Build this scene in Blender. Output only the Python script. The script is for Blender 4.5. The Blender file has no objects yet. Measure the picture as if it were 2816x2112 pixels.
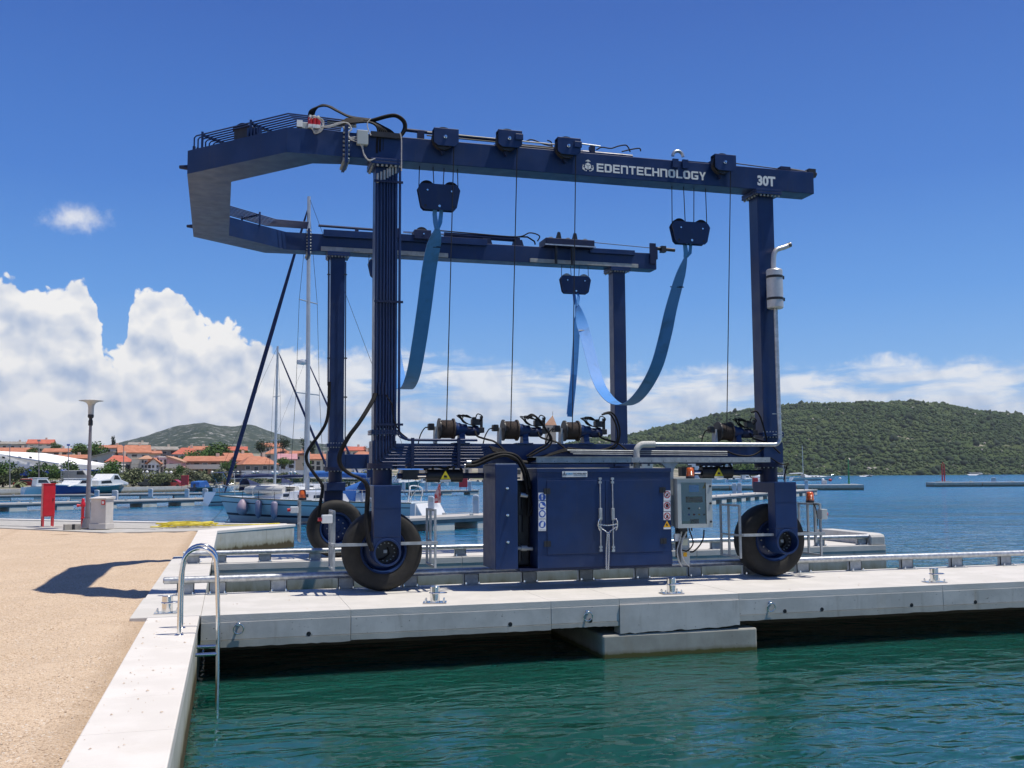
import bpy, bmesh, math, random
import numpy as np
from math import sin, cos, pi, radians, atan2, sqrt
from mathutils import Vector, Matrix
rnd = random.Random(7)
sc = bpy.context.scene
col = sc.collection

# ------------------------------------------------------------------ camera
F, PIT, ROL, YAW, EYE = 2752.87, 0.0900086, -0.00568057, 0.274945, 1.85
FW = np.array([sin(YAW)*cos(PIT), cos(YAW)*cos(PIT), sin(PIT)])
RT = np.array([cos(YAW), -sin(YAW), 0.0])
UP = np.cross(RT, FW)
RR = cos(ROL)*RT + sin(ROL)*UP
UU = -sin(ROL)*RT + cos(ROL)*UP
CAM = np.array([0, 0, EYE])
cd = bpy.data.cameras.new('camera'); co = bpy.data.objects.new('camera', cd); col.objects.link(co)
cd.sensor_width = 36.0; cd.lens = 36.0*F/2816.0
cd.clip_start = 0.1; cd.clip_end = 20000
co.matrix_world = Matrix(((RR[0], UU[0], -FW[0], 0), (RR[1], UU[1], -FW[1], 0), (RR[2], UU[2], -FW[2], EYE), (0, 0, 0, 1)))
sc.camera = co

def ray(px, py): return FW + RR*(px-1408)/F - UU*(py-1056)/F
def WY(px, py, Y):                       # survey: point of the sight line px,py in the plane y=Y
    d = ray(px, py); return CAM + d*(Y/d[1])
def WZ(px, py, z=0.0):
    d = ray(px, py); return CAM + d*((z-EYE)/d[2])
def WX(px, py, X):
    d = ray(px, py); return CAM + d*(X/d[0])
def WD(px, py, D):                       # at depth D along the optical axis
    return CAM + ray(px, py)*D

# ------------------------------------------------------------------ light and sky
SUNV = Vector((0.315, -0.125, 1.0)).normalized()
sun = bpy.data.lights.new('sun', 'SUN'); so = bpy.data.objects.new('sun', sun); col.objects.link(so)
sun.energy = 5.0; sun.angle = radians(0.53); sun.color = (1.0, 0.94, 0.85)
so.rotation_euler = SUNV.to_track_quat('Z', 'Y').to_euler(); so.location = (0, 0, 60)
wd = bpy.data.worlds.new('World'); sc.world = wd; wd.use_nodes = True
sc.view_settings.view_transform = 'Standard'; sc.view_settings.look = 'None'
sc.view_settings.gamma = 1.0; sc.view_settings.use_curve_mapping = False
sc.view_settings.exposure = 0.0
sc.render.engine = 'CYCLES'
sc.cycles.use_denoising = True
try: sc.cycles.denoiser = 'OPENIMAGEDENOISE'
except Exception: pass
sc.cycles.max_bounces = 7; sc.cycles.diffuse_bounces = 3; sc.cycles.glossy_bounces = 4
sc.cycles.transparent_max_bounces = 8; sc.cycles.caustics_reflective = False; sc.cycles.caustics_refractive = False

class NT:
    """small node-graph builder"""
    def __init__(s, tree): s.t = tree; s.n = tree.nodes; s.l = tree.links
    def add(s, typ, **k):
        n = s.n.new(typ)
        for a, b in k.items(): setattr(n, a, b)
        return n
    def lk(s, a, b): s.l.new(a, b)
    def put(s, sock, v):
        if isinstance(v, bpy.types.NodeSocket): s.l.new(v, sock)
        elif v is not None:
            try: sock.default_value = v
            except Exception: sock.default_value = (*v, 1.0)
    def m(s, op, a, b=None, c=None, clamp=False):
        n = s.add('ShaderNodeMath', operation=op); n.use_clamp = clamp
        for i, v in enumerate((a, b, c)):
            if v is not None: s.put(n.inputs[i], v)
        return n.outputs[0]
    def ss(s, x, a, b):                  # smoothstep
        n = s.add('ShaderNodeMapRange', interpolation_type='SMOOTHSTEP')
        s.put(n.inputs[0], x); s.put(n.inputs[1], a); s.put(n.inputs[2], b); return n.outputs[0]
    def lin(s, x, a, b, c=0.0, d=1.0):
        n = s.add('ShaderNodeMapRange'); n.clamp = True
        for i, v in enumerate((x, a, b, c, d)): s.put(n.inputs[i], v)
        return n.outputs[0]
    def mix(s, f, a, b, blend='MIX'):
        n = s.add('ShaderNodeMix', data_type='RGBA', blend_type=blend)
        s.put(n.inputs[0], f)
        for i, v in ((6, a), (7, b)):
            if isinstance(v, bpy.types.NodeSocket): s.l.new(v, n.inputs[i])
            else: n.inputs[i].default_value = (*v[:3], 1.0)
        return n.outputs[2]
    def noise(s, vec, scale=1, detail=4, rough=.5, dist=0.0, dim='3D', out=0):
        n = s.add('ShaderNodeTexNoise', noise_dimensions=dim)
        if vec is not None: s.put(n.inputs['Vector'], vec)
        s.put(n.inputs['Scale'], scale); s.put(n.inputs['Detail'], detail); s.put(n.inputs['Roughness'], rough); s.put(n.inputs['Distortion'], dist)
        return n.outputs[out]
    def comb(s, x, y, z):
        n = s.add('ShaderNodeCombineXYZ')
        for i, v in enumerate((x, y, z)): s.put(n.inputs[i], v)
        return n.outputs[0]
    def vm(s, op, a, b=None):
        n = s.add('ShaderNodeVectorMath', operation=op); s.put(n.inputs[0], a)
        if b is not None: s.put(n.inputs[1], b)
        return n.outputs[0]
    def curve(s, x, pts):
        n = s.add('ShaderNodeFloatCurve'); c = n.mapping.curves[0]
        while len(c.points) > 2: c.points.remove(c.points[1])
        c.points[0].location = pts[0]; c.points[-1].location = pts[-1]
        for p in pts[1:-1]: c.points.new(*p)
        
        for p_ in c.points: p_.handle_type = 'AUTO_CLAMPED'
        n.mapping.update(); s.put(n.inputs['Value'], x); return n.outputs[0]

def build_world():
    g = NT(wd.node_tree); g.n.clear()
    out = g.add('ShaderNodeOutputWorld'); bg = g.add('ShaderNodeBackground'); g.lk(bg.outputs[0], out.inputs[0])
    sky = g.add('ShaderNodeTexSky', sky_type='NISHITA'); sky.sun_disc = False
    sky.sun_elevation = math.asin(SUNV.z); sky.sun_rotation = atan2(SUNV.x, SUNV.y)
    sky.altitude = 0; sky.air_density = 1.0; sky.dust_density = .2; sky.ozone_density = 2.5
    tc = g.add('ShaderNodeTexCoord'); sp = g.add('ShaderNodeSeparateXYZ'); d = tc.outputs['Generated']
    g.lk(d, sp.inputs[0]); x, y, z = sp.outputs
    az = g.m('MULTIPLY', g.m('ARCTAN2', x, y), 180/pi)
    el = g.m('MULTIPLY', g.m('ARCSINE', z), 180/pi)
    # clear-air gradient by elevation, blended with the physical sky
    cr = g.add('ShaderNodeValToRGB'); g.lk(g.lin(el, -2.0, 60.0), cr.inputs[0])
    R = [(0, (.46, .64, .88)), (.05, (.37, .59, .89)), (.11, (.185, .445, .87)), (.19, (.090, .315, .80)), (.29, (.042, .195, .66)), (.44, (.024, .118, .50)), (.70, (.015, .072, .36)), (1, (.011, .055, .28))]
    e = cr.color_ramp.elements
    while len(e) < len(R): e.new(.5)
    for i, (p, c) in enumerate(R): e[i].position = p; e[i].color = (*c, 1)
    clear = g.vm('MULTIPLY', cr.outputs[0], (1/SKY_STR,)*3)
    base = g.mix(.82, sky.outputs[0], clear)
    # outline of the cumulus towers: azimuth -> elevation of the cloud tops
    prof = [(-60, 785), (0, 780), (62, 768), (110, 800), (150, 815), (180, 790), (210, 775), (240, 790), (258, 830), (272, 900), (296, 985), (335, 985),
            (352, 900), (372, 830), (410, 808), (470, 810), (520, 830), (552, 880), (590, 930), (630, 912), (680, 935), (705, 922), (760, 955), (830, 962), (930, 960), (1000, 962), (1090, 955),
            (1160, 968), (1240, 955), (1330, 985), (1500, 1002), (1700, 1015), (2000, 1000), (2150, 992), (2350, 985), (2600, 992), (2816, 990)]
    pts = []
    for px, py in prof:
        v = ray(px, py); v = v/np.linalg.norm(v)
        pts.append((math.degrees(atan2(v[0], v[1])), math.degrees(math.asin(v[2]))))
    A0, A1 = -16.0, 46.0
    cp = [(0.0, pts[0][1]/16)] + [((a-A0)/(A1-A0), e_/16) for a, e_ in pts] + [(1.0, pts[-1][1]/16)]
    h = g.m('MULTIPLY', g.curve(g.lin(az, A0, A1), cp), 16.0)
    v1 = g.comb(az, el, 0.0)
    def billow(v, octs):                                  # cauliflower heads of several sizes
        dn = g.vm('SUBTRACT', g.noise(v, .9, 2, .6, out=1), (.5, .5, .5)); sc_ = g.vm('MULTIPLY', dn, (1.1, 1.1, 0))
        w = g.vm('ADD', v, sc_); s = None
        for k, (f_, a_) in enumerate(octs):
            vo = g.add('ShaderNodeTexVoronoi', feature='F1'); vo.voronoi_dimensions = '2D'; g.lk(w, vo.inputs['Vector']); vo.inputs['Scale'].default_value = f_
            t_ = g.m('MULTIPLY', g.m('SUBTRACT', .55, vo.outputs['Distance']), a_*2); s = t_ if s is None else g.m('ADD', s, t_)
        return s
    OC = ((.40, .50), (.95, .30), (2.3, .17)); n1 = billow(v1, OC); n2 = g.noise(v1, 0.23, 3, .5)
    left = g.ss(az, 9.0, -1.0)                              # the towers stand on the left
    wide = g.m('MULTIPLY', g.m('SUBTRACT', n2, .5), 1.9)
    edge = g.m('ADD', g.m('SUBTRACT', h, el), g.m('ADD', g.m('MULTIPLY', n1, g.lin(left, 0, 1, .55, 1.6)), wide))
    fine = g.noise(v1, 2.6, 4, .6)
    m1 = g.ss(g.m('ADD', edge, g.m('MULTIPLY', g.m('SUBTRACT', fine, .5), .75)), -.05, g.lin(left, 0, 1, 1.0, .30))
    # thin, layered sheets low over the horizon with blue between them
    v2 = g.comb(g.m('MULTIPLY', az, .25), g.m('MULTIPLY', el, 1.25), 3.0)
    n3 = g.noise(v2, 0.95, 5, .56, 0.4)
    thr = g.m('SUBTRACT', 0.425, g.m('MULTIPLY', left, g.m('ADD', .12, g.m('MULTIPLY', g.ss(el, 1.5, 4.5), .36))))
    m2 = g.ss(g.m('SUBTRACT', n3, thr), -0.10, 0.17)
    m2 = g.m('MULTIPLY', m2, g.lin(left, 0, 1, .80, .97))
    mask = g.m('MULTIPLY', m1, m2)
    # small lone cloud
    v = ray(205, 600); v = v/np.linalg.norm(v); ca, ce = math.degrees(atan2(v[0], v[1])), math.degrees(math.asin(v[2]))
    ex = g.m('DIVIDE', g.m('SUBTRACT', az, ca), 2.7); ey = g.m('DIVIDE', g.m('SUBTRACT', el, ce), 1.25)
    rr = g.m('SQRT', g.m('ADD', g.m('MULTIPLY', ex, ex), g.m('MULTIPLY', ey, ey)))
    lone = g.m('MULTIPLY', g.ss(g.m('ADD', g.m('SUBTRACT', .72, rr), g.m('MULTIPLY', g.m('SUBTRACT', g.noise(v1, .9, 6, .65), .5), 1.3)), -.05, .8), .75)
    mask = g.m('MAXIMUM', mask, lone)
    # light on the clouds: heads bright towards the sun, hollows and flat bases grey-blue
    n1s = billow(v1, OC[:2]); n1b = billow(g.vm('ADD', v1, (-.30, -.60, 0)), OC[:2])
    v4 = g.comb(g.m('MULTIPLY', az, .6), el, 7.0); n4 = g.noise(v4, 0.40, 3, .5); n4b = g.noise(g.vm('ADD', v4, (-.15, -.9, 0)), 0.40, 3, .5)
    rel = g.m('ADD', g.m('MULTIPLY', g.m('SUBTRACT', n1s, n1b), .80), g.m('MULTIPLY', g.m('SUBTRACT', n4, n4b), 1.7))
    lit = g.m('ADD', g.m('ADD', .62, rel), g.m('MULTIPLY', g.ss(edge, 3.0, 0.3), .30), clamp=True)
    low = g.ss(el, 6.0, 1.0)
    lit = g.m('MULTIPLY', lit, g.m('SUBTRACT', 1.0, g.m('MULTIPLY', low, .22)))
    cc = g.mix(lit, CLOUD_DARK, CLOUD_LIT)
    cm = g.m('MULTIPLY', mask, g.lin(el, -.2, .6))
    res = g.mix(cm, base, cc)
    g.lk(res, bg.inputs[0]); bg.inputs[1].default_value = SKY_STR
SKY_STR = 0.115
CLOUD_DARK, CLOUD_LIT = (3.7, 4.5, 6.0), (8.4, 8.25, 8.0)
build_world()

# ------------------------------------------------------------------ mesh helpers
ORG = {}
class MB:
    def __init__(s): s.v = []; s.f = []
    def ext(s, vs, fs):
        o = len(s.v); s.v += [tuple(map(float, p)) for p in vs]; s.f += [tuple(o+i for i in q) for q in fs]; return s
    def box(s, a, b):
        (x0, y0, z0), (x1, y1, z1) = a, b
        if x0 > x1: x0, x1 = x1, x0
        if y0 > y1: y0, y1 = y1, y0
        if z0 > z1: z0, z1 = z1, z0
        return s.ext([(x0, y0, z0), (x1, y0, z0), (x1, y1, z0), (x0, y1, z0), (x0, y0, z1), (x1, y0, z1), (x1, y1, z1), (x0, y1, z1)],
                     [(0, 3, 2, 1), (4, 5, 6, 7), (0, 1, 5, 4), (1, 2, 6, 5), (2, 3, 7, 6), (3, 0, 4, 7)])
    def obox(s, c, sz, rz=0, M=None):
        M = M or Matrix.Rotation(rz, 3, 'Z'); h = [q/2 for q in sz]; vs = []
        for k in ((-1, -1, -1), (1, -1, -1), (1, 1, -1), (-1, 1, -1), (-1, -1, 1), (1, -1, 1), (1, 1, 1), (-1, 1, 1)):
            vs.append(Vector(c) + M @ Vector((k[0]*h[0], k[1]*h[1], k[2]*h[2])))
        return s.ext(vs, [(0, 3, 2, 1), (4, 5, 6, 7), (0, 1, 5, 4), (1, 2, 6, 5), (2, 3, 7, 6), (3, 0, 4, 7)])
    def prism(s, poly, fn):              # fn(u,v,k): k 0 or 1
        n = len(poly); vs = [fn(u, v, 0) for u, v in poly] + [fn(u, v, 1) for u, v in poly]
        a = tuple(range(n)); b = tuple(range(2*n-1, n-1, -1))
        return s.ext(vs, [a, b] + [(i, i+n, (i+1) % n+n, (i+1) % n) for i in range(n)])
    def pxy(s, poly, z0, z1): return s.prism(poly, lambda u, v, k: (u, v, (z0, z1)[k]))
    def pxz(s, poly, y0, y1): return s.prism(poly, lambda u, v, k: (u, (y0, y1)[k], v))
    def pyz(s, poly, x0, x1): return s.prism(poly, lambda u, v, k: ((x0, x1)[k], u, v))
    def tube(s, pts, r, seg=8, closed=False, caps=True):
        P = [Vector(p) for p in pts]; n = len(P); rs = r if isinstance(r, (list, tuple)) else [r]*n
        T = []
        for i in range(n):
            a = P[(i-1) % n] if (closed or i > 0) else P[i]; b = P[(i+1) % n] if (closed or i < n-1) else P[i]
            t = (b-a); T.append(t.normalized() if t.length > 1e-9 else Vector((0, 0, 1)))
        u = T[0].orthogonal().normalized(); o = len(s.v); vs = []; fs = []
        for i in range(n):
            u = (u - T[i]*u.dot(T[i])); u = u.normalized() if u.length > 1e-9 else T[i].orthogonal().normalized(); w = T[i].cross(u)
            for k in range(seg):
                a = 2*pi*k/seg; vs.append(P[i] + (u*cos(a) + w*sin(a))*rs[i])
        m = n if closed else n-1
        for i in range(m):
            j = (i+1) % n
            for k in range(seg): fs.append((i*seg+k, i*seg+(k+1) % seg, j*seg+(k+1) % seg, j*seg+k))
        if caps and not closed:
            fs.append(tuple(range(seg-1, -1, -1))); fs.append(tuple((n-1)*seg+k for k in range(seg)))
        return s.ext(vs, fs)
    def cyl(s, a, b, r, seg=16, r2=None): return s.tube([a, b], [r, r if r2 is None else r2], seg)
    def lathe(s, prof, o, ax=(0, 0, 1), seg=24, a0=0, a1=2*pi):
        ax = Vector(ax).normalized(); u = ax.orthogonal().normalized(); w = ax.cross(u); o = Vector(o); n = len(prof); vs = []; fs = []
        full = abs(a1-a0-2*pi) < 1e-6; m = seg if full else seg+1
        for k in range(m):
            a = a0+(a1-a0)*k/seg
            for r, h in prof: vs.append(o + ax*h + (u*cos(a)+w*sin(a))*r)
        for k in range(seg):
            j = (k+1) % m
            for i in range(n-1): fs.append((k*n+i, j*n+i, j*n+i+1, k*n+i+1))
        return s.ext(vs, fs)
    def sphere(s, c, r, seg=10, rings=6, sc_=(1, 1, 1)):
        prof = [(max(1e-4, r*sin(pi*i/rings)), -r*cos(pi*i/rings)) for i in range(rings+1)]
        t = MB().lathe(prof, (0, 0, 0), seg=seg)
        return s.ext([(c[0]+p[0]*sc_[0], c[1]+p[1]*sc_[1], c[2]+p[2]*sc_[2]) for p in t.v], t.f)
    def quad(s, a, b, c, d): return s.ext([a, b, c, d], [(0, 1, 2, 3)])
    def add(s, o): return s.ext(o.v, o.f)
    def mesh(s, name, org=(0, 0, 0)):
        me = bpy.data.meshes.new(name)
        ox, oy, oz = org
        me.from_pydata([(p[0]-ox, p[1]-oy, p[2]-oz) for p in s.v], [], s.f); me.update(); return me
    def build(s, name, mt, parent=None, org=None, smooth=None, bevel=None, **tags):
        o = org if org is not None else (ORG.get(parent.name, (0, 0, 0)) if parent else (0, 0, 0))
        me = s.mesh(name, o); me.materials.append(mt)
        bm = bmesh.new(); bm.from_mesh(me); bmesh.ops.recalc_face_normals(bm, faces=bm.faces); bm.to_mesh(me); bm.free()
        ob = bpy.data.objects.new(name, me); col.objects.link(ob); ORG[ob.name] = tuple(o)
        if smooth:
            me.polygons.foreach_set('use_smooth', [True]*len(me.polygons)); me.set_sharp_from_angle(angle=radians(smooth))
        if parent: ob.parent = parent
        else: ob.location = o
        if bevel:
            b = ob.modifiers.new('bevel', 'BEVEL'); b.width = bevel; b.segments = 2; b.limit_method = 'ANGLE'; b.angle_limit = radians(40)
        for k, v in tags.items(): ob[k] = v
        return ob
def tag(o, label=None, cat=None, group=None, kind=None):
    for k, v in (('label', label), ('category', cat), ('group', group), ('kind', kind)):
        if v: o[k] = v
    return o
def thing(name, label, cat, loc=(0, 0, 0), group=None):
    o = bpy.data.objects.new(name, None); col.objects.link(o); o.location = tuple(map(float, loc)); o.empty_display_size = .2
    ORG[o.name] = tuple(map(float, loc)); return tag(o, label, cat, group)
def copy_tree(o, parent=None):
    c = o.copy(); col.objects.link(c); c.parent = parent
    ORG[c.name] = ORG.get(o.name, (0, 0, 0))
    for ch in list(o.children): copy_tree(ch, c)
    return c
def place(o, loc, rz=0.0, s=1.0, label=None):
    o.location = tuple(map(float, loc)); o.rotation_euler = (0, 0, rz); o.scale = (s, s, s); ORG[o.name] = tuple(map(float, loc))
    if label: o['label'] = label
    return o
def arc_pts(pts, n=6):                   # Catmull-Rom through pts
    P = [Vector(p) for p in pts]; P = [P[0]*2-P[1]] + P + [P[-1]*2-P[-2]]; out = []
    for i in range(1, len(P)-2):
        a, b, c, d = P[i-1:i+3]
        for k in range(n):
            t = k/n; out.append(.5*((2*b)+(c-a)*t+(2*a-5*b+4*c-d)*t*t+(3*b-a-3*c+d)*t**3))
    out.append(P[-2]); return out

# ------------------------------------------------------------------ materials
MAT = {}
def pm(name, c, c2=None, scale=3.0, rough=.5, metal=0.0, bump=0.0, bscale=40.0, spec=.5, coat=0.0, detail=5, mixlo=.4, mixhi=.65, trans=0.0, stretch=None, rvar=.0, dirt=None, dirts=1.2, dlo=.55, dhi=.75, alpha=None):
    m = bpy.data.materials.new(name); m.use_nodes = True; g = NT(m.node_tree); b = g.n['Principled BSDF']
    b.inputs['Roughness'].default_value = rough; b.inputs['Metallic'].default_value = metal
    b.inputs['Specular IOR Level'].default_value = spec; b.inputs['Coat Weight'].default_value = coat
    geo = g.add('ShaderNodeNewGeometry'); pos = geo.outputs['Position']
    if stretch: pos = g.vm('MULTIPLY', pos, stretch)
    if c2 is None: b.inputs['Base Color'].default_value = (*c, 1)
    else:
        cc = g.mix(g.ss(g.noise(pos, scale, detail, .6), mixlo, mixhi), c, c2)
        if dirt: cc = g.mix(g.m('MULTIPLY', g.ss(g.noise(pos, dirts, 6, .65), dlo, dhi), .8), cc, dirt)
        g.lk(cc, b.inputs['Base Color'])
    if rvar: g.lk(g.lin(g.noise(pos, scale*2, 4), .3, .7, rough-rvar, rough+rvar), b.inputs['Roughness'])
    if bump:
        bn = g.add('ShaderNodeBump'); bn.inputs['Strength'].default_value = bump; bn.inputs['Distance'].default_value = .02
        g.lk(g.noise(pos, bscale, 5, .6), bn.inputs['Height']); g.lk(bn.outputs[0], b.inputs['Normal'])
    if trans: b.inputs['Transmission Weight'].default_value = trans
    if alpha is not None: b.inputs['Alpha'].default_value = alpha
    MAT[name] = m; return m
navy = pm('navy_paint', (.0065, .024, .092), (.009, .032, .118), 2.2, .36, rvar=.08, spec=.38, bump=.04, bscale=9, dirt=(.022, .03, .062), dirts=3.0, dlo=.62, dhi=.8)
def paint_wear(m):
    g = NT(m.node_tree); b = g.n['Principled BSDF']; src = b.inputs['Base Color'].links[0].from_socket; pos = g.add('ShaderNodeNewGeometry').outputs['Position']
    st = g.noise(g.vm('MULTIPLY', pos, (6, 6, .5)), 2.2, 5, .65); c = g.mix(g.m('MULTIPLY', g.ss(st, .52, .8), .5), src, (.035, .045, .085))
    ch = g.noise(pos, 34, 3, .6); c = g.mix(g.m('MULTIPLY', g.ss(ch, .74, .78), .8), c, (.16, .10, .07)); du = g.noise(pos, .7, 4, .6); c = g.mix(g.m('MULTIPLY', g.ss(du, .45, .8), .4), c, (.045, .05, .07)); g.lk(c, b.inputs['Base Color'])
paint_wear(navy)
navyd = pm('navy_paint_dull', (.007, .015, .05), (.010, .021, .07), 3, .5, spec=.35)
blackr = pm('black_rubber', (.007, .007, .008), (.013, .0125, .012), 6, .6, spec=.22)
tyrem = pm('tyre_rubber', (.025, .0245, .023), (.038, .036, .032), 5, .75, bump=.25, bscale=60, spec=.3)
galv = pm('galvanised_steel', (.40, .42, .43), (.55, .57, .58), 14, .42, .75, rvar=.08)
galvd = pm('galvanised_matt', (.33, .36, .37), (.43, .46, .47), 9, .55, .35)
steel = pm('stainless_steel', (.72, .72, .71), None, rough=.13, metal=1.0)
steelb = pm('bare_steel_strip', (.34, .34, .31), (.46, .45, .41), 6, .55, .3, dirt=(.24, .21, .16), dirts=5)
chrome = pm('chrome_rod', (.8, .8, .8), None, rough=.08, metal=1.0)
black = pm('black_paint', (.012, .012, .014), (.02, .02, .022), 8, .45)
ropem = pm('wire_rope', (.035, .025, .02), (.075, .052, .04), 60, .7, bump=.6, bscale=120)
ropel = pm('wire_rope_line', (.02, .02, .02), None, rough=.5, metal=.3)
whitep = pm('white_print', (.72, .74, .72), (.78, .79, .77), 5, .5)
grey = pm('grey_enamel', (.42, .46, .45), (.47, .51, .50), 5, .4)
alu = pm('aluminised_muffler', (.55, .53, .50), (.62, .60, .57), 9, .42, .55)
concd = pm('deck_concrete', (.55, .53, .485), (.61, .585, .54), 1.6, .85, bump=.2, bscale=55, spec=.25, dirt=(.43, .40, .345), dirts=1.4, dlo=.6, dhi=.85)
concw = pm('white_coping', (.63, .595, .54), (.69, .655, .60), 1.3, .8, bump=.1, bscale=70, spec=.25, dirt=(.57, .52, .44), dirts=.9, dlo=.58, dhi=.85)
# ------------------------------------------------------------------ structure materials
def concrete_face(name, base, base2, wl=None, algae=None, zband=.25, streak=True):
    m = bpy.data.materials.new(name); m.use_nodes = True; g = NT(m.node_tree); b = g.n['Principled BSDF']
    b.inputs['Roughness'].default_value = .85; b.inputs['Specular IOR Level'].default_value = .25
    geo = g.add('ShaderNodeNewGeometry'); pos = geo.outputs['Position']
    c = g.mix(g.ss(g.noise(pos, 1.7, 6, .65), .35, .68), base, base2)
    if streak:
        st = g.noise(g.vm('MULTIPLY', pos, (3.2, 3.2, .35)), 2.2, 5, .6)
        c = g.mix(g.m('MULTIPLY', g.ss(st, .54, .78), .5), c, (base[0]*.55, base[1]*.52, base[2]*.46))
    rs = g.noise(g.vm('MULTIPLY', pos, (2.0, 2.0, .5)), 1.1, 4, .6); c = g.mix(g.m('MULTIPLY', g.ss(rs, .60, .80), .40), c, (base[0]*.95, base[1]*.72, base[2]*.45))
    po = g.noise(pos, 26, 2, .5); c = g.mix(g.m('MULTIPLY', g.ss(po, .70, .76), .75), c, (.07, .07, .065))
    if wl is not None:
        s = g.add('ShaderNodeSeparateXYZ'); g.lk(pos, s.inputs[0])
        zz = g.m('ADD', s.outputs[2], g.m('MULTIPLY', g.m('SUBTRACT', g.noise(g.vm('MULTIPLY', pos, (2.2, 2.2, .8)), 2.5, 5, .65), .5), zband*1.1))
        c = g.mix(g.ss(zz, wl+zband*1.7, wl+zband*.7), c, (base[0]*.72, base[1]*.68, base[2]*.55))
        c = g.mix(g.ss(zz, wl+zband*.95, wl+zband*.6), c, algae)
    g.lk(c, b.inputs['Base Color'])
    bn = g.add('ShaderNodeBump'); bn.inputs['Strength'].default_value = .12; bn.inputs['Distance'].default_value = .01
    g.lk(g.noise(pos, 22, 6, .65), bn.inputs['Height']); g.lk(bn.outputs[0], b.inputs['Normal'])
    return m
concf = concrete_face('pier_fascia_concrete', (.45, .445, .415), (.57, .56, .525))
conclip = concrete_face('pier_lip_concrete', (.37, .365, .325), (.46, .45, .405))
concp = concrete_face('pillar_concrete', (.31, .30, .255), (.40, .39, .335), -.87, (.10, .095, .03), .07)
quaym = concrete_face('quay_wall_concrete', (.40, .40, .345), (.48, .475, .42), -.87, (.085, .065, .03), .30)
farm = concrete_face('far_pier_concrete', (.40, .40, .37), (.48, .48, .44), -.87, (.19, .165, .11), .34)
quayfar = concrete_face('far_quay_concrete', (.46, .44, .40), (.55, .53, .48), -.87, (.16, .14, .10), .35)

def gravel_mat():
    m = bpy.data.materials.new('gravel'); m.use_nodes = True; g = NT(m.node_tree); b = g.n['Principled BSDF']
    b.inputs['Roughness'].default_value = .95; b.inputs['Specular IOR Level'].default_value = .15
    pos = g.add('ShaderNodeNewGeometry').outputs['Position']
    vo = g.add('ShaderNodeTexVoronoi'); g.lk(pos, vo.inputs['Vector']); vo.inputs['Scale'].default_value = 60
    sp = g.add('ShaderNodeSeparateColor'); g.lk(vo.outputs['Color'], sp.inputs[0])
    c = g.mix(sp.outputs[0], (.52, .385, .255), (.68, .535, .385))
    c = g.mix(g.m('MULTIPLY', g.ss(sp.outputs[1], .80, .95), .85), c, (.30, .205, .135))
    c = g.mix(g.m('MULTIPLY', g.ss(sp.outputs[2], .93, .99), .8), c, (.74, .69, .60))
    c = g.mix(g.m('MULTIPLY', g.ss(g.noise(pos, .9, 6, .65), .45, .7), .45), c, (.66, .515, .365))
    c = g.mix(g.m('MULTIPLY', g.ss(g.noise(pos, 7, 5, .7), .55, .75), .35), c, (.46, .335, .22))
    sx = g.add('ShaderNodeSeparateXYZ'); g.lk(pos, sx.inputs[0])   # dust and grit gathered along the kerb, faint wheel tracks
    kb = g.m('ADD', sx.outputs[0], g.m('MULTIPLY', g.m('SUBTRACT', g.noise(pos, 3.5, 5, .7), .5), .5)); c = g.mix(g.m('MULTIPLY', g.ss(kb, -1.35, -1.02), .5), c, (.36, .26, .17))
    tk = g.m('ABSOLUTE', g.m('SUBTRACT', g.m('ABSOLUTE', g.m('ADD', g.m('ADD', sx.outputs[0], 4.6), g.m('MULTIPLY', sx.outputs[1], .09))), .85)); tk = g.m('ADD', tk, g.m('MULTIPLY', g.noise(pos, 2.5, 5, .7), .35)); c = g.mix(g.m('MULTIPLY', g.ss(tk, .42, .18), .35), c, (.45, .33, .22))
    c = g.mix(g.m('MULTIPLY', g.ss(g.noise(pos, .33, 5, .65), .5, .72), .4), c, (.50, .375, .25))
    g.lk(c, b.inputs['Base Color'])
    bn = g.add('ShaderNodeBump'); bn.inputs['Strength'].default_value = .8; bn.inputs['Distance'].default_value = .015
    h = g.m('ADD', g.m('MULTIPLY', vo.outputs['Distance'], -1.0), g.m('MULTIPLY', g.noise(pos, 9, 6, .7), .8)); g.lk(h, bn.inputs['Height']); g.lk(bn.outputs[0], b.inputs['Normal'])
    return m
gravel = gravel_mat()
pave = pm('ribbed_pavement', (.40, .385, .345), (.47, .45, .41), 2, .85, bump=.2, bscale=30)

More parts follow.
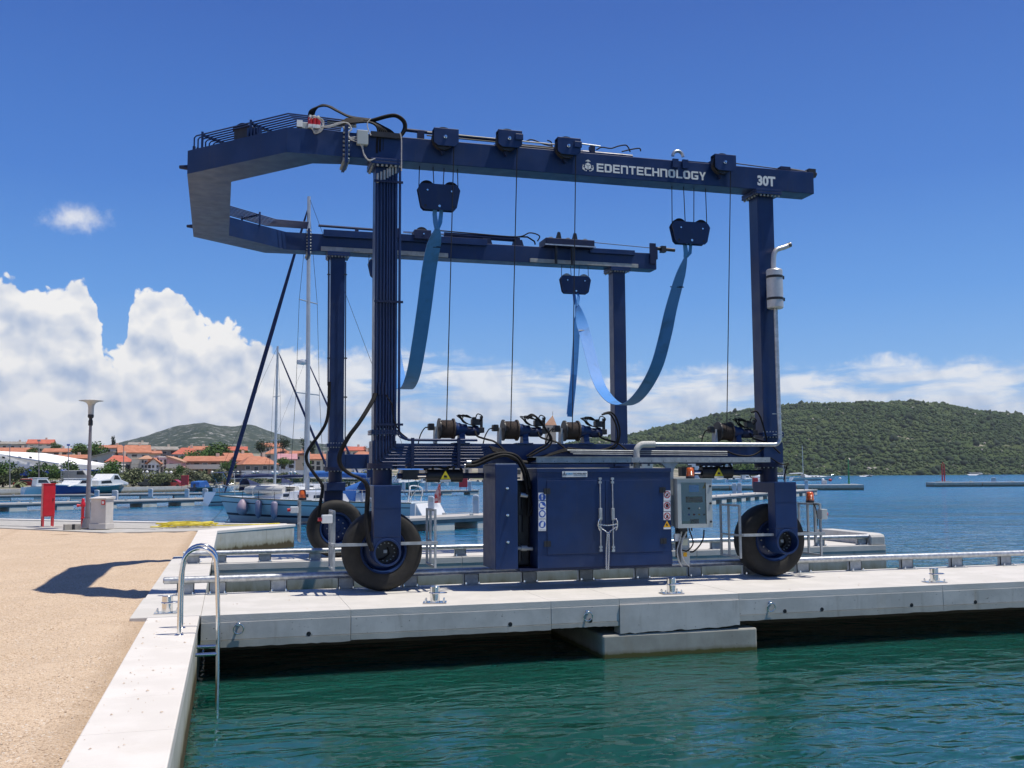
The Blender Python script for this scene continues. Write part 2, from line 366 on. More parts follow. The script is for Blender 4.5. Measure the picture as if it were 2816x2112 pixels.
def water_mat():
    m = bpy.data.materials.new('sea_water'); m.use_nodes = True; g = NT(m.node_tree); b = g.n['Principled BSDF']
    b.inputs['Roughness'].default_value = .06; b.inputs['IOR'].default_value = 1.333; b.inputs['Specular IOR Level'].default_value = .65
    pos = g.add('ShaderNodeNewGeometry').outputs['Position']
    s = g.add('ShaderNodeSeparateXYZ'); g.lk(pos, s.inputs[0])
    n0 = g.noise(pos, .06, 3, .5)
    dy = g.m('ADD', g.m('ADD', s.outputs[1], g.m('MULTIPLY', s.outputs[0], .15)), g.m('MULTIPLY', g.m('SUBTRACT', n0, .5), 14))
    t = g.ss(dy, 14.0, 46.0)             # shallow green basin by the quay, deep blue further out
    c = g.mix(t, (.009, .068, .053), (.009, .112, .215))
    c = g.mix(g.m('MULTIPLY', g.ss(g.noise(pos, .35, 4, .6), .45, .75), .35), c, (.008, .075, .070))
    g.lk(c, b.inputs['Base Color'])
    b.inputs['Subsurface Weight'].default_value = 1.0; b.inputs['Subsurface Radius'].default_value = (.15, 1.0, .75); b.inputs['Subsurface Scale'].default_value = 2.2
    # waves: three sizes
    g.lk(g.lin(s.outputs[1], 18, 110, .04, .20), b.inputs['Roughness'])
    w1 = g.noise(g.vm('MULTIPLY', pos, (.75, 1.35, 1)), .82, 2, .5, .6)
    w2 = g.noise(g.vm('MULTIPLY', pos, (.8, 1.5, 1)), 2.3, 2, .5, .8)
    w3 = g.noise(g.vm('MULTIPLY', pos, (1, 1.4, 1)), 5.5, 2, .5)
    w4 = g.noise(g.vm('MULTIPLY', pos, (.55, .9, 1)), .13, 6, .62, .3)
    far = g.ss(s.outputs[1], 24, 75)
    h = g.m('ADD', g.m('MULTIPLY', w1, .080), g.m('ADD', g.m('MULTIPLY', w2, .034), g.m('MULTIPLY', w3, .0035)))
    h = g.m('ADD', h, g.m('MULTIPLY', g.m('MULTIPLY', w4, far), 1.6))
    bn = g.add('ShaderNodeBump'); bn.inputs['Strength'].default_value = 1.0; bn.inputs['Distance'].default_value = 1.0
    g.lk(h, bn.inputs['Height']); g.lk(bn.outputs[0], b.inputs['Normal'])
    return m
WL = -.87
mb = MB(); mb.quad((-2880, -280, WL), (3880, -280, WL), (3880, 4580, WL), (-2880, 4580, WL))
tag(mb.build('water', water_mat()), kind='structure')

# ------------------------------------------------------------------ gravel ground, pavement, quay
QX = -.345
GZ = -.05
# gravel sheet with slight unevenness, denser towards the camera
def gravel_sheet():
    xs = np.concatenate([np.linspace(-60, -8, 14), np.linspace(-7, -1.0, 40)]); ys = np.concatenate([np.linspace(-12, 4, 8), np.linspace(4.4, 24, 80), np.linspace(25, 36.4, 24)])
    r = np.random.RandomState(3); V = []; Fc = []
    k = r.rand(8, 3)
    for yy in ys:
        for xx in xs:
            z = GZ + .012*sin(xx*2.1+yy*1.3) + .010*sin(xx*5.3-yy*3.1+1) + .006*r.randn()*(1 if xx > -7 else 0)
            if xx > -1.01: z = min(z, GZ-.003)
            V.append((xx, yy, z))
    nx = len(xs)
    for j in range(len(ys)-1):
        for i in range(nx-1): Fc.append((j*nx+i, j*nx+i+1, (j+1)*nx+i+1, (j+1)*nx+i))
    return MB().ext(V, Fc)
tag(gravel_sheet().build('gravel_ground', gravel, smooth=80), kind='structure')
MB().pxy([(-60, 36.3), (-4.0, 36.3), (-4.6, 37.3), (-9.7, 43.3), (-60, 79)], GZ-.3, GZ-.001).build('gravel_ground', gravel)['kind'] = 'structure'
# loose stones on the gravel
peb = MB(); r = np.random.RandomState(5)
for _ in range(5200):
    Y = 4.6 + 17*r.rand()**1.7; X = -1.03 - (1.2+Y*.36)*r.rand()**.9
    s = .004+.009*r.rand()**2; n = 6; a0 = r.rand()*6
    c = (X, Y, GZ+s*.2+.006); vs = [(c[0]+s*(.7+.6*r.rand())*cos(a0+2*pi*k/5), c[1]+s*(.7+.6*r.rand())*sin(a0+2*pi*k/5), c[2]-s*.3) for k in range(5)] + [(c[0], c[1], c[2]+s*.7)]
    peb.ext(vs, [(0, 1, 5), (1, 2, 5), (2, 3, 5), (3, 4, 5), (4, 0, 5)])
pebm = pm('loose_stone', (.36, .25, .16), (.66, .54, .41), 70, .95, detail=2, mixlo=.35, mixhi=.6)
tag(peb.build('loose_gravel', pebm), label='loose beige gravel stones strewn over the quay ground', kind='stuff')

# ribbed pavement strip along the far edge: slabs separated by narrow grooves
pv = MB(); pv.pxy([(-60, 78), (-9.6, 43.0), (-4.47, 37.0), (-3.9, 36.35), (-1.0, 36.35), (-.36, 36.35), (2.35, 39.45), (-.3, 40.45), (-9.9, 48.2), (-60, 92)], -.9, -.02)
pvo = tag(pv.build('pavement', pave), kind='structure')
ribm = pm('pavement_plank_concrete', (.44, .42, .375), (.52, .50, .45), 3, .85, bump=.15, bscale=30)
dv = Vector((-9.6+.3, 48.2-40.45, 0)).normalized()
for k in range(9):                        # long ribbed planks parallel to the far edge
    o = 0.32+k*.36; nv = Vector((-dv.y, dv.x, 0)); nv = -nv if nv.y > 0 else nv
    a = Vector((-.25, 40.35, 0)) + nv*o; t1 = 12.5; t0 = max(0, .2 + .2*k - .55*k*.6)
    p0 = a + dv*(t0+.1); p1 = a + dv*t1
    b_ = MB().obox(((p0+p1)/2 + Vector((0, 0, -.014))), ((p1-p0).length, .30, .03), atan2(dv.y, dv.x))
    b_.build('plank', ribm, pvo)
# white coping along the far water edge
def coping_run(parent, a, b, w, z0, z1, n, mt, side=1, gap=.006):
    a, b = Vector((*a, 0)), Vector((*b, 0)); d = (b-a); L = d.length; d.normalize(); nv = Vector((-d.y, d.x, 0))*side
    for i in range(n):
        p = a+d*(L*i/n+gap/2); q = a+d*(L*(i+1)/n-gap/2)
        m_ = MB(); m_.pxy([tuple((p)[:2]), tuple((q)[:2]), tuple((q+nv*w)[:2]), tuple((p+nv*w)[:2])], z0, z1)
        m_.build('coping_stone', mt, parent, bevel=.012)
def quay(name, label, loc): return thing(name, label, 'quay wall', loc)
qn = quay('quay_wall', 'pale concrete quay wall with broad white coping in the left foreground', (QX, 10, 0))
MB().box((QX-.9, 2.0, -2.2), (QX-.018, 14.19, -.13)).build('wall_body', quaym, qn)
coping_run(qn, (QX, 3.0), (QX, 14.17), .655, -.13, 0, 9, concw)
qf = quay('quay_wall', 'stained pale quay wall with white coping beyond the hoist dock', (0, 36, 0))
MB().pxy([(QX-.02, 25.0), (QX-.02, 35.86), (2.44, 39.5), (1.5, 40.0), (-1.0, 36.6), (-1.2, 25.0)], -2.2, -.10).build('wall_body', quaym, qf)
coping_run(qf, (QX, 24.75), (QX, 35.86), .64, -.10, .0, 6, concw)
t_ = MB(); t_.pxy([(QX, 35.87), (2.5, 39.54), (1.55, 40.02), (-.985, 36.38), (-.985, 35.87)], -.10, .0); t_.build('coping_stone', concw, qf, bevel=.012)
qb = thing('quay_wall', 'white edge coping of the quay along the open water behind the lamp post', 'quay wall', (-5, 44, 0))
MB().pxy([(2.2, 39.75), (-.1, 40.95), (-9.9, 49.0), (-60, 93), (-60, 92.4), (-9.9, 48.3), (-.3, 40.5), (1.6, 39.98)], -2.2, -.05).build('wall_body', quaym, qb)
coping_run(qb, (-.1, 40.99), (-9.8, 49.3), .5, -.05, .03, 6, concw)
coping_run(qb, (-9.85, 49.34), (-60, 93.5), .5, -.05, .03, 8, concw)
coping_run(qb, (2.2, 39.86), (-.06, 40.97), .3, -.05, .012, 1, concw)

# ------------------------------------------------------------------ piers of the hoist dock
def pier(name, label, loc): return thing(name, label, 'pier', loc)
PY0, PY1 = 14.17, 16.86
pn = pier('concrete_pier', 'near concrete pier with a pale deck carrying the hoist wheels', (6, 15.5, 0))
segs = [(-.325, 1.66), (1.66, 4.57), (4.57, 5.64), (5.64, 7.62), (7.62, 11.34), (11.34, 15.1), (15.1, 19.0), (19.0, 24.0), (24.0, 30.0)]
for i, (x0, x1) in enumerate(segs):
    g2 = .0015
    dz = rnd.uniform(-.002, .002)
    for (y0, y1) in ((PY0, PY0+.36), (PY0+.368, 16.42), (16.428, PY1)):
        MB().box((x0+g2, y0, -.10), (x1-g2, y1, dz)).build('deck_slab', concd, pn, bevel=.004)
    mid = (i == 3); yb = PY0-.003-(0 if not mid else .018)
    zb = -.335 if not mid else -.515
    jag = MB(); n = 26
    if mid:
        poly = [(x0+.003, -.099)] + [(x0+.003+(x1-x0-.006)*k/n, -.515+.10*max(0, (k/n-.3))*.45+rnd.uniform(-.012, .012)) for k in range(n+1)] + [(x1-.003, -.099)]
    else: poly = [(x0+.003, -.099), (x0+.003, zb), (x1-.003, zb), (x1-.003, -.099)]
    MB().pxz(poly, yb, yb+.25).build('fascia_panel', concf, pn, bevel=None if mid else .006)
    if not mid:
        l0 = -.425 if i > 3 else -.43+.015*i
        poly = [(x0+.003, -.339)] + [(x0+.003+(x1-x0-.006)*k/n, l0+rnd.uniform(-.006, .006)) for k in range(n+1)] + [(x1-.003, -.339)]
        MB().pxz(poly, yb-.006, yb+.25).build('fascia_lip', conclip, pn)
    MB().box((x0+.003, 16.62, -2.4), (x1-.003, 16.85, -.101)).build('back_fascia', farm, pn)
MB().box((-.34, 14.45, -.30), (30, 16.6, -.104)).build('deck_underside', concp, pn)
for x0, x1 in ((5.36, 7.91), (16.6, 19.2)):
    MB().box((x0, 14.15, -3), (x1, 16.7, -.53)).build('pillar', concp, pn, bevel=.03)
holes = [1.09, 3.95, 5.18, 8.41, 9.07, 10.73, 11.97, 13.6]
for x in holes:
    MB().lathe([(.001, .0), (.022, 0), (.022, .006), (.030, .006), (.032, 0)], (x, PY0-.004, -.305), (0, -1, 0), 12).build('drain_hole', black, pn)
# slab across the head of the slip
sh = thing('dock_head_slab', 'pale concrete slab joining both hoist piers at the gravel edge', 'slab', (-1, 19, 0))
for y0, y1 in ((14.2, 16.4), (16.41, 19.2), (19.21, 22.1), (22.11, 24.7)):
    MB().box((-1.22 if y0 < 15 else -1.2, y0, -.12), (QX+.018, y1, .004)).build('slab_panel', concd, sh, bevel=.012)
MB().box((-1.1, 14.4, -2.4), (QX-.005, 24.7, -.13)).build('wall_body', farm, sh)
FY0, FY1 = 22.3, 25.0
pf = pier('concrete_pier', 'far concrete pier of the hoist dock with a raised end block', (8, 23.6, 0))
fx = [-.32, 2.2, 5.1, 8.0, 10.9, 13.8, 16.2]
for x0, x1 in zip(fx[:-1], fx[1:]):
    MB().box((x0+.004, FY0, -.14), (x1-.004, FY1, 0)).build('deck_slab', concd, pf, bevel=.008)
    MB().box((x0+.004, FY0+.008, -2.2), (x1-.004, FY1-.01, -.143)).build('wall_panel', farm, pf)
t_ = MB(); t_.pyz([(FY0+.02, .002), (FY1-.05, .002), (FY1-.05, .24), (FY1-.4, .30), (FY0+.22, .29), (FY0+.06, .26), (FY0+.02, .20)], 15.78, 16.19); t_.build('end_block', concf, pf, bevel=.02)

# guide rails
def guide_rail(label, y, xa, xb, z, posts, zplate=.0, front=True):
    t = thing('guide_rail', label, 'rail', ((xa+xb)/2, y, 0), 'galvanised guide rails on the dock piers')
    n = int((xb-xa)/2)
    pts = [(xa+(xb-xa)*k/n, y+.004*sin(k*1.7), z+.004*sin(k*2.3)) for k in range(n+1)]
    MB().tube(pts, .056, 14).build('rail_pipe', galv, t, smooth=50)
    if front: MB().sphere((xa, y, z), .056, 12, 6, (.5, 1, 1)).build('end_cap', galv, t, smooth=60)
    for x in posts:
        p = MB().box((x-.13, y+.02, 0.008), (x+.13, y+.032, z-.03)); p.box((x-.13, y+.02, .008), (x-.118, y+.10, z-.03)); p.box((x+.118, y+.02, .008), (x+.13, y+.10, z-.03))
        po = p.build('post', galvd, t)
        MB().box((x-.15, y-.10, .0), (x+.15, y+.12, .012)).build('base_plate', galvd, po)
        for sx in (-.11, .11): MB().lathe([(.0005, .045), (.012, .04), (.016, .012), (.016, 0)], (x+sx, y-.06, .012), seg=8).build('bolt', steel, po)
    return t
posts = [-.62, -.14, .8, 1.87, 2.92, 3.97, 4.99, 6.02, 7.07, 8.1, 9.2, 10.3, 11.42, 12.56, 13.69, 14.84, 15.95, 17.05, 18.2, 19.3, 20.4]
guide_rail('low galvanised pipe rail along the slip edge of the near pier', 16.64, -.93, 22, .235, posts)
fposts = [-.7, -.15, .78, 1.85, 2.95, 4.0, 5.1, 6.2, 7.25, 8.3, 9.4, 10.45, 11.5, 12.6, 13.5, 14.4, 15.62]
guide_rail('low galvanised pipe rail along the slip edge of the far pier', 22.45, -.9, 15.95, .215, fposts, front=False)

# bollards
def make_bollard():
    t = thing('mooring_bollard', '', 'bollard', (0, 0, 0), 'stainless mooring bollards')
    MB().lathe([(.001, .235), (.066, .235), (.072, .228), (.072, .012)], (0, 0, 0), seg=24).build('post', steel, t, smooth=40)
    pl = MB(); pl.pxy([(-.17, -.12), (.17, -.12), (.17, .12), (-.17, .12)], 0, .012); pl.build('base_plate', steel, t, bevel=.004)
    w = MB(); n = 20
    outer = [(.02+.14*cos(2*pi*k/n)*(1.05 if cos(2*pi*k/n) > 0 else .68), .08*sin(2*pi*k/n), .14) for k in range(n)]
    w.tube(outer, .011, 6, closed=True); w.pxy([(p[0]*.97, p[1]*.97) for p in outer], .134, .146); w.build('wing_plate', steel, t, smooth=40)
    for sx in (-.13, .13):
        for sy in (-.085, .085): MB().lathe([(.0005, .05), (.012, .046), (.015, .02), (.015, 0)], (sx, sy, .012), seg=8).build('bolt', steel, t)
    return t
bo = make_bollard()
bl = [((-.77, 14.55), 'stainless mooring bollard beside the ladder at the pier root'), ((2.91, 14.5), 'stainless mooring bollard in front of the left hoist wheel'),
      ((6.62, 14.45), 'stainless mooring bollard below the white control cabinet'), ((11.45, 14.5), 'stainless mooring bollard near the right picture edge, on open deck'),
      ((-.72, 22.85), 'stainless mooring bollard behind the ladder on the far pier root'), ((10.9, 24.4), 'stainless mooring bollard on the far pier, right of the hoist')]
for i, (p, lab) in enumerate(bl):
    o = bo if i == 0 else copy_tree(bo)
    place(o, (p[0], p[1], .004), rnd.uniform(-.25, .25), 1.0, lab)

# mooring rings on the pier face
def make_ring():
    t = thing('mooring_ring', '', 'mooring ring', (0, 0, 0), 'mooring rings on the pier face')
    MB().tube([(.058*cos(a), -.035-.012*sin(a), -.058+.058*sin(a)) for a in [2*pi*k/22 for k in range(22)]], .0085, 8, closed=True).build('ring', steel, t, smooth=60)
    MB().cyl((0, .01, 0), (0, -.05, 0), .014, 10).build('bracket', steel, t, smooth=40)
    MB().lathe([(.001, .004), (.026, .004), (.026, 0)], (0, 0, 0), (0, -1, 0), 14).build('mount_plate', steel, t)
    return t
ri = make_ring()
for i, (x, z, lab) in enumerate(((.16, -.125, 'steel mooring ring on the pier face beside the ladder'), (5.13, -.175, 'steel mooring ring on the pier face left of the pillar'), (8.15, -.165, 'steel mooring ring on the pier face right of the pillar'))):
    o = ri if i == 0 else copy_tree(ri); place(o, (x, PY0-.003, z), 0, 1.15, lab)

# ladder
lt = thing('swim_ladder', 'stainless steel swim ladder hooked over the quay coping', 'ladder', (-.4, 12.8, 0))
def lrail(y):
    xi, xo, zt = -.53, -.085, .80
    pts = [(xi, y, .0), (xi, y, .35), (xi+.005, y, zt-.12)]
    cx_ = (xi+xo)/2-.01; rr_ = (xo-xi)/2-.035
    pts += [(cx_+rr_*cos(a)*1.0, y, zt+.02+rr_*sin(a)*.95) for a in [pi-pi*k/12 for k in range(13)]]
    pts += [(xo-.03, y, zt-.15), (xo-.01, y, .2), (xo, y, -.4), (xo+.0, y, -1.6)]
    return pts
for y in (12.55, 13.12):
    ro = MB().tube(lrail(y), .0235, 14).build('handrail', steel, lt, smooth=60)
    MB().lathe([(.024, .012), (.05, .006), (.055, 0)], (-.53, y, .001), seg=16).build('foot_flange', steel, ro, smooth=40)
for z in (-.235, -.50, -.76, -1.05): MB().cyl((-.09, 12.55, z), (-.09, 13.12, z), .02, 12).build('rung', steel, lt, smooth=50)
for y in (12.55, 13.12):
    for z in (-.24,): MB().cyl((QX, y, z), (-.09, y, z), .022, 12).build('standoff', steel, lt, smooth=50)

# grit and chips on the coping and deck
gt = MB(); r = np.random.RandomState(8)
for _ in range(150):
    if r.rand() < .6: X, Y = -.98+.6*r.rand(), 5+9*r.rand()
    else: X, Y = 14*r.rand(), 14.3+2.2*r.rand()
    s_ = .004+.010*r.rand()**2; a0 = r.rand()*6
    gt.ext([(X+s_*cos(a0+1.9*k)*(1+.8*r.rand()), Y+s_*sin(a0+1.9*k), .005) for k in range(3)]+[(X, Y, .006+s_*.6)], [(0, 1, 3), (1, 2, 3), (2, 0, 3)])
tag(gt.build('grit', pebm), label='scattered grit and chips on the pale coping and pier deck', kind='stuff')
# ------------------------------------------------------------------ the boat hoist
BH = thing('boat_hoist', 'navy blue four-legged mobile boat hoist straddling the dock slip', 'boat hoist', (5.9, 19.7, 0))
ZB, ZT = 7.02, 7.43
def part(m, name, mt, parent=None, **k): return m.build(name, mt, parent or BH, **k)
def bolts_line(parent, p, q, n, ax, r=.016, h=.02, mt=None):
    m = MB()
    for i in range(n):
        c = Vector(p).lerp(Vector(q), i/(n-1)); m.lathe([(.0005, h), (r, h), (r, 0)], c, ax, 6)
    return m.build('bolt_row', mt or galvd, parent, kind='stuff')
# top frame
tb1 = part(MB().box((1.76, 16.03, ZB), (10.39, 16.45, ZT)), 'top_beam', navy, bevel=.01)
tb2 = part(MB().box((1.70, 23.15, ZB), (10.37, 23.57, ZT)), 'top_beam', navy, bevel=.01)
outer = [(1.71, 16.035), (.79, 16.05), (-.79, 17.68), (-.84, 22.4), (.71, 23.64), (1.64, 23.58)]
inner = [(1.64, 23.16), (1.16, 23.16), (-.10, 22.09), (-.06, 17.97), (1.24, 16.54), (1.71, 16.46)]
m = MB(); V = []; n = 6
for (z) in (ZB, ZT):
    V += [(x, y, z) for x, y in outer] + [(x, y, z) for x, y in inner[::-1]]
Fq = []
for i in range(5):
    Fq += [(i, i+1, 7+i, 6+i), (12+i, 12+i+1, 19+i, 18+i), (i, i+1, 13+i, 12+i), (6+i, 7+i, 19+i, 18+i)]
Fq += [(0, 6, 18, 12), (5, 11, 23, 17)]
m.ext(V, Fq)
ef = part(m, 'end_frame', navy)
for y in (17.9, 22.2): MB().lathe([(.001, .14), (.03, .13), (.045, .0)], (-.8-.01*(y-17.9), y, 7.2), (-1, 0, 0), 10).build('lug', navyd, ef)
for x, ya, yb in ((1.735, 15.95, 16.53), (1.67, 23.07, 23.66)):
    f_ = part(MB().box((x-.026, ya, ZB-.12), (x-.002, yb, ZT+.1)).box((x+.002, ya, ZB-.12), (x+.026, yb, ZT+.1)), 'splice_flange', navy, bevel=.004)
    for sx, ax in ((-.026, (-1, 0, 0)), (.026, (1, 0, 0))):
        bolts_line(f_, (x+sx, ya+.045, ZB-.05), (x+sx, ya+.045, ZT+.05), 8, ax, .02, .028)
        bolts_line(f_, (x+sx, ya+.05, ZB-.075), (x+sx, yb-.05, ZB-.075), 8, ax, .02, .028)
# legs, flanges, kingpins, forks, wheels
def wheel(cx_, cy_, side):
    w = MB()
    R = .66; hw = .21
    rimp = [(.30, -.06*side), (.335, .02*side), (.352, -hw*side*.93), (.372, -hw*side*.97), (.372, -hw*side*.9)]
    t = MB().lathe([(.02, -.03), (.12, -.03), (.13, -.06), (.27, -.06), (.315, -.03), (.34, -.19), (.365, -.2), (.372, -.185), (.345, -.17), (.345, .17), (.372, .185), (.365, .2), (.34, .19), (.315, .06), (.27, .05), (.02, .05)], (cx_, cy_, .65), (0, 1, 0), 40)
    wo = part(t, 'wheel', navy, smooth=35)
    prof = [(.37, -.185), (.40, -.203), (.46, -.212), (.53, -.214), (.575, -.205), (.60, -.19), (.62, -.165), (.637, -.12), (.648, -.06), (.651, 0), (.648, .06), (.637, .12), (.62, .165), (.60, .19), (.575, .205), (.53, .214), (.46, .212), (.40, .203), (.37, .185)]
    ty = MB().lathe(prof, (cx_, cy_, .65), (0, 1, 0), 64)
    ty.v = [(x, y, max(z, .004)) for x, y, z in ty.v]
    ty.build('tyre', tyrem, wo, smooth=40)
    for k in range(10):
        a = 2*pi*k/10; MB().lathe([(.0005, .03), (.014, .028), (.016, 0)], (cx_+.2*cos(a), cy_-.06, .65+.2*sin(a)), (0, -1, 0), 8).build('wheel_nut', galvd, wo)
    return wo
def gbar(mb, a, b, w=.035):
    a, b = Vector(a), Vector(b); d = b-a; c = (a+b)/2
    if abs(d.x) > max(abs(d.y), abs(d.z)): mb.box((a.x, a.y-w/2, a.z-w/2), (b.x, a.y+w/2, a.z+w/2))
    elif abs(d.y) > abs(d.z): mb.box((a.x-w/2, a.y, a.z-w/2), (a.x+w/2, b.y, a.z+w/2))
    else: mb.box((a.x-w/2, a.y-w/2, a.z), (a.x+w/2, a.y+w/2, b.z))
for name, x0, y0, side in (('nl', 2.226, 16.08, -1), ('nr', 9.23, 16.08, -1), ('fl', 2.185, 23.18, 1), ('fr', 9.19, 23.18, 1)):
    x1 = x0+.33; y1 = y0+.32; xc = (x0+x1)/2; yc = (y0+y1)/2
    lg = part(MB().box((x0, y0, 2.06), (x1, y1, ZB-.10)), 'leg', navy, bevel=.012)
    MB().box((x0-.09, y0-.13, ZB-.098), (x1+.10, y1+.10, ZB-.052)).box((x0-.09, y0-.13, ZB-.048), (x1+.10, y1+.10, ZB-.002)).build('head_flange', navy, lg, bevel=.004)
    bolts_line(lg, (x0-.05, y0-.09, ZB-.098), (x1+.06, y0-.09, ZB-.098), 7, (0, 0, -1), .02, .03)
    bolts_line(lg, (x0-.05, y0-.09, ZB-.098), (x0-.05, y1+.06, ZB-.098), 6, (0, 0, -1), .02, .03)
    MB().box((x0-.05, y0-.05, 2.50), (x1+.05, y1+.05, 2.535)).box((x0-.05, y0-.05, 2.54), (x1+.05, y1+.05, 2.575)).build('joint_flange', navy, lg, bevel=.003)
    for zz, ax in ((2.50, (0, 0, -1)), (2.575, (0, 0, 1))): bolts_line(lg, (x0-.02, y0-.03, zz), (x1+.02, y0-.03, zz), 7, ax, .014, .022, galvd)
    MB().box((x0-.03, y0-.03, 2.03), (x1+.03, y1+.03, 2.40)).build('leg_foot', navy, lg, bevel=.008)
    MB().lathe([(.05, 2.04), (.25, 2.04), (.25, 2.0), (.24, 2.0), (.24, 1.995), (.25, 1.995), (.25, 1.955), (.05, 1.955)], (xc, yc, 0), seg=28).build('slewing_flange', navyd, lg, smooth=30)
    bm_ = MB()
    for k in range(18):
        a = 2*pi*k/18; bm_.lathe([(.0005, .02), (.013, .02), (.013, 0)], (xc+.225*cos(a), yc+.225*sin(a), 1.955), (0, 0, -1), 6)
    bm_.build('bolt_ring', galvd, lg, kind='stuff')
    MB().cyl((xc, yc, 1.66), (xc, yc, 1.97), .155, 24).build('kingpin', navyd, lg, smooth=40)
    cyw = yc+.05*(-side); fy = yc+side*.56                      # fork plate outside the wheel
    a_ = fy if side < 0 else fy-.26; b_ = fy+.26 if side < 0 else fy
    fk = MB().box((xc-.215, min(fy, yc), 1.52), (xc+.215, max(fy, yc)+(.18 if side < 0 else 0)-(0 if side < 0 else 0), 1.69))
    fk = MB(); ya, yb = (fy, yc+.2) if side < 0 else (yc-.2, fy)
    fk.pyz([(fy, 1.69), (fy, .88), (fy-side*.25, .88), (fy-side*.25, 1.50), (yc-side*.2, 1.50), (yc-side*.2, 1.69)], xc-.215, xc+.215)
    fo = part(fk, 'wheel_fork', navy, bevel=.012)
    n_ = 14; ck = MB().pxz([(xc-.214, .882), (xc+.214, .882), (xc+.214, .65)]+[(xc+.187*cos(pi*k/n_), .65+.187*sin(pi*k/n_)) for k in range(n_+1)]+[(xc-.214, .65)], min(fy, fy-side*.25)+.002, max(fy, fy-side*.25)-.002); ck.build('fork_end', navy, fo)
    MB().box((xc-.219, fy+side*.003, 1.335), (xc+.219, fy-side*.2, 1.343)).build('weld_seam', navy, fo)
    tu = MB().lathe([(.185, -.0), (.212, -.0), (.218, .02), (.218, .42), (.16, .42), (.16, .30), (.185, .28), (.185, 0)], (xc, fy+side*.03, .65), (0, -side, 0), 32)
    tu.build('axle_housing', navy, fo, smooth=35)
    MB().lathe([(.001, .0), (.184, .0)], (xc, fy-side*.17, .65), (0, side, 0), 24).build('hub_face', black, fo)
    for k in range(11):
        a = -pi*.6+2*pi*k/14; MB().lathe([(.0005, .03), (.011, .03), (.011, 0)], (xc+.14*cos(a), fy-side*.17, .65+.14*sin(a)), (0, side, 0), 6).build('hub_bolt', galvd, fo)
    MB().box((xc-.035, fy-side*.155, .63), (xc+.02, fy-side*.165, .68)).build('hub_plate', galvd, fo)
    MB().tube([(xc-.12, fy-side*.15, .53), (xc-.02, fy-side*.14, .55), (xc+.06, fy-side*.15, .62), (xc+.03, fy-side*.16, .72)], .014, 6).build('hub_hose', blackr, fo, smooth=60)
    wheel(xc+.01, cyw+.02 if side < 0 else cyw-.02, side)
    # guard frames before and behind the tyre
    for sx in (-1, 1):
        gx = xc+sx*.80; gy0, gy1 = yc-.36, yc+.34
        gm = MB(); zt = 1.30; zbm = .37
        for yy in (gy0, (gy0+gy1)/2+.05, gy1): gbar(gm, (gx, yy, zbm), (gx, yy, zt))
        for zz in (zbm+.017, .765, zt-.017): gbar(gm, (gx, gy0, zz), (gx, gy1, zz), .034)
        gxb = xc+sx*.2
        gbar(gm, (min(gx, gxb), fy+side*.0-side*.1, .775), (max(gx, gxb), fy-side*.1, .775), .045)
        if side < 0: gbar(gm, (gx, fy-side*.1, .775), (gx, gy0, .775), .045)
        part(gm, 'wheel_guard', galvd)
# chassis beams
cb1 = part(MB().box((2.59, 16.12, 2.02), (9.20, 16.42, 2.36)), 'chassis_beam', navy, bevel=.01)
cb2 = part(MB().box((2.55, 23.2, 2.0), (9.16, 23.5, 2.33)), 'chassis_beam', navy, bevel=.01)
part(MB().box((3.05, 23.1, 1.80), (3.38, 23.19, 2.30)), 'bracket_box', navy)
part(MB().box((3.12, 23.0, 1.55), (3.28, 23.18, 1.80)), 'bracket_box', navyd)
# trolley rails, wear strips, blocks on the far beam
for x0, x1, nm, mt, z0, z1, pr_ in ((2.0, 5.9, 'upper_rail', navy, 7.36, 7.52, .10), (8.55, 9.75, 'upper_rail', navy, 7.34, 7.46, .08), (1.95, 4.95, 'wear_strip', steelb, 7.03, 7.13, .045), (7.0, 9.85, 'wear_strip', steelb, 7.03, 7.12, .045)):
    part(MB().box((x0, 23.15-pr_, z0), (x1, 23.148, z1)), nm, mt, bevel=.004)
trol = part(MB().box((7.35, 22.93, 7.44), (8.62, 23.5, 7.62)), 'trolley', navyd, bevel=.012)
MB().box((7.33, 22.90, 7.43), (8.64, 22.925, 7.46)).build('edge_strip', galv, trol)
for x in (7.55, 8.0, 8.45): MB().lathe([(.02, -.05), (.1, -.05), (.1, .05), (.02, .05)], (x, 23.2, 7.60), (0, 1, 0), 20).build('sheave', steelb, trol, smooth=40)
for x in (7.7, 8.12): MB().pxz([(x-.05, 7.62), (x+.08, 7.62), (x+.05, 7.78), (x-.0, 7.80)], 23.0, 23.1).build('bracket', black, trol)
for x in (7.6, 8.02): MB().box((x, 22.95, 6.98), (x+.05, 23.02, 7.44)).build('hanger', black, trol)
for x in (1.95+1.62, 1.95+2.35):
    b_ = part(MB().box((x-.2, 22.92, 7.4), (x+.2, 23.3, 7.62)), 'sheave_block', navyd, bevel=.01)
    MB().lathe([(.02, -.06), (.16, -.06), (.16, .06), (.02, .06)], (x, 23.12, 7.56), (0, 1, 0), 22).build('sheave', black, b_, smooth=40)
    MB().lathe([(.0005, .02), (.018, .02), (.018, 0)], (x+.02, 22.92, 7.52), (0, -1, 0), 8).build('pin', steel, b_)
def hyd(parent_name, a, b, r, rod, rr_, mt=navyd):
    o = part(MB().cyl(a, b, r, 14), parent_name, mt, smooth=40); MB().cyl(b, rod, rr_, 10).build('piston_rod', chrome, o, smooth=40); return o
hyd('traverse_cylinder', (6.8, 23.35, 7.62), (4.9, 23.35, 7.64), .06, (3.9, 23.35, 7.64), .025)
for x in (5.0, 5.95, 6.75): part(MB().pxz([(x-.14, 7.43), (x+.14, 7.43), (x+.09, 7.6), (x-.09, 7.6)], 23.26, 23.46), 'cylinder_saddle', navyd)
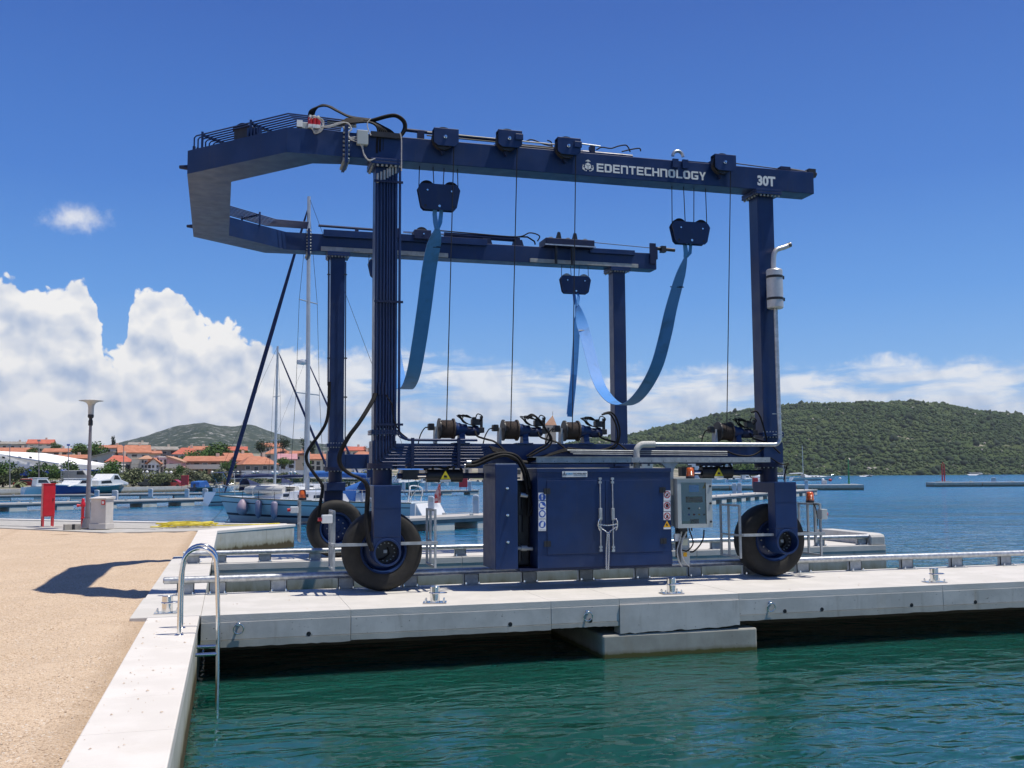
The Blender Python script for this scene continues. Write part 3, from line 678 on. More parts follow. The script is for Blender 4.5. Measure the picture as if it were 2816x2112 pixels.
part(MB().tube([(6.8, 23.35, 7.70), (7.0, 23.33, 7.7), (7.18, 23.33, 7.6), (7.2, 23.33, 7.52)], .02, 6), 'hose', blackr, smooth=60)
part(MB().tube(arc_pts([(4.7, 23.3, 7.72), (5.5, 23.3, 7.70), (6.7, 23.3, 7.68), (7.05, 23.3, 7.80), (7.3, 23.3, 7.74), (7.25, 23.3, 7.60)]), .016, 6), 'hose', blackr, smooth=60)
part(MB().cyl((8.6, 23.3, 7.66), (10.4, 23.3, 7.60), .009, 6), 'tension_cable', ropel)
ec = part(MB().box((10.18, 23.1, 7.15), (10.34, 23.149, 7.68)).box((10.375, 23.2, 7.3), (10.43, 23.5, 7.62)), 'end_bracket', navyd)
MB().cyl((10.4, 23.3, 7.60), (10.95, 23.3, 7.58), .045, 10).box((10.55, 23.22, 7.5), (10.68, 23.36, 7.66)).build('cable_clamp', black, ec)
part(MB().tube([(1.9, 23.3, 7.66), (3.3, 23.3, 7.64)], .03, 8).box((2.75, 23.26, 7.43), (2.83, 23.34, 7.64)), 'hydraulic_pipe', navyd)

# sheave blocks on the near beam with lowering ropes, and winches on the chassis
bl4 = [(3.36, 7.43, 1227, 1180), (4.46, 7.50, 1402, 1183), (5.51, 7.46, 1570, 1185), (8.47, 7.41, 1991, 1187)]
for i, (x, z, px, py) in enumerate(bl4):
    b_ = MB(); b_.pxz([(x-.21, z-.11), (x-.14, z-.16), (x+.15, z-.16), (x+.21, z-.10), (x+.21, z+.14), (x-.21, z+.14)], 15.82, 15.835)
    b_.pxz([(x-.21, z-.10), (x+.21, z-.10), (x+.21, z+.14), (x-.21, z+.14)], 15.98, 16.0)
    b_.box((x-.21, 15.835, z+.12), (x+.21, 15.98, z+.14)); b_.box((x+.195, 15.835, z-.05), (x+.21, 15.98, z+.12))
    b_.box((x-.2, 16.0, ZT), (x+.2, 16.42, ZT+.05))
    sb = part(b_, 'sheave_block', navy, bevel=.008)
    MB().lathe([(.02, -.05), (.19, -.05), (.17, 0), (.19, .05), (.02, .05)], (x-.04, 15.91, z-.02), (0, 1, 0), 26).build('sheave', black, sb, smooth=40)
    MB().lathe([(.0005, .05), (.02, .05), (.022, .02), (.03, .018), (.03, 0)], (x-.02, 15.82, z-.01), (0, -1, 0), 10).build('pin', steel, sb, smooth=40)
    if i in (1, 2): MB().box((x+.08, 15.79, z-.03), (x+.22, 15.815, z+.08)).build('cover', navy, sb, bevel=.01)
    MB().pxz([(x-.1, z-.17), (x+.02, z-.17), (x-.03, z-.27), (x-.05, z-.27)], 15.93, 16.0).build('tab', navyd, sb)
    # winch
    d = WY(px, py, 16.2); dx, dz = d[0], max(d[2], 2.36+.165)
    L = .105
    w = MB().lathe([(.05, -L), (.15, -L)] + [(.145+(.0 if k % 2 else .008), -L+2*L*k/22) for k in range(23)] + [(.15, L), (.05, L)], (dx, 16.2, dz), (1, 0, 0), 28)
    wo = part(w, 'winch', ropem, smooth=50)
    wo['label'] = ('leftmost winch with brown wire rope on the chassis', 'second winch from the left with brown wire rope', 'third winch from the left with brown wire rope', 'rightmost winch in front of the muffler leg')[i]
    for s_ in (-1, 1): MB().lathe([(.03, -.012), (.178, -.012), (.178, .012), (.03, .012)], (dx+s_*(L+.013), 16.2, dz), (1, 0, 0), 30).build('drum_flange', black if s_ < 0 else ropem, wo, smooth=40)
    MB().pyz([(16.12, 2.36), (16.28, 2.36), (16.26, dz+.04), (16.14, dz+.04)], dx-L-.1, dx-L-.06).build('bearing_plate', galvd, wo)
    MB().box((dx-L-.2, 16.12, dz-.02), (dx-L-.105, 16.26, dz+.09)).build('encoder_box', black, wo, bevel=.015)
    MB().tube(arc_pts([(dx-L-.2, 16.2, dz+.03), (dx-L-.26, 16.19, dz+.01), (dx-L-.33, 16.17, dz-.1), (dx-L-.37, 16.15, 2.36)]), .011, 6).build('cable', blackr, wo, smooth=60)
    gx = dx+L+.03
    MB().lathe([(.02, 0), (.115, 0), (.12, .03), (.105, .06), (.105, .09), (.085, .13), (.085, .2), (.078, .21)], (gx, 16.2, dz), (1, 0, 0), 22).build('gearbox', navy, wo, smooth=35)
    MB().lathe([(.02, 0), (.078, 0), (.082, .03), (.082, .19), (.06, .23), (.02, .23)], (gx+.2, 16.2, dz-.03), (1, 0, 0), 18).build('motor', navyd, wo, smooth=35)
    MB().box((gx+.40, 16.13, dz-.06), (gx+.50, 16.27, dz+.03)).build('motor_block', black, wo, bevel=.008)
    MB().pyz([(16.1, 2.36), (16.32, 2.36), (16.26, dz-.06), (16.14, dz-.06)], gx+.07, gx+.17).build('pedestal', navy, wo)
    MB().box((gx-.03, 16.08, 2.355), (gx+.24, 16.34, 2.375)).build('base_plate', navy, wo)
    MB().box((gx+.29, 16.13, dz+.07), (gx+.44, 16.25, dz+.17)).box((gx+.44, 16.16, dz+.03), (gx+.48, 16.22, dz+.22)).box((gx+.30, 16.11, dz+.17), (gx+.36, 16.2, dz+.2)).build('valve_block', black, wo, bevel=.006)
    hs = MB()
    for k in range(7):
        a = rnd.uniform(0, .05); y_ = 16.08+.02*k
        hs.tube(arc_pts([(gx+.32+.02*k, y_+.05, dz+.16), (gx+.18-.02*k, y_, dz+.22+.02*rnd.random()), (gx+.10+.02*rnd.random(), y_, dz+.17), (gx+.18, y_, dz+.10), (gx+.30+.02*k, y_+.02, dz+.05)], 5), .0075, 5)
    hs.tube(arc_pts([(gx+.4, 16.15, dz+.1), (gx+.46, 16.1, dz+.20), (gx+.38, 16.12, dz+.25), (gx+.34, 16.14, dz+.15)], 5), .010, 5)
    hs.tube(arc_pts([(gx+.33, 16.1, dz-.03), (gx+.36, 16.05, dz-.12), (gx+.5, 16.02, dz-.17), (gx+.65, 16.0, dz-.22), (gx+.85, 15.98, 2.2)], 5), .018, 6)
    hs.build('hose_bundle', blackr, wo, smooth=60)
    part(MB().tube([(dx-.03, 16.04, dz), (x-.04+.19, 15.92, z-.02)], .0085, 6), 'lowering_rope', ropel)
# long hoses that loop over the chassis from the winches
def hose(pts, Y, r=.018, dy=0.0, name='hose', mt=None, n=6):
    ps = []
    for k, p in enumerate(pts): q = WY(p[0], p[1], Y+(p[2] if len(p) > 2 else 0)); ps.append(tuple(q))
    return part(MB().tube(arc_pts(ps, n), r, 8), name, mt or blackr, smooth=60)
hose([(1445, 1150), (1462, 1140), (1478, 1150), (1495, 1172), (1512, 1200), (1505, 1220), (1470, 1240), (1448, 1255)], 15.98, .017)
hose([(1450, 1152), (1466, 1143), (1484, 1155), (1500, 1178), (1517, 1205), (1510, 1226), (1480, 1243), (1455, 1256)], 15.96, .017)
hose([(1660, 1137), (1680, 1134), (1695, 1150), (1705, 1185), (1700, 1215), (1685, 1234), (1620, 1238), (1560, 1232)], 15.99, .016)
hose([(1655, 1140), (1676, 1138), (1690, 1158), (1699, 1190), (1692, 1220), (1660, 1236), (1590, 1240)], 15.97, .016)
hose([(2066, 1134), (2080, 1131), (2092, 1150), (2104, 1190), (2108, 1210), (2100, 1232), (2070, 1252), (2030, 1252), (1995, 1240)], 15.98, .015)
for k in range(4): hose([(1345+3*k, 1228+4*k), (1385, 1240+3*k), (1420, 1262+2*k), (1455, 1270+k)], 15.95-.02*k, .014)
for k in range(3): hose([(1450, 1262+4*k), (1500, 1252+2*k), (1550, 1236+3*k), (1575, 1236+2*k)], 15.98-.01*k, .013)
hose([(1287, 1272), (1310, 1270), (1345, 1254), (1385, 1246), (1420, 1254), (1440, 1280), (1452, 1310), (1458, 1345)], 15.8, .028)
hose([(1280, 1281), (1310, 1279), (1345, 1264), (1385, 1252), (1418, 1262), (1436, 1290), (1446, 1325), (1450, 1360)], 15.78, .028)
for x0 in (1283, 1277): part(MB().cyl(WY(x0, 1271 if x0 > 1280 else 1281, 15.8), WY(x0+12, 1271 if x0 > 1280 else 1281, 15.8), .034, 12), 'hose_fitting', galv, smooth=40)
for k in range(5):
    part(MB().tube([WY(1560+4*k, 1238+2.5*k, 15.95), WY(2000, 1242+2.5*k, 15.95)], .008, 6), 'hydraulic_pipe', navyd if k % 2 else galvd)

# pipes down the left near leg, turning along the chassis
Yp = 16.035
lx = [1036.5, 1046, 1055, 1063.6, 1070, 1078, 1087]; elb = [1281, 1271, 1262, 1252, 1245, 1237, 1230]; xe = [1278, 1286, 1332, 1330, 1335, 1338, 1345]
for k in range(7):
    a = WY(lx[k], 900, Yp); e = WY(lx[k], elb[k], Yp); q = WY(xe[k], elb[k], Yp)
    part(MB().tube([(a[0], Yp, 6.62+.03*k), (a[0], Yp, e[2]+.05), (a[0]+.015, Yp, e[2]+.015), (a[0]+.05, Yp, e[2]), (q[0], Yp, e[2])], .0125, 8), 'hydraulic_pipe', navy, smooth=50)
    part(MB().cyl((a[0], Yp, 6.62+.03*k), (a[0], Yp, 6.78+.03*k), .02, 8), 'hose_fitting', galvd, smooth=40)
    part(MB().cyl((a[0], Yp, e[2]+.03), (a[0], Yp, e[2]+.1), .02, 8), 'pipe_elbow', navyd, smooth=40)
for pxx, r_ in ((1092, .011), (1100, .022)):
    a = WY(pxx, 500, Yp); z1 = WY(pxx, 1190, Yp)[2]; xo = a[0]
    part(MB().tube(arc_pts([(xo, Yp, 6.95), (xo, Yp, 5), (xo, Yp, 3.5), (xo, Yp, z1+.1), (xo+.03, Yp, z1-.03), (xo+.13, Yp, z1-.1), (xo+.3, Yp, z1-.115), (xo+1.3, Yp, z1-.115)], 5), r_, 10), 'hydraulic_pipe', navy, smooth=60)
for py in (497, 828, 1167):
    a = WY(1029, py, 16.02); b = WY(1108, py, 16.02)
    part(MB().box((a[0], 15.995, a[2]-.018), (b[0], 16.02, a[2]+.018)), 'pipe_clamp', navyd)
for pxx in (1135, 1262):
    a = WY(pxx, 1204, 16.0); b = WY(pxx, 1287, 16.0)
    part(MB().box((a[0]-.025, 15.99, b[2]), (a[0]+.025, 16.02, a[2])), 'pipe_clamp', navyd)
for py in (1100, 1085):
    for k in range(4):
        a = WY(1033+9*k, py-35, 16.03); part(MB().cyl((a[0], 16.03, a[2]-.12), (a[0], 16.03, a[2]+.08), .018, 8), 'pipe_coupling', navyd, smooth=40)
    break
# hose bundles from the legs to the wheel motors
for k, (dx, r_) in enumerate(((0, .024), (3.5, .019), (-3, .017))):
    hose([(1031+dx, 1082, 0), (1024+dx, 1102, -.05), (990+dx, 1158, -.2), (957+dx, 1203, -.25), (934+dx, 1251, -.25), (937+dx, 1281, -.25), (961+dx, 1303, -.25), (993+dx, 1318, -.25), (1010+dx, 1340, -.25), (1009+dx, 1390, -.27), (1007+dx, 1440, -.3), (1013+dx, 1485, -.34), (1024+dx, 1515, -.36)], 16.03, r_)
hose([(1062, 1085), (1070, 1100), (1078, 1112), (1082, 1150), (1098, 1185), (1120, 1205)], 16.0, .010)
for dx, r_ in ((0, .03), (3, .02)):
    hose([(905+dx, 1050), (903+dx, 1120), (897+dx, 1158), (882+dx, 1188), (846+dx, 1239), (843+dx, 1269), (861+dx, 1299), (882+dx, 1328), (886+dx, 1346), (879+dx, 1390), (872+dx, 1440)], 23.0, r_)
part(MB().tube([WY(904, 700, 23.1), WY(902, 1060, 23.1)], .018, 8), 'hydraulic_pipe', navyd, smooth=50)
part(MB().tube([WY(951, 720, 23.1), WY(949, 1230, 23.1)], .014, 8), 'hydraulic_pipe', navyd, smooth=50)
for py in (755, 985, 1092):
    for pxx in (904, 950): part(MB().box(tuple(WY(pxx-4, py-2, 23.08)), tuple(WY(pxx+4, py+2, 23.14))), 'pipe_clamp', black)
# steering cylinders and tie rods under the chassis
for x0, x1, bx0, bx1, pz_ in ((1092, 1330, 1176, 1275, 1309), (1900, 2110, 1936, 2020, 1300)):
    a = WY(x0, pz_, 16.25); b = WY(x1, pz_, 16.25); z = a[2]
    sc_ = part(MB().cyl((a[0], 16.25, z), (b[0], 16.25, z), .045, 14), 'steering_cylinder', navyd, smooth=40)
    p0 = WY(bx0, pz_, 16.12)[0]; p1 = WY(bx1, pz_, 16.12)[0]
    MB().cyl((p0, 16.25, z), (p1, 16.25, z), .105, 18).build('cylinder_barrel', black, sc_, smooth=40)
    for xx in (p0+.1, p0+.35, p1-.15): MB().cyl((xx, 16.25, z+.08), (xx+.03, 16.22, z+.2), .02, 6).build('hose_port', black, sc_)
    MB().box((p0-.4, 16.18, z-.06), (p0-.15, 16.32, z+.1)).build('rod_end', black, sc_)
    MB().cyl((p0-.16, 16.22, z), (p0-.01, 16.22, z), .025, 8).build('piston_rod', chrome, sc_)
    MB().tube(arc_pts([(p0-.05, 16.2, z+.1), (p0+.12, 16.18, z+.16), (p0+.3, 16.2, z+.12), (p0+.5, 16.18, z+.17), (p1, 16.2, z+.08)]), .018, 6).build('hose', blackr, sc_, smooth=60)
    MB().box((a[0]+.15, 16.15, z+.12), (a[0]+.55, 16.36, 2.03)).build('mount', navyd, sc_)
    tw = pm('warning_yellow', (.62, .52, .02), None, rough=.5) if 'warning_yellow' not in MAT else MAT['warning_yellow']
    tx = (p0+p1)/2
    tr = MB().pxz([(tx-.085, z-.06), (tx+.085, z-.06), (tx, z+.085)], 16.136, 16.14).build('warning_sign', tw, sc_)
    MB().pxz([(tx-.03, z-.03), (tx+.03, z-.03), (tx+.02, z+.0), (tx-.02, z+.01)], 16.133, 16.1355).build('pictogram', black, tr)
    MB().box((tx-.09, 16.136, z-.1), (tx+.09, 16.14, z-.065)).build('sign_strip', whitep, sc_)
# ------------------------------------------------------------------ engine housing, tank, cabinet
HY = 15.55
hx0, hx1 = WY(1478, 1400, HY)[0], WY(1846, 1400, HY)[0]; hz0, hz1 = .345, WY(1600, 1290, HY)[2]
EH = part(MB().box((hx0, HY, hz0), (hx1, 16.42, hz1)), 'engine_housing', navy, bevel=.012)
MB().box((hx0-.008, HY-.012, hz1-.055), (hx1+.008, 16.43, hz1+.012)).build('roof_lip', navy, EH, bevel=.006)
MB().box((hx0-.30, HY+.02, .31), (hx1+.005, 16.40, .342)).build('base_frame', navyd, EH)
MB().box((hx0-.002, HY-.006, hz0), (hx1+.002, HY-.001, hz0+.20)).build('lower_panel', navy, EH)
dz0, dz1 = hz0+.215, WY(1600, 1321, HY)[2]
xm = WY(1664, 1400, HY)[0]
dl0 = WY(1504, 1400, HY)[0]; dr1 = WY(1822, 1400, HY)[0]
for x0, x1 in ((dl0, xm-.006), (xm+.006, dr1)): MB().box((x0, HY-.012, dz0), (x1, HY-.001, dz1)).build('door', navy, EH, bevel=.004)
for x in (dl0, dr1):
    for z in (dz0+.17, dz1-.17):
        h_ = MB().box((x-.055, HY-.02, z-.045), (x-.005, HY-.008, z+.045)).box((x+.005, HY-.02, z-.045), (x+.055, HY-.008, z+.045)).cyl((x, HY-.018, z-.045), (x, HY-.018, z+.045), .009, 8); h_.build('hinge', black, EH)
for px_ in (1649, 1683):
    x = WY(px_, 1400, HY)[0]; za = WY(px_, 1517, HY)[2]; zb_ = WY(px_, 1313, HY)[2]
    lb = MB().cyl((x, HY-.035, za), (x, HY-.035, zb_), .011, 10).build('latch_rod', galv, EH, smooth=40)
    for z in (za+.02, za+.075, zb_-.02, zb_-.08): MB().box((x-.026, HY-.045, z-.018), (x+.026, HY-.008, z+.018)).build('keeper', galv, lb)
    zh = WY(px_, 1414, HY)[2]; MB().box((x-.026, HY-.055, zh-.10), (x+.026, HY-.010, zh+.10)).build('lock_case', galvd, lb, bevel=.006)
    s_ = -1 if px_ < 1660 else 1
    MB().tube(arc_pts([(x+s_*.01, HY-.06, zh-.07), (x+s_*.05, HY-.09, zh-.09), (x+s_*.055, HY-.09, zh-.2), (x+s_*.03, HY-.08, zh-.26)]), .010, 8).build('handle', steel, lb, smooth=60)
# chain between the handles
ch = MB()
def chain(m_, pts, pitch=.022, r=.0045):
    P = arc_pts(pts, 16); d = [0]
    for a, b in zip(P, P[1:]): d.append(d[-1]+(Vector(b)-Vector(a)).length)
    k = 0; s = 0
    while s < d[-1]:
        i = max(j for j in range(len(d)) if d[j] <= s); i = min(i, len(P)-2); t = (s-d[i])/max(1e-6, d[i+1]-d[i]); c = Vector(P[i]).lerp(Vector(P[i+1]), t); T = (Vector(P[i+1])-Vector(P[i])).normalized()
        u = T.orthogonal().normalized(); w = T.cross(u); ax = u if k % 2 else w
        m_.tube([c+T*.016*cos(a)+ax*.010*sin(a) for a in [2*pi*j/8 for j in range(8)]], r, 4, closed=True); s += pitch; k += 1
xa, xb = WY(1645, 1440, HY)[0]-.03, WY(1688, 1440, HY)[0]+.03; zc = WY(1660, 1444, HY)[2]
chain(ch, [(xa, HY-.09, zc+.02), ((xa+xb)/2, HY-.09, zc+.0), (xb, HY-.09, zc+.02)])
chain(ch, [(xa, HY-.09, zc-.01), ((xa*.6+xb*.4), HY-.09, zc-.1), ((xa+xb)/2, HY-.09, zc-.15), (xa*.4+xb*.6, HY-.09, zc-.1), (xb, HY-.09, zc-.01)])
for o_ in (-.014, .014): chain(ch, [((xa+xb)/2+o_, HY-.09, zc-.15), ((xa+xb)/2+o_*1.6-.008, HY-.08, zc-.42), ((xa+xb)/2+o_*1.2-.016, HY-.075, zc-.70)])
ch.build('padlock_chain', steel, EH, smooth=60)
# lettering ------------------------------------------------------
GL = {  # strokes as rectangles in a 1 x 1 cell (x0,y0,x1,y1)
 'E': (.86, [(0, 0, .22, 1), (0, 0, .86, .2), (0, .41, .80, .60), (0, .8, .86, 1)]), 'D': (.92, [(0, 0, .22, 1), (0, 0, .74, .2), (0, .8, .74, 1), (.70, .16, .92, .84), (.62, .08, .84, .92)]),
 'n': (.90, [(0, 0, .22, 1), (0, .8, .8, 1), (.68, 0, .90, .92)]), 'T': (.86, [(0, .8, .86, 1), (.32, 0, .54, 1)]), 'C': (.86, [(0, .08, .22, .92), (.08, 0, .86, .2), (.08, .8, .86, 1)]),
 'H': (.90, [(0, 0, .22, 1), (.68, 0, .90, 1), (0, .41, .9, .6)]), 'O': (.92, [(0, .18, .22, .82), (.70, .18, .92, .82), (.18, 0, .74, .2), (.18, .8, .74, 1), (.08, .08, .28, .92), (.64, .08, .84, .92)]),
 'L': (.78, [(0, 0, .22, 1), (0, 0, .78, .2)]), 'G': (.92, [(0, .08, .22, .92), (.08, 0, .84, .2), (.08, .8, .92, 1), (.70, .08, .92, .5), (.45, .36, .92, .54)]),
 'Y': (.88, [(.33, 0, .55, .45)])}
def lettering(word, x0, z0, h, wtot, y, gap=.13):
    m_ = MB(); adv = sum(GL[c][0]+gap for c in word)-gap; s = wtot/adv; x = x0; k = 0
    for c in word:
        w, rs = GL[c]
        for (a, b, c2, d) in rs:
            k += 1; m_.box((x+a*s, y-.001-.00008*k, z0+b*h), (x+c2*s, y+.0005, z0+d*h))
        if c == 'Y':
            for sg in (-1, 1):
                cx_ = x+.44*s; k += 1; yy = y-.001-.00008*k
                p = [(cx_+sg*.44*s, z0+h), (cx_+sg*.20*s, z0+h), (cx_-sg*.10*s, z0+.36*h), (cx_+sg*.10*s, z0+.34*h)]
                m_.pxz(p, yy, y+.0005)
        x += (w+gap)*s
    return m_
def logo_mark(cx_, cz, r, y):
    m_ = MB(); H = lambda a, rr_: (cx_+rr_*cos(radians(a)), cz+rr_*sin(radians(a)))
    c0 = (cx_, cz)
    for a in (90, 210, 330):               # cube: three rhombs
        g_ = .045*r; a1, a2 = a-60, a+60
        off = (g_*cos(radians(a)), g_*sin(radians(a)))
        m_.pxz([(p[0]+off[0], p[1]+off[1]) for p in (c0, H(a1, .5*r), H(a, .5*r), H(a2, .5*r))], y-.0012, y+.0005)
    for a in (90, 210, 330):               # three arrow brackets round it
        for sg in (-1, 1):
            p = [H(a, r), H(a, .80*r), H(a+sg*22, .74*r), H(a+sg*30, .86*r)]
            m_.pxz(p if sg > 0 else p[::-1], y-.0014-.0003*sg, y+.0005)
            q = [H(a+sg*30, .80*r), H(a+sg*33, .62*r), H(a+sg*43, .68*r), H(a+sg*40, .86*r)]
            if a != 90: m_.pxz(q if sg > 0 else q[::-1], y-.002-.0003*sg, y+.0005)
        s_ = [H(a-7, .62*r), H(a+7, .62*r), H(a+5, .88*r), H(a-5, .88*r)]; m_.pxz(s_, y-.0025, y+.0005)
    return m_
a = WY(1641, 472, 16.03); b = WY(1941, 493, 16.03); top = WY(1641, 449, 16.03)
lettering('EDEnTECHnOLOGY', a[0], a[2], top[2]-a[2], b[0]-a[0], 16.0285).build('lettering', whitep, tb1)
lg_ = WY(1617, 457, 16.03); logo_mark(lg_[0], lg_[2], .118, 16.0285).build('logo', whitep, tb1)
def text_mesh(body, x0, x1, z0, z1, y, mt, parent, name='lettering', bold=.0):
    cu = bpy.data.curves.new('t', 'FONT'); cu.body = body; cu.offset = bold; cu.extrude = .0; ob = bpy.data.objects.new('t', cu); col.objects.link(ob)
    bpy.context.view_layer.update(); me = bpy.data.meshes.new_from_object(ob.evaluated_get(bpy.context.evaluated_depsgraph_get()))
    bpy.data.objects.remove(ob); v = [p.co.copy() for p in me.vertices]; fs = [tuple(p.vertices) for p in me.polygons]
    ax0, ax1 = min(p.x for p in v), max(p.x for p in v); ay0, ay1 = min(p.y for p in v), max(p.y for p in v)
    return MB().ext([(x0+(p.x-ax0)/(ax1-ax0)*(x1-x0), y, z0+(p.y-ay0)/(ay1-ay0)*(z1-z0)) for p in v], fs).build(name, mt, parent)
a = WY(2083, 509, 16.03); b = WY(2132.5, 512, 16.03); t_ = WY(2083, 482, 16.03)
text_mesh('30T', a[0], b[0], a[2]-.005, t_[2], 16.0275, whitep, tb1, bold=.045)
# maker's plate and stickers on the housing
signb = pm('sign_blue', (.02, .09, .42), None, rough=.4); signr = pm('sign_red', (.45, .012, .02), None, rough=.4); signw = pm('sign_white', (.74, .76, .77), None, rough=.4); signy = pm('sign_amber', (.78, .40, .01), None, rough=.4)
cyan = pm('sign_cyan', (.03, .30, .58), None, rough=.4); signk = pm('sign_black', (.01, .01, .012), None, rough=.4); slate = pm('sign_slate', (.06, .08, .12), None, rough=.4)
YS = HY-.0125
def hp(px, py): p = WY(px, py, YS); return p[0], p[2]
(x0, z1), (x1, z0) = hp(1546, 1296), hp(1615, 1311.5)
mp = MB().box((x0, YS-.004, z0), (x1, YS, z1)).build('maker_plate', signw, EH)
hh = (z1-z0); ww = x1-x0
logo_mark(x0+.085*ww, z0+.52*hh, .42*hh, YS-.0055).build('logo', slate, mp)
lettering('EDEn', x0+.16*ww, z0+.42*hh, .30*hh, .25*ww, YS-.0055).build('lettering', cyan, mp)
lettering('TECHnOLOGY', x0+.42*ww, z0+.42*hh, .30*hh, .555*ww, YS-.0055).build('lettering', slate, mp)
MB().box((x0+.45*ww, YS-.0052, z0+.2*hh), (x1-.04*ww, YS-.0045, z0+.25*hh)).build('underline', slate, mp)
def disc(cx_, cz, r, y, n=24): return MB().pxz([(cx_+r*cos(2*pi*k/n), cz+r*sin(2*pi*k/n)) for k in range(n)], y-.001, y)
ys = [(1355, 1376, 0, ''), (1378, 1400, 1, ''), (1401, 1429, 2, 'WEAR HELMET'), (1430, 1460, 3, 'WEAR GLOVES')]
for (ya, yb, kind, tx) in ys:
    (x0, z1), (x1, z0) = hp(1481, ya), hp(1502, yb); y = HY-.002
    st = MB().box((x0, y-.003, z0), (x1, y, z1)).build('safety_sticker', signw, EH); w = x1-x0; cx_ = (x0+x1)/2; r = w*.46; cz = z1-r-.012
    disc(cx_, cz, r, y-.0035).build('sign_disc', signb, st); y2 = y-.005
    if kind == 0: g_ = MB().box((cx_-.1*w, y2-.001, cz-.06*w), (cx_+.1*w, y2, cz+.32*w)).box((cx_-.09*w, y2-.001, cz-.3*w), (cx_+.09*w, y2, cz-.14*w))
    elif kind == 1: g_ = MB().pxz([(cx_-.3*w, cz-.25*w), (cx_+.33*w, cz-.25*w), (cx_+.33*w, cz-.1*w), (cx_+.02*w, cz+.05*w), (cx_-.03*w, cz+.28*w), (cx_-.3*w, cz+.28*w)], y2-.001, y2)
    elif kind == 2: g_ = MB().pxz([(cx_+.3*w*cos(t), cz+.02*w+.3*w*sin(t)) for t in [pi*k/10 for k in range(11)]] + [(cx_-.22*w, cz-.2*w), (cx_, cz-.34*w), (cx_+.22*w, cz-.2*w)], y2-.001, y2)
    else: g_ = MB().pxz([(cx_-.22*w, cz-.32*w), (cx_+.14*w, cz-.32*w), (cx_+.2*w, cz+.0*w), (cx_+.22*w, cz+.34*w), (cx_+.02*w, cz+.34*w), (cx_-.2*w, cz+.12*w)], y2-.001, y2)
    g_.build('pictogram', signw, st)
    if tx: text_mesh(tx, x0+.06*w, x1-.06*w, z0+.06*w, z0+.2*w, y-.0042, slate, st)
for j, (ya, yb) in enumerate(((1349, 1377), (1379, 1406), (1408, 1430))):
    (x0, z1), (x1, z0) = hp(1825, ya), hp(1845, yb); y = HY-.002
    st = MB().box((x0, y-.003, z0), (x1, y, z1)).build('safety_sticker', signw, EH); w = x1-x0; cx_ = (x0+x1)/2; r = w*.46; cz = z1-r-.01; n = 28
    MB().lathe([(r*.76, 0), (r, 0)], (cx_, y-.004, cz), (0, -1, 0), n).build('sign_ring', signr, st)
    gl = MB(); y3 = y-.0038
    if j == 0: gl.pxz([(cx_-.26*w, cz-.2*w), (cx_-.1*w, cz-.26*w), (cx_+.25*w, cz+.12*w), (cx_+.12*w, cz+.24*w)], y3-.0008, y3)
    elif j == 1: gl.pxz([(cx_-.14*w, cz-.26*w), (cx_+.2*w, cz-.26*w), (cx_+.24*w, cz+.08*w), (cx_+.1*w, cz+.28*w), (cx_-.08*w, cz+.26*w), (cx_-.24*w, cz+.02*w)], y3-.0008, y3)
    else: gl.pxz([(cx_-.18*w, cz-.24*w), (cx_+.12*w, cz-.24*w), (cx_+.2*w, cz+.02*w), (cx_-.02*w, cz+.26*w)], y3-.0008, y3)
    gl.build('pictogram', signk, st)
    MB().pxz([(cx_-.62*r, cz+.5*r), (cx_-.5*r, cz+.62*r), (cx_+.62*r, cz-.5*r), (cx_+.5*r, cz-.62*r)], y-.0056, y-.0048).build('sign_bar', signr, st)
(x0, z1), (x1, z0) = hp(1825, 1432), hp(1845, 1455); y = HY-.002; cx_ = (x0+x1)/2
st = MB().box((x0, y-.003, z0), (x1, y, z0+.03)).build('safety_sticker', signw, EH)
MB().pxz([(x0, z0+.032), (x1, z0+.032), (cx_, z1)], y-.003, y).build('sign_triangle', signy, st)
MB().pxz([(cx_-.018, z0+.09), (cx_+.012, z0+.09), (cx_+.004, z0+.07), (cx_+.018, z0+.07), (cx_-.01, z0+.035), (cx_-.002, z0+.062), (cx_-.018, z0+.062)], y-.0042, y-.0035).build('pictogram', signk, st)
# oil tank on the left
TY = 15.6
tx0, tx1 = WY(1362, 1400, TY)[0], WY(1424, 1400, TY)[0]; tz1 = WY(1390, 1277, TY)[2]
OT = part(MB().box((tx0, TY, .335), (tx1, 16.42, tz1)), 'oil_tank', navy, bevel=.012)
MB().box((tx0+.02, TY+.03, tz1), (tx1-.02, 16.35, tz1+.018)).build('tank_lid', galvd, OT)
for px_, py in ((1394, 1343), (1395, 1417), (1396, 1491)):
    p = WY(px_, py, TY); MB().lathe([(.0005, .055), (.014, .055), (.014, .03), (.024, .028), (.024, 0)], (p[0], TY, p[2]), (0, -1, 0), 10).build('stud', steel, OT, smooth=40)
# pumps, filters and hoses between tank and housing
for z, r_ in ((1.42, .055), (1.05, .07), (.58, .05)): part(MB().cyl((tx1+.09, 15.85, z-.14), (tx1+.09, 15.85, z+.14), r_, 14), 'filter', black, smooth=40)
part(MB().cyl((tx1, 15.78, .66), (hx0-.02, 15.78, .64), .03, 10).cyl((tx1+.1, 15.78, .655), (tx1+.2, 15.78, .65), .045, 8), 'suction_pipe', galvd, smooth=40)
part(MB().box((tx1+.02, 15.95, .35), (hx0-.01, 16.3, 1.75)), 'pump_unit', black, bevel=.03)
part(MB().cyl((tx1+.1, 15.8, 1.52), (tx1+.22, 15.8, 1.50), .04, 10), 'return_filter', galv, smooth=40)
for k in range(7): hose([(1436+2*k, 1290+3*k), (1446+2*k, 1330), (1455+2*k, 1370+4*k), (1452+3*k, 1420-5*k), (1464, 1395+6*k)], 15.78+.02*k, .016)
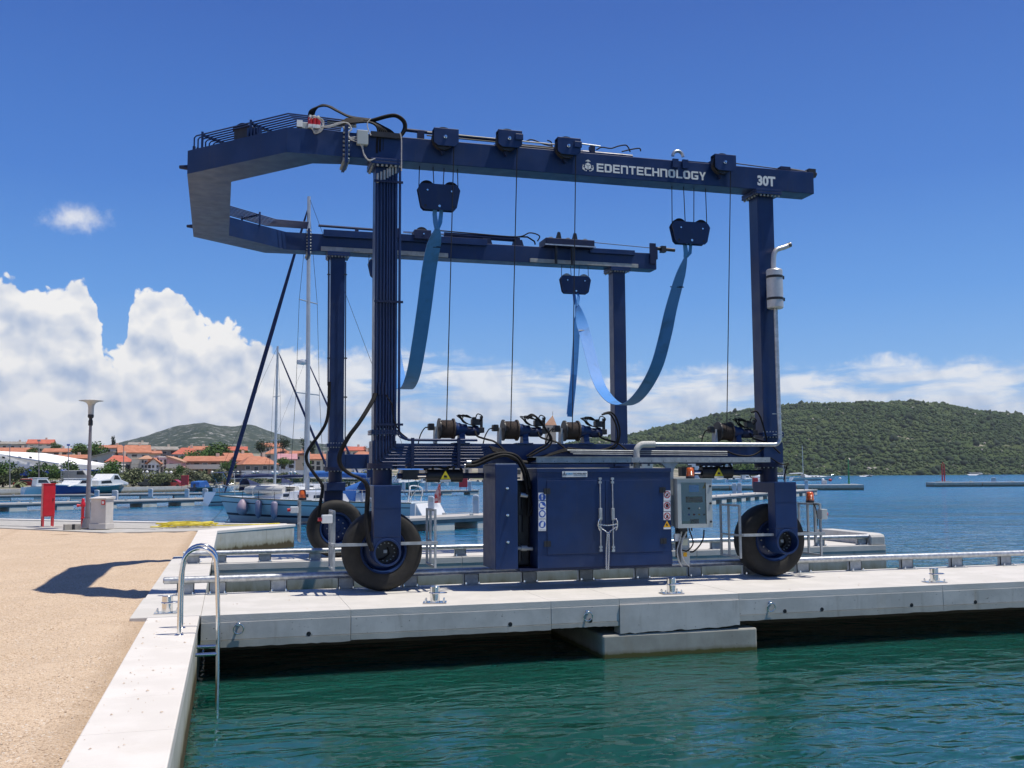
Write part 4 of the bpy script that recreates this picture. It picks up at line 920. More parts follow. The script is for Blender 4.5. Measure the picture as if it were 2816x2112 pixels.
# cable tray with its post, exhaust
z0 = WY(1650, 1272, 15.7)[2]; z1 = WY(1650, 1258, 15.7)[2]
ct = MB(); xa = WY(1474, 1265, 15.7)[0]; xb = WY(1735, 1265, 15.7)[0]; xc_ = WY(2116, 1265, 15.7)[0]
ct.box((xa, 15.68, z0), (xb, 15.69, z1)); ct.box((xa, 15.69, z0-.002), (xb, 15.98, z0+.008)); ct.box((xa-.06, 15.66, z1+.002), (xb, 15.99, z1+.012))
cto = part(ct, 'cable_tray', galvd)
ct2 = MB().box((xb, 15.67, z0), (xc_, 15.68, z1)).box((xb, 15.68, z0-.002), (xc_, 15.95, z0+.008)); part(ct2, 'cable_tray', galvd)
for k in range(20):
    xx = xa+.1+k*(xc_-xa-.2)/19; MB().lathe([(.001, .002), (.008, .002), (.008, 0)], (xx, 15.68 if xx < xb else 15.67, (z0+z1)/2-.02), (0, -1, 0), 6).build('slot', black, cto)
pc = WY(1843, 1350, 15.72)[0]; pb = WY(1846, 1448, 15.72)[2]
po = []
for sg in (-1, 1):
    for k in range(7):
        t = pi/2*k/6; po.append((sg, t))
poly = [(pc-.38, z1-.01), (pc-.38, z1-.03)] + [(pc-.06-.24*(1-sin(t)), z1-.06-.2*(1-cos(t))) for t in [pi/2*k/6 for k in range(7)]] + [(pc-.06, pb), (pc+.06, pb)] + [(pc+.06+.24*(1-cos(t)), z1-.06-.2*(1-sin(t))) for t in [pi/2*k/6 for k in range(7)]] + [(pc+.38, z1-.03), (pc+.38, z1-.01)]
part(MB().pxz(poly, 15.705, 15.73), 'cabinet_post', galvd)
EX = 15.88
def w3(px, py, Y=EX): return tuple(WY(px, py, Y))
e1 = w3(1751, 1290); e2 = w3(2140, 1222)
zx = WY(1800, 1222, EX)[2]; xv = WY(2141, 1100, EX)[0]; xs = e1[0]
ep = part(MB().tube([(xs+.28, EX, zx), (xv-.12, EX, zx)] + [(xv-.12+.12*sin(t), EX, zx+.12-.12*cos(t)) for t in [pi/2*k/6 for k in range(1, 7)]] + [(xv, EX, 3.0), (xv-.005, EX, 4.85)], .038, 14), 'exhaust_pipe', galv, smooth=50)
MB().tube([(xs, EX, 1.9), (xs, EX, zx-.14)] + [(xs+.14-.14*cos(t), EX, zx-.14+.14*sin(t)) for t in [pi/2*k/6 for k in range(1, 7)]] + [(xs+.34, EX, zx)], .056, 14).build('heat_wrap', pm('heat_wrap_tape', (.50, .50, .46), (.62, .62, .58), 40, .8, bump=.5, bscale=60, stretch=(1, 1, 3)), ep, smooth=60)
for z in (zx+.18, zx+.55): MB().lathe([(.037, -.008), (.055, -.008), (.055, .008), (.037, .008)], (xv, EX, z), seg=14).box((xv-.13, EX-.008, z-.008), (xv-.04, EX+.008, z+.008)).build('pipe_clip', galvd, ep)
mu = part(MB().lathe([(.03, 4.79), (.13, 4.795), (.145, 4.815), (.145, 5.49), (.13, 5.51), (.03, 5.52)], (xv-.01, EX, 0), seg=28), 'muffler', alu, smooth=35)
for z in (4.97, 5.37): MB().lathe([(.146, -.022), (.152, -.022), (.152, .022), (.146, .022)], (xv-.01, EX, z), seg=28).box((xv+.13, EX-.02, z-.03), (xv+.18, EX+.02, z+.03)).box((xv-.01, EX+.14, z-.02), (xv+.02, 16.1, z+.02)).build('strap', black, mu)
tp = WY(2178, 675, EX); tpo = MB().tube(arc_pts([(xv-.02, EX, 5.5), (xv-.02, EX, 5.65), (xv-.0, EX, 5.8), (xv+.06, EX, 5.88), (xv+.20, EX, 5.93), (xv+.34, EX, 5.99)]), .045, 14, caps=False); tpo.build('tail_pipe', alu, mu, smooth=50)
MB().lathe([(.001, 0), (.0455, 0), (.0465, -.05), (.0455, -.06)], (xv+.335, EX, 5.988), (1, 0, .4), 14).build('pipe_mouth', black, mu)
# control cabinet
CY = 15.5
cx0, cx1 = WY(1864, 1400, CY)[0], WY(1959, 1400, CY)[0]; cz0, cz1 = WY(1900, 1452, CY)[2], WY(1900, 1318, CY)[2]
wx0, wx1 = WY(1874, 1400, CY)[0], WY(1943, 1400, CY)[0]; wz0, wz1 = WY(1900, 1441, CY)[2], WY(1900, 1327, CY)[2]
cb_ = MB().box((cx0, CY+.04, cz0), (cx1, CY+.16, cz1)).box((cx0, CY, cz0), (wx0, CY+.04, cz1)).box((wx1, CY, cz0), (cx1, CY+.04, cz1)).box((wx0, CY, wz1), (wx1, CY+.04, cz1)).box((wx0, CY, cz0), (wx1, CY+.04, wz0))
CC = part(cb_, 'control_cabinet', grey); CC['label'] = 'pale grey control cabinet with a glazed door'
pale = pm('panel_face', (.62, .70, .72), None, rough=.5)
MB().box((wx0, CY+.034, wz0), (wx1, CY+.038, wz1)).build('panel_face', pale, CC)
MB().box((cx0-.01, CY-.01, cz1), (cx1+.01, CY+.17, cz1+.012)).build('cabinet_top', grey, CC)
def cp(px0, py0, px1, py1, nm, mt, d=.01, y=CY+.033):
    (a, _, b), (c, _, d_) = WY(px0, py1, y), WY(px1, py0, y); return MB().box((a, y-d, b), (c, y, d_)).build(nm, mt, CC)
scr = bpy.data.materials.new('lcd_screen'); scr.use_nodes = True; g = NT(scr.node_tree); b = g.n['Principled BSDF']; b.inputs['Base Color'].default_value = (.03, .17, .45, 1); b.inputs['Emission Color'].default_value = (.02, .14, .4, 1); b.inputs['Emission Strength'].default_value = .25; b.inputs['Roughness'].default_value = .25
cp(1895, 1334, 1921, 1353, 'screen', scr); cp(1886, 1365, 1931, 1382, 'display', pm('display_dark', (.03, .012, .012), None, rough=.25)); cp(1898, 1427, 1921, 1440, 'display', MAT['display_dark'])
cp(1875, 1328, 1892, 1332, 'name_label', signw, .004); cp(1877, 1433, 1899, 1442, 'name_label', pm('label_cream', (.6, .6, .45), None), .006)
bt = [('grey', 1880), ('blue', 1894), ('red', 1908), ('orange', 1922), ('black', 1936)]
bc = {'grey': pale, 'blue': signb, 'red': signr, 'orange': signy, 'black': signk}
for nm, px_ in bt:
    p = WY(px_, 1413, CY+.033); MB().box((p[0]-.016, CY+.025, p[2]+.01), (p[0]+.016, CY+.033, p[2]+.045)).build('button_tag', signw, CC)
    MB().lathe([(.0005, .022), (.015, .02), (.017, 0)], (p[0], CY+.033, p[2]-.012), (0, -1, 0), 12).build('push_button', bc[nm], CC)
for px_ in (1894, 1922):
    p = WY(px_, 1398, CY+.033); MB().lathe([(.0005, .03), (.014, .028), (.02, .012), (.02, 0)], (p[0], CY+.033, p[2]), (0, -1, 0), 12).build('key_switch', signk if px_ < 1900 else grey, CC)
p = WY(1939, 1343, CY+.03); MB().pxz([(p[0]-.05, p[2]), (p[0]+.05, p[2]), (p[0], p[2]+.095)], CY+.027, CY+.031).build('warning_sign', signy, CC)
MB().pxz([(p[0]-.012, p[2]+.055), (p[0]+.01, p[2]+.055), (p[0]+.004, p[2]+.035), (p[0]+.014, p[2]+.035), (p[0]-.006, p[2]+.008), (p[0], p[2]+.028), (p[0]-.012, p[2]+.028)], CY+.0255, CY+.0265).build('pictogram', signk, CC)
gm_ = bpy.data.materials.new('cabinet_glass'); gm_.use_nodes = True; g = NT(gm_.node_tree); g.n.clear(); o_ = g.add('ShaderNodeOutputMaterial'); t_ = g.add('ShaderNodeBsdfTransparent'); t_.inputs[0].default_value = (.86, .92, .92, 1); gl = g.add('ShaderNodeBsdfGlossy'); gl.inputs['Roughness'].default_value = .03; fr = g.add('ShaderNodeFresnel'); fr.inputs[0].default_value = 1.5; mx = g.add('ShaderNodeMixShader'); g.lk(fr.outputs[0], mx.inputs[0]); g.lk(t_.outputs[0], mx.inputs[1]); g.lk(gl.outputs[0], mx.inputs[2]); g.lk(mx.outputs[0], o_.inputs[0])
MB().box((wx0, CY+.008, wz0), (wx1, CY+.012, wz1)).build('glass_pane', gm_, CC)
for z in (cz0+.1, cz1-.12, (cz0+cz1)/2): MB().cyl((cx1-.035, CY, z), (cx1-.035, CY-.014, z), .018, 12).build('door_lock', black, CC)
orange = pm('beacon_lens', (.62, .10, .012), (.72, .16, .02), 20, .22, coat=.5)
def beacon(x, y, z, s=1.0):
    o = part(MB().lathe([(.001, .135*s), (.04*s, .132*s), (.054*s, .118*s), (.062*s, .02*s), (.063*s, 0)], (x, y, z+.035*s), seg=20), 'warning_beacon', orange, smooth=45)
    MB().lathe([(.066*s, 0), (.068*s, .03*s), (.064*s, .037*s), (.02*s, .037*s)], (x, y, z), seg=20).build('beacon_base', black, o, smooth=40)
    for zz in (.06, .085, .11): MB().lathe([(.062*s, -.003), (.0645*s, 0), (.062*s, .003)], (x, y, z+zz*s), seg=20).build('lens_rib', orange, o, smooth=40)
    return o
p = WY(1898, 1312, CY+.09); beacon(p[0], CY+.09, cz1+.012, 1.1)
MB().lathe([(.001, .03), (.03, .03), (.035, 0)], (p[0], CY+.09, cz1+.21), seg=10).build('antenna', black, CC)
# cables and charger box under the cabinet
for k in range(6):
    x = cx0+.06+k*.045; MB().cyl((x, CY+.08, cz0), (x, CY+.08, cz0-.05), .014, 8).build('cable_gland', black, CC)
MB().box((cx0+.05, CY+.06, cz0-.06), (cx0+.2, CY+.2, cz0-.001)).build('gland_box', black, CC)
ch0 = WY(1872, 1480, 15.7); ch1 = WY(1898, 1550, 15.7)
cbx = part(MB().box((ch0[0], 15.7, ch1[2]), (ch1[0], 15.82, ch0[2])), 'charger_box', grey, bevel=.008)
MB().box((ch0[0]+.02, 15.692, ch0[2]-.12), (ch1[0]-.04, 15.698, ch0[2]-.02)).build('name_label', MAT['label_cream'], cbx); MB().box((ch0[0]+.04, 15.692, ch1[2]+.12), (ch1[0]-.06, 15.698, ch1[2]+.19)).build('warning_label', signy, cbx)
part(MB().box((ch0[0]-.02, 15.83, .42), (ch1[0]+.02, 15.88, cz0)), 'charger_mount', black)
whose = pm('pale_conduit', (.45, .46, .45), (.55, .56, .55), 30, .6)
hose([(1876, 1455), (1868, 1490), (1862, 1515), (1866, 1540), (1876, 1558)], 15.66, .014, mt=whose); hose([(1890, 1458), (1876, 1490), (1874, 1520), (1884, 1545), (1896, 1557)], 15.65, .014, mt=whose)
hose([(1895, 1456), (1905, 1485), (1904, 1500), (1890, 1515), (1874, 1512)], 15.66, .012); hose([(1936, 1457), (1934, 1480), (1924, 1500), (1908, 1516), (1898, 1518)], 15.66, .013)
part(MB().box(tuple(WY(1855, 1468, 15.68)), tuple(WY(1868, 1488, 15.72))), 'plug_socket', signw)
# beacons and boxes on the wheel guards
gx = 9.395+.80
p = WY(2211, 1394, 16.05); part(MB().box((gx-.22, 15.95, 1.30), (gx+.03, 16.15, 1.31)).box((gx-.02, 16.03, .6), (gx+.02, 16.07, 1.3)), 'beacon_arm', galvd); beacon(gx-.09, 16.05, 1.312, 1.15)
part(MB().box((gx-.02, 15.80, 1.02), (gx+.10, 15.95, 1.20)), 'limit_switch', grey, bevel=.01); part(MB().cyl((gx+.1, 15.87, 1.11), (gx+.14, 15.87, 1.11), .03, 10), 'stop_button', signr)
part(MB().tube(arc_pts([(gx-.05, 16.02, 1.31), (gx-.02, 15.98, 1.2), (gx, 15.97, 1.05), (gx+.01, 15.98, .9)]), .009, 6), 'cable', blackr, smooth=60)
gx = 2.391-.80
part(MB().box((gx-.19, 15.83, 1.11), (gx-.03, 15.97, 1.24)), 'limit_switch', whitep, bevel=.01); part(MB().cyl((gx-.19, 15.9, 1.17), (gx-.25, 15.9, 1.17), .03, 10), 'stop_button', signr)
gx = 2.35-.80
part(MB().box((gx-.05, 23.0, 1.29), (gx+.25, 23.2, 1.30)), 'beacon_arm', galvd); p = WY(838, 1390, 23.1); beacon(gx+.05, 23.1, 1.302, 1.35)
part(MB().box((gx-.22, 22.85, 1.02), (gx-.05, 23.0, 1.16)), 'limit_switch', whitep, bevel=.01); part(MB().cyl((gx-.22, 22.92, 1.09), (gx-.29, 22.92, 1.09), .035, 10), 'stop_button', signr)
part(MB().box((2.62, 15.72, 1.72), (2.66, 15.76, 1.72)), 'top_plate', navy) if False else None
hp_ = WY(2170, 1330, 15.8)
part(MB().tube(arc_pts([(9.53, 15.95, 1.72), (9.57, 15.92, 1.95), (9.62, 15.93, 2.02), (9.5, 15.97, 2.0), (9.3, 16.0, 2.12)]), .012, 6), 'hose', blackr, smooth=60)
part(MB().cyl((9.55, 15.95, 1.69), (9.55, 15.95, 1.93), .02, 10), 'sensor_post', galvd)

# ------------------------------------------------------------------ hoses, pipes and fittings on the top frame
def off_poly(P, d):                       # offset open polyline to its left by d
    out = []
    for i in range(len(P)):
        a = Vector(P[max(i-1, 0)]); b = Vector(P[i]); c = Vector(P[min(i+1, len(P)-1)])
        n1 = (b-a); n2 = (c-b); n1 = n1 if n1.length > 1e-6 else n2; n2 = n2 if n2.length > 1e-6 else n1
        n1.normalize(); n2.normalize(); m1 = Vector((-n1.y, n1.x)); m2 = Vector((-n2.y, n2.x)); mm = (m1+m2).normalized(); out.append(b+mm*(d/max(.3, mm.dot(m1))))
    return out
for k in range(8):
    o = .05+.085*k
    P = off_poly([(1.70, 16.05), (.79, 16.06), (-.72+.0*k, 17.60)], -o)
    zz = ZT+.25
    e = P[2]
    part(MB().tube([(P[0].x, P[0].y, zz-.03), (P[1].x, P[1].y, zz), (e.x+.03, e.y-.03, zz), (e.x, e.y, zz-.03), (e.x, e.y, ZT)], .0125, 6), 'hydraulic_pipe', navy, smooth=50)
    part(MB().cyl((e.x, e.y, ZT), (e.x, e.y, ZT+.07), .026, 8), 'pipe_socket', navyd)
    P = off_poly([(1.66, 23.58), (.71, 23.60), (-.78, 22.46)], o)
    part(MB().tube([(P[0].x, P[0].y, zz-.05), (P[1].x, P[1].y, zz-.03), (P[2].x, P[2].y, zz+.02), (P[2].x, P[2].y, ZT)], .0125, 6), 'hydraulic_pipe', navy, smooth=50)
for t in (.10, .62):
    for (A, B, sg) in (((.79, 16.08), (-.72, 17.62), 1), ((.71, 23.58), (-.75, 22.48), -1)):
        t2 = 1-t if sg > 0 else 1-t
        a = Vector(A).lerp(Vector(B), t2); d = (Vector(B)-Vector(A)).normalized(); nn = Vector((d.y, -d.x)); nn = nn if nn.x > 0 else -nn
        p0 = a+nn*.03; p1 = a+nn*.66; m_ = MB()
        m_.obox(((p0.x+p1.x)/2, (p0.y+p1.y)/2, ZT+.235), ((p1-p0).length, .05, .03), atan2((p1-p0).y, (p1-p0).x))
        for q in (p0, p1): m_.box((q.x-.02, q.y-.02, ZT), (q.x+.02, q.y+.02, ZT+.29))
        part(m_, 'pipe_support', navy)
# hose guide on the near chamfer
a = Vector((.05, 16.95)); dd = Vector((-1.51, 1.54)).normalized(); aa = atan2(dd.y, dd.x)
q = WZ(668, 365, 7.6)
m_ = MB().obox((q[0], q[1], ZT+.13), (.36, .07, .30), aa); part(m_, 'hose_guide', black, bevel=.02)
for k in range(6):
    c0 = Vector((q[0], q[1], 0)); d3 = Vector((dd.x, dd.y, 0)); part(MB().tube(arc_pts([c0+d3*.22+Vector((0, .02*k, ZT+.28)), c0+d3*.02+Vector((0, .02*k, ZT+.33-.02*k)), c0-d3*.22+Vector((0, .02*k, ZT+.22-.015*k)), c0-d3*.42+Vector((0, .02*k, ZT+.04))]), .016, 6), 'hose', blackr, smooth=60)
for k in range(4):
    p = WZ(686+9*k, 365-1*k, 7.5); part(MB().obox((p[0], p[1], ZT+.07), (.035, .08, .14), aa), 'pipe_bracket', navy)
# valve bank
v0 = WY(845, 340, 16.15)
vb = part(MB().box((v0[0]-.12, 16.1, ZT+.02), (v0[0]+.22, 16.25, ZT+.13)), 'valve_bank', grey, bevel=.01)
for k in range(3):
    p = WY(853+11*k, 338, 16.05); MB().cyl((p[0], 16.06, ZT+.08), (p[0], 16.06, ZT+.19), .038, 12).build('solenoid_coil', signr, vb, smooth=40); MB().lathe([(.0005, .05), (.02, .05), (.03, 0)], (p[0], 16.06, ZT+.19), seg=10).build('coil_cap', grey, vb)
    MB().box((p[0]-.03, 16.02, ZT+.02), (p[0]+.03, 16.1, ZT+.08)).build('plug', whitep, vb)
part(MB().box((v0[0]-.17, 16.05, ZT+.03), (v0[0]-.08, 16.14, ZT+.14)), 'plug_box', whitep)
wire = pm('grey_wire', (.48, .46, .43), (.58, .56, .52), 30, .6)
for k in range(4):
    hose([(850+8*k, 330-3*k, -.1), (862+6*k, 318+2*k, -.12), (884+2*k, 334, -.1), (886, 352+2*k, -.1), (866, 358+3*k, -.08), (850+3*k, 348, -.1)], 16.1, .007, name='wire', mt=wire)
for k in range(3): hose([(880, 348), (905, 350-2*k), (930, 342-2*k), (950, 337), (962, 343+k), (965+k, 356), (955+2*k, 366), (962, 378+2*k), (982, 376+7*k)], 15.96, .009, name='wire', mt=wire)
for k in range(2): hose([(992+6*k, 397), (998, 412+4*k), (1002+2*k, 428), (1015, 440+2*k), (1032, 436)], 15.95, .009, name='wire', mt=wire)
hose([(1100, 365), (1104, 385), (1104, 430), (1104, 470)], 15.93, .009, name='wire', mt=wire)
a = WY(981, 398, 15.98); b = WY(1012, 361, 15.98)
part(MB().box((a[0], 15.93, a[2]), (b[0], 16.026, b[2])), 'junction_box', grey, bevel=.01)
for k in range(4):
    hose([(848+4*k, 330, 0), (852+5*k, 306-k, -.02), (872+4*k, 295-2*k, 0), (898+3*k, 292, 0), (929, 307-k, 0), (964, 323-k, 0), (1018, 331-k, 0)], 16.2+.02*k, .015)
hose([(1000, 331), (1018, 331), (1065, 318), (1091, 317), (1112, 332), (1116, 352), (1108, 368), (1099, 378)], 16.05, .024); hose([(1000, 335), (1022, 334), (1066, 322), (1089, 321), (1107, 334), (1111, 350), (1104, 368), (1096, 380)], 16.08, .02)
for k in range(8):
    hose([(930+3*k, 341-2*k), (975, 338-1.6*k), (1012, 336-k), (1034+3.2*k, 346+.5*k), (1040+6*k, 366), (1037+8.2*k, 392), (1036.5+8.2*k, 420-3*k)], 16.02+.012*k, .017)
hose([(1020, 326), (1010, 340), (1014, 360), (1020, 372)], 15.95, .009, name='wire', mt=wire)
for k in range(6): part(MB().tube([WY(900, 332+3*k, 16.2), WY(980, 340+2*k, 16.2)], .011, 6), 'hydraulic_pipe', galv if k % 2 else navy)
part(MB().box(tuple(WY(1020, 374, 15.97)), tuple(WY(1104, 370, 16.02))), 'hose_clamp', black)
# pipes, cylinders and cables along the near beam
part(MB().cyl((2.75, 16.25, ZT+.20), (4.5, 16.25, ZT+.16), .03, 10), 'hydraulic_pipe', navyd, smooth=40); part(MB().box((2.95, 16.2, ZT), (3.06, 16.3, ZT+.2)), 'pipe_support', navyd)
part(MB().cyl((3.1, 16.2, ZT+.12), (5.4, 16.2, ZT+.10), .012, 8), 'tension_cable', ropel)
part(MB().cyl((3.1, 16.15, ZT+.16), (5.6, 16.15, ZT+.14), .012, 8), 'tension_cable', steelb)
part(MB().cyl((3.6, 16.3, ZT+.04), (4.4, 16.3, ZT+.04), .022, 10), 'piston_rod', chrome, smooth=40)
cyl_ = part(MB().cyl((4.7, 16.28, ZT+.08), (5.9, 16.28, ZT+.075), .05, 14), 'traverse_cylinder', navyd, smooth=40); MB().cyl((5.9, 16.28, ZT+.075), (6.85, 16.28, ZT+.07), .055, 14).build('barrel', navy, cyl_, smooth=40)
hose([(1448, 388), (1460, 384), (1475, 388), (1495, 396), (1520, 402)], 16.2, .012); hose([(1505, 386), (1515, 390), (1518, 402)], 16.2, .012)
hose([(1640, 412), (1655, 405), (1680, 408), (1700, 402), (1720, 399), (1728, 406), (1733, 418)], 16.2, .012); hose([(1710, 417), (1735, 411), (1758, 408), (1762, 416)], 16.2, .012)
part(MB().box((6.05, 16.22, ZT), (6.13, 16.34, ZT+.21)), 'pipe_support', navyd); part(MB().cyl((5.75, 16.15, ZT+.2), (6.2, 16.15, ZT+.18), .014, 8), 'hydraulic_pipe', galv)
px_ = WY(1858, 450, 16.2)[0]
hk = MB().tube([(px_+.10*cos(a), 16.1, ZT+.10+.10*sin(a)) for a in [pi*1.0-pi*1.0*k/12 for k in range(13)]], .03, 8); part(hk, 'lifting_eye', galv, smooth=50); part(MB().box((px_-.15, 15.99, ZT-.14), (px_-.04, 16.028, ZT+.02)).box((px_+.04, 15.99, ZT-.14), (px_+.15, 16.028, ZT+.02)), 'eye_plate', navy)
part(MB().box((7.85, 16.1, ZT), (8.35, 16.3, ZT+.04)).pxz([(7.7, ZT), (7.86, ZT), (7.86, ZT+.06)], 16.1, 16.3), 'deck_plate', navyd)
part(MB().cyl((8.65, 16.2, ZT+.11), (9.9, 16.2, ZT+.06), .010, 6), 'tension_cable', ropel)
eb = part(MB().box((9.75, 16.1, ZT), (10.36, 16.3, ZT+.03)).box((9.75, 16.1, ZT), (9.95, 16.3, ZT+.09)), 'cable_anchor', navyd); MB().cyl((10.0, 16.2, ZT+.06), (10.55, 16.2, ZT+.02), .04, 10).box((10.35, 16.12, ZT-.06), (10.5, 16.28, ZT+.10)).build('anchor_bolt', black, eb, smooth=40)

# ------------------------------------------------------------------ hook blocks and slings (they hang from the hoist)
def hook_block(lab, px0, px1, py0, py1, Y, ropes_top):
    a = WY(px0, py1, Y-.06); b = WY(px1, py0, Y-.06); x0, x1, z0, z1 = a[0], b[0], a[2], b[2]; w = x1-x0; h = z1-z0; xc = (x0+x1)/2
    t = thing('hook_block', lab, 'pulley block', (xc, Y, z0), 'rope pulley blocks under the top beams')
    poly = [(x0+.02, z1-.09), (x0+.06, z1-.02), (x0+.09, z1), (x1-.09, z1), (x1-.06, z1-.02), (x1-.02, z1-.09), (x1-.08, z0+.05), (x1-.13, z0), (x0+.13, z0), (x0+.08, z0+.05)]
    for y in (Y-.07, Y+.055): MB().pxz(poly, y, y+.015).build('side_plate', navy, t, bevel=.003)
    for sx in (-.27, .27):
        c = xc+sx*w
        MB().lathe([(.02, -.04), (.135, -.04), (.12, 0), (.135, .04), (.02, .04)], (c, Y, z1-.075), (0, 1, 0), 24).build('sheave', blackr if Y < 20 else steelb, t, smooth=40)
        MB().lathe([(.0005, .03), (.016, .03), (.02, 0)], (c, Y-.07, z1-.12), (0, -1, 0), 8).build('pin', steel, t)
        for s2 in (-1, 1): MB().tube([(c+s2*.13, Y, z1-.07), (c+s2*.115+sx*.02, Y, ZB+.03)], .008, 6).build('wire_rope', ropel, t)
        MB().lathe([(.0005, .004), (.022, .004), (.022, 0)], (c+(.03 if sx > 0 else -.03), Y-.07, z0+.06), (0, -1, 0), 12).build('eye_hole', black, t)
    MB().cyl((xc, Y-.09, z0+.06), (xc, Y+.09, z0+.06), .022, 10).build('sling_pin', steel, t, smooth=40)
    return (xc, Y, z0+.06)
h1 = hook_block('dark pulley block hanging at the near left, over the long sling', 1146, 1269, 511, 573, 16.24, 0)
h2 = hook_block('dark pulley block hanging under the lettering of the near beam', 1846, 1955, 614, 667, 16.24, 0)
h3 = hook_block('blue pulley block hanging from the far beam, above the folded sling end', 1540, 1627, 761, 805, 23.3, 0)
h4 = hook_block('blue pulley block half hidden behind the left near leg', 1010, 1095, 718, 761, 23.3, 0)
def sling_mat():
    m = bpy.data.materials.new('blue_webbing'); m.use_nodes = True; g = NT(m.node_tree); b = g.n['Principled BSDF']; b.inputs['Roughness'].default_value = .6; b.inputs['Sheen Weight'].default_value = .2
    pos = g.add('ShaderNodeNewGeometry').outputs['Position']; s = g.add('ShaderNodeSeparateXYZ'); g.lk(pos, s.inputs[0])
    c = g.mix(g.noise(pos, 5, 5, .6), (.03, .21, .56), (.05, .27, .68))
    c = g.mix(g.m('MULTIPLY', g.ss(g.noise(pos, 2.2, 5, .6), .5, .72), .55), c, (.025, .10, .20))
    st = g.m('SINE', g.m('MULTIPLY', s.outputs[0], 330)); c = g.mix(g.m('MULTIPLY', g.ss(st, .2, .9), .25), c, (.012, .08, .25))
    outer_shade = g.ss(g.m('ADD', s.outputs[2], g.m('MULTIPLY', g.m('SUBTRACT', g.noise(pos, 3, 4), .5), 1.0)), 4.9, 3.8)  # shade on the sling's outer face painted into the colour, stronger low down
    c = g.mix(g.m('MULTIPLY', outer_shade, g.m('MULTIPLY', g.ss(g.add('ShaderNodeNewGeometry').outputs['Backfacing'], .4, .6), .75)), c, (.045, .06, .05))
    g.lk(c, b.inputs['Base Color']); bn = g.add('ShaderNodeBump'); bn.inputs['Strength'].default_value = .4; bn.inputs['Distance'].default_value = .01; g.lk(g.noise(g.vm('MULTIPLY', pos, (1, 1, .3)), 14, 4), bn.inputs['Height']); g.lk(bn.outputs[0], b.inputs['Normal']); return m
slm = sling_mat()
def ribbon(path, widths, dirs, th=.012):
    V = []; n = len(path)
    P = [Vector(p) for p in path]
    for i in range(n):
        T = (P[min(i+1, n-1)]-P[max(i-1, 0)]).normalized(); D = Vector(dirs[i]).normalized(); D = (D-T*D.dot(T)).normalized(); N = T.cross(D); w = widths[i]/2
        for k in range(5):
            s = -1+k/2; V.append(P[i]+D*w*s+N*th/2)
        for k in range(5):
            s = 1-k/2; V.append(P[i]+D*w*s-N*th/2)
    Fc = []
    for i in range(n-1):
        for k in range(10): Fc.append((i*10+k, i*10+(k+1) % 10, (i+1)*10+(k+1) % 10, (i+1)*10+k))
    Fc += [tuple(range(10)), tuple((n-1)*10+k for k in range(9, -1, -1))]
    return MB().ext(V, Fc)
def sling(lab, xa, xb, YZ, hA, hB, W=.28):
    n0 = len(YZ); P = arc_pts([(xa+(xb-xa)*i/(n0-1), y, z) for i, (y, z) in enumerate(YZ)], 7); n = len(P)-1
    lo = min(P, key=lambda p: p.z); t = thing('lifting_sling', lab, 'sling', tuple(lo), 'blue webbing slings hanging from the hoist')
    wd_ = []; dr = []
    for i in range(n+1):
        u = i/n; s_ = min(u, 1-u)*n/ (n*.5); e = min(1, min(u, 1-u)/.10)
        wd_.append(W*(.30+.70*min(1, e)**.8)); a = (1-min(1, min(u, 1-u)/.22))**1.5*(.9 if u < .5 else 1.1)+.10*sin(u*9)
        dr.append((cos(a), sin(a)*(1 if u < .5 else -1), .06*sin(11*u)))
    ribbon(P, wd_, dr).build('webbing', slm, t, smooth=60)
    st_ = MB()
    for u in (.12, .88):                  # stitched seams near the ends
        i = int(u*n); T = (P[i+1]-P[i]).normalized(); D = Vector((1, 0, 0)); D = (D-T*D.dot(T)).normalized(); N = T.cross(D); c = P[i]; w = wd_[i]/2
        st_.ext([c-D*w-T*.008+N*.008, c+D*w-T*.008+N*.008, c+D*w+T*.008+N*.008, c-D*w+T*.008+N*.008], [(0, 1, 2, 3)]); st_.ext([c-D*w-T*.008-N*.008, c+D*w-T*.008-N*.008, c+D*w+T*.008-N*.008, c-D*w+T*.008-N*.008], [(0, 1, 2, 3)])
    st_.build('stitch_seam', navyd, t, kind='stuff')
    for Hk, E in ((hA, P[0]), (hB, P[-1])):
        for s2 in (-1, 1):
            h_ = Vector(Hk); m1 = h_.lerp(E, .5)+Vector((.055*s2, 0, 0))
            ribbon([h_+Vector((.05*s2, -.02*s2, 0)), m1+Vector((0, 0, .06)), m1+Vector((-.015*s2, 0, -.08)), E+Vector((.004*s2, 0, -.03))], [.06, .075, .085, .08], [(1, .5*s2, 0)]*4).build('end_loop', slm, t, smooth=60)
    return t
sling('long blue sling hanging from the near left block, behind the left winch rope', h1[0], h4[0], [(16.36, 6.02), (16.62, 5.85), (17.1, 5.50), (17.65, 4.84), (18.2, 4.27), (18.8, 3.79), (19.5, 3.57), (20.2, 3.64), (20.8, 4.0), (21.4, 4.6), (22.2, 5.45), (22.95, 6.2)], h1, h4, .27)
sling('blue sling sagging between the lettered beam and the far right leg', h2[0], h3[0], [(16.42, 5.80), (16.68, 5.55), (17.2, 4.95), (17.55, 4.47), (18.02, 3.95), (18.7, 3.55), (19.45, 3.33), (20.25, 3.35), (21.0, 3.6), (21.65, 4.05), (22.35, 5.0), (22.85, 5.62), (23.12, 6.0)], h2, h3, .27)
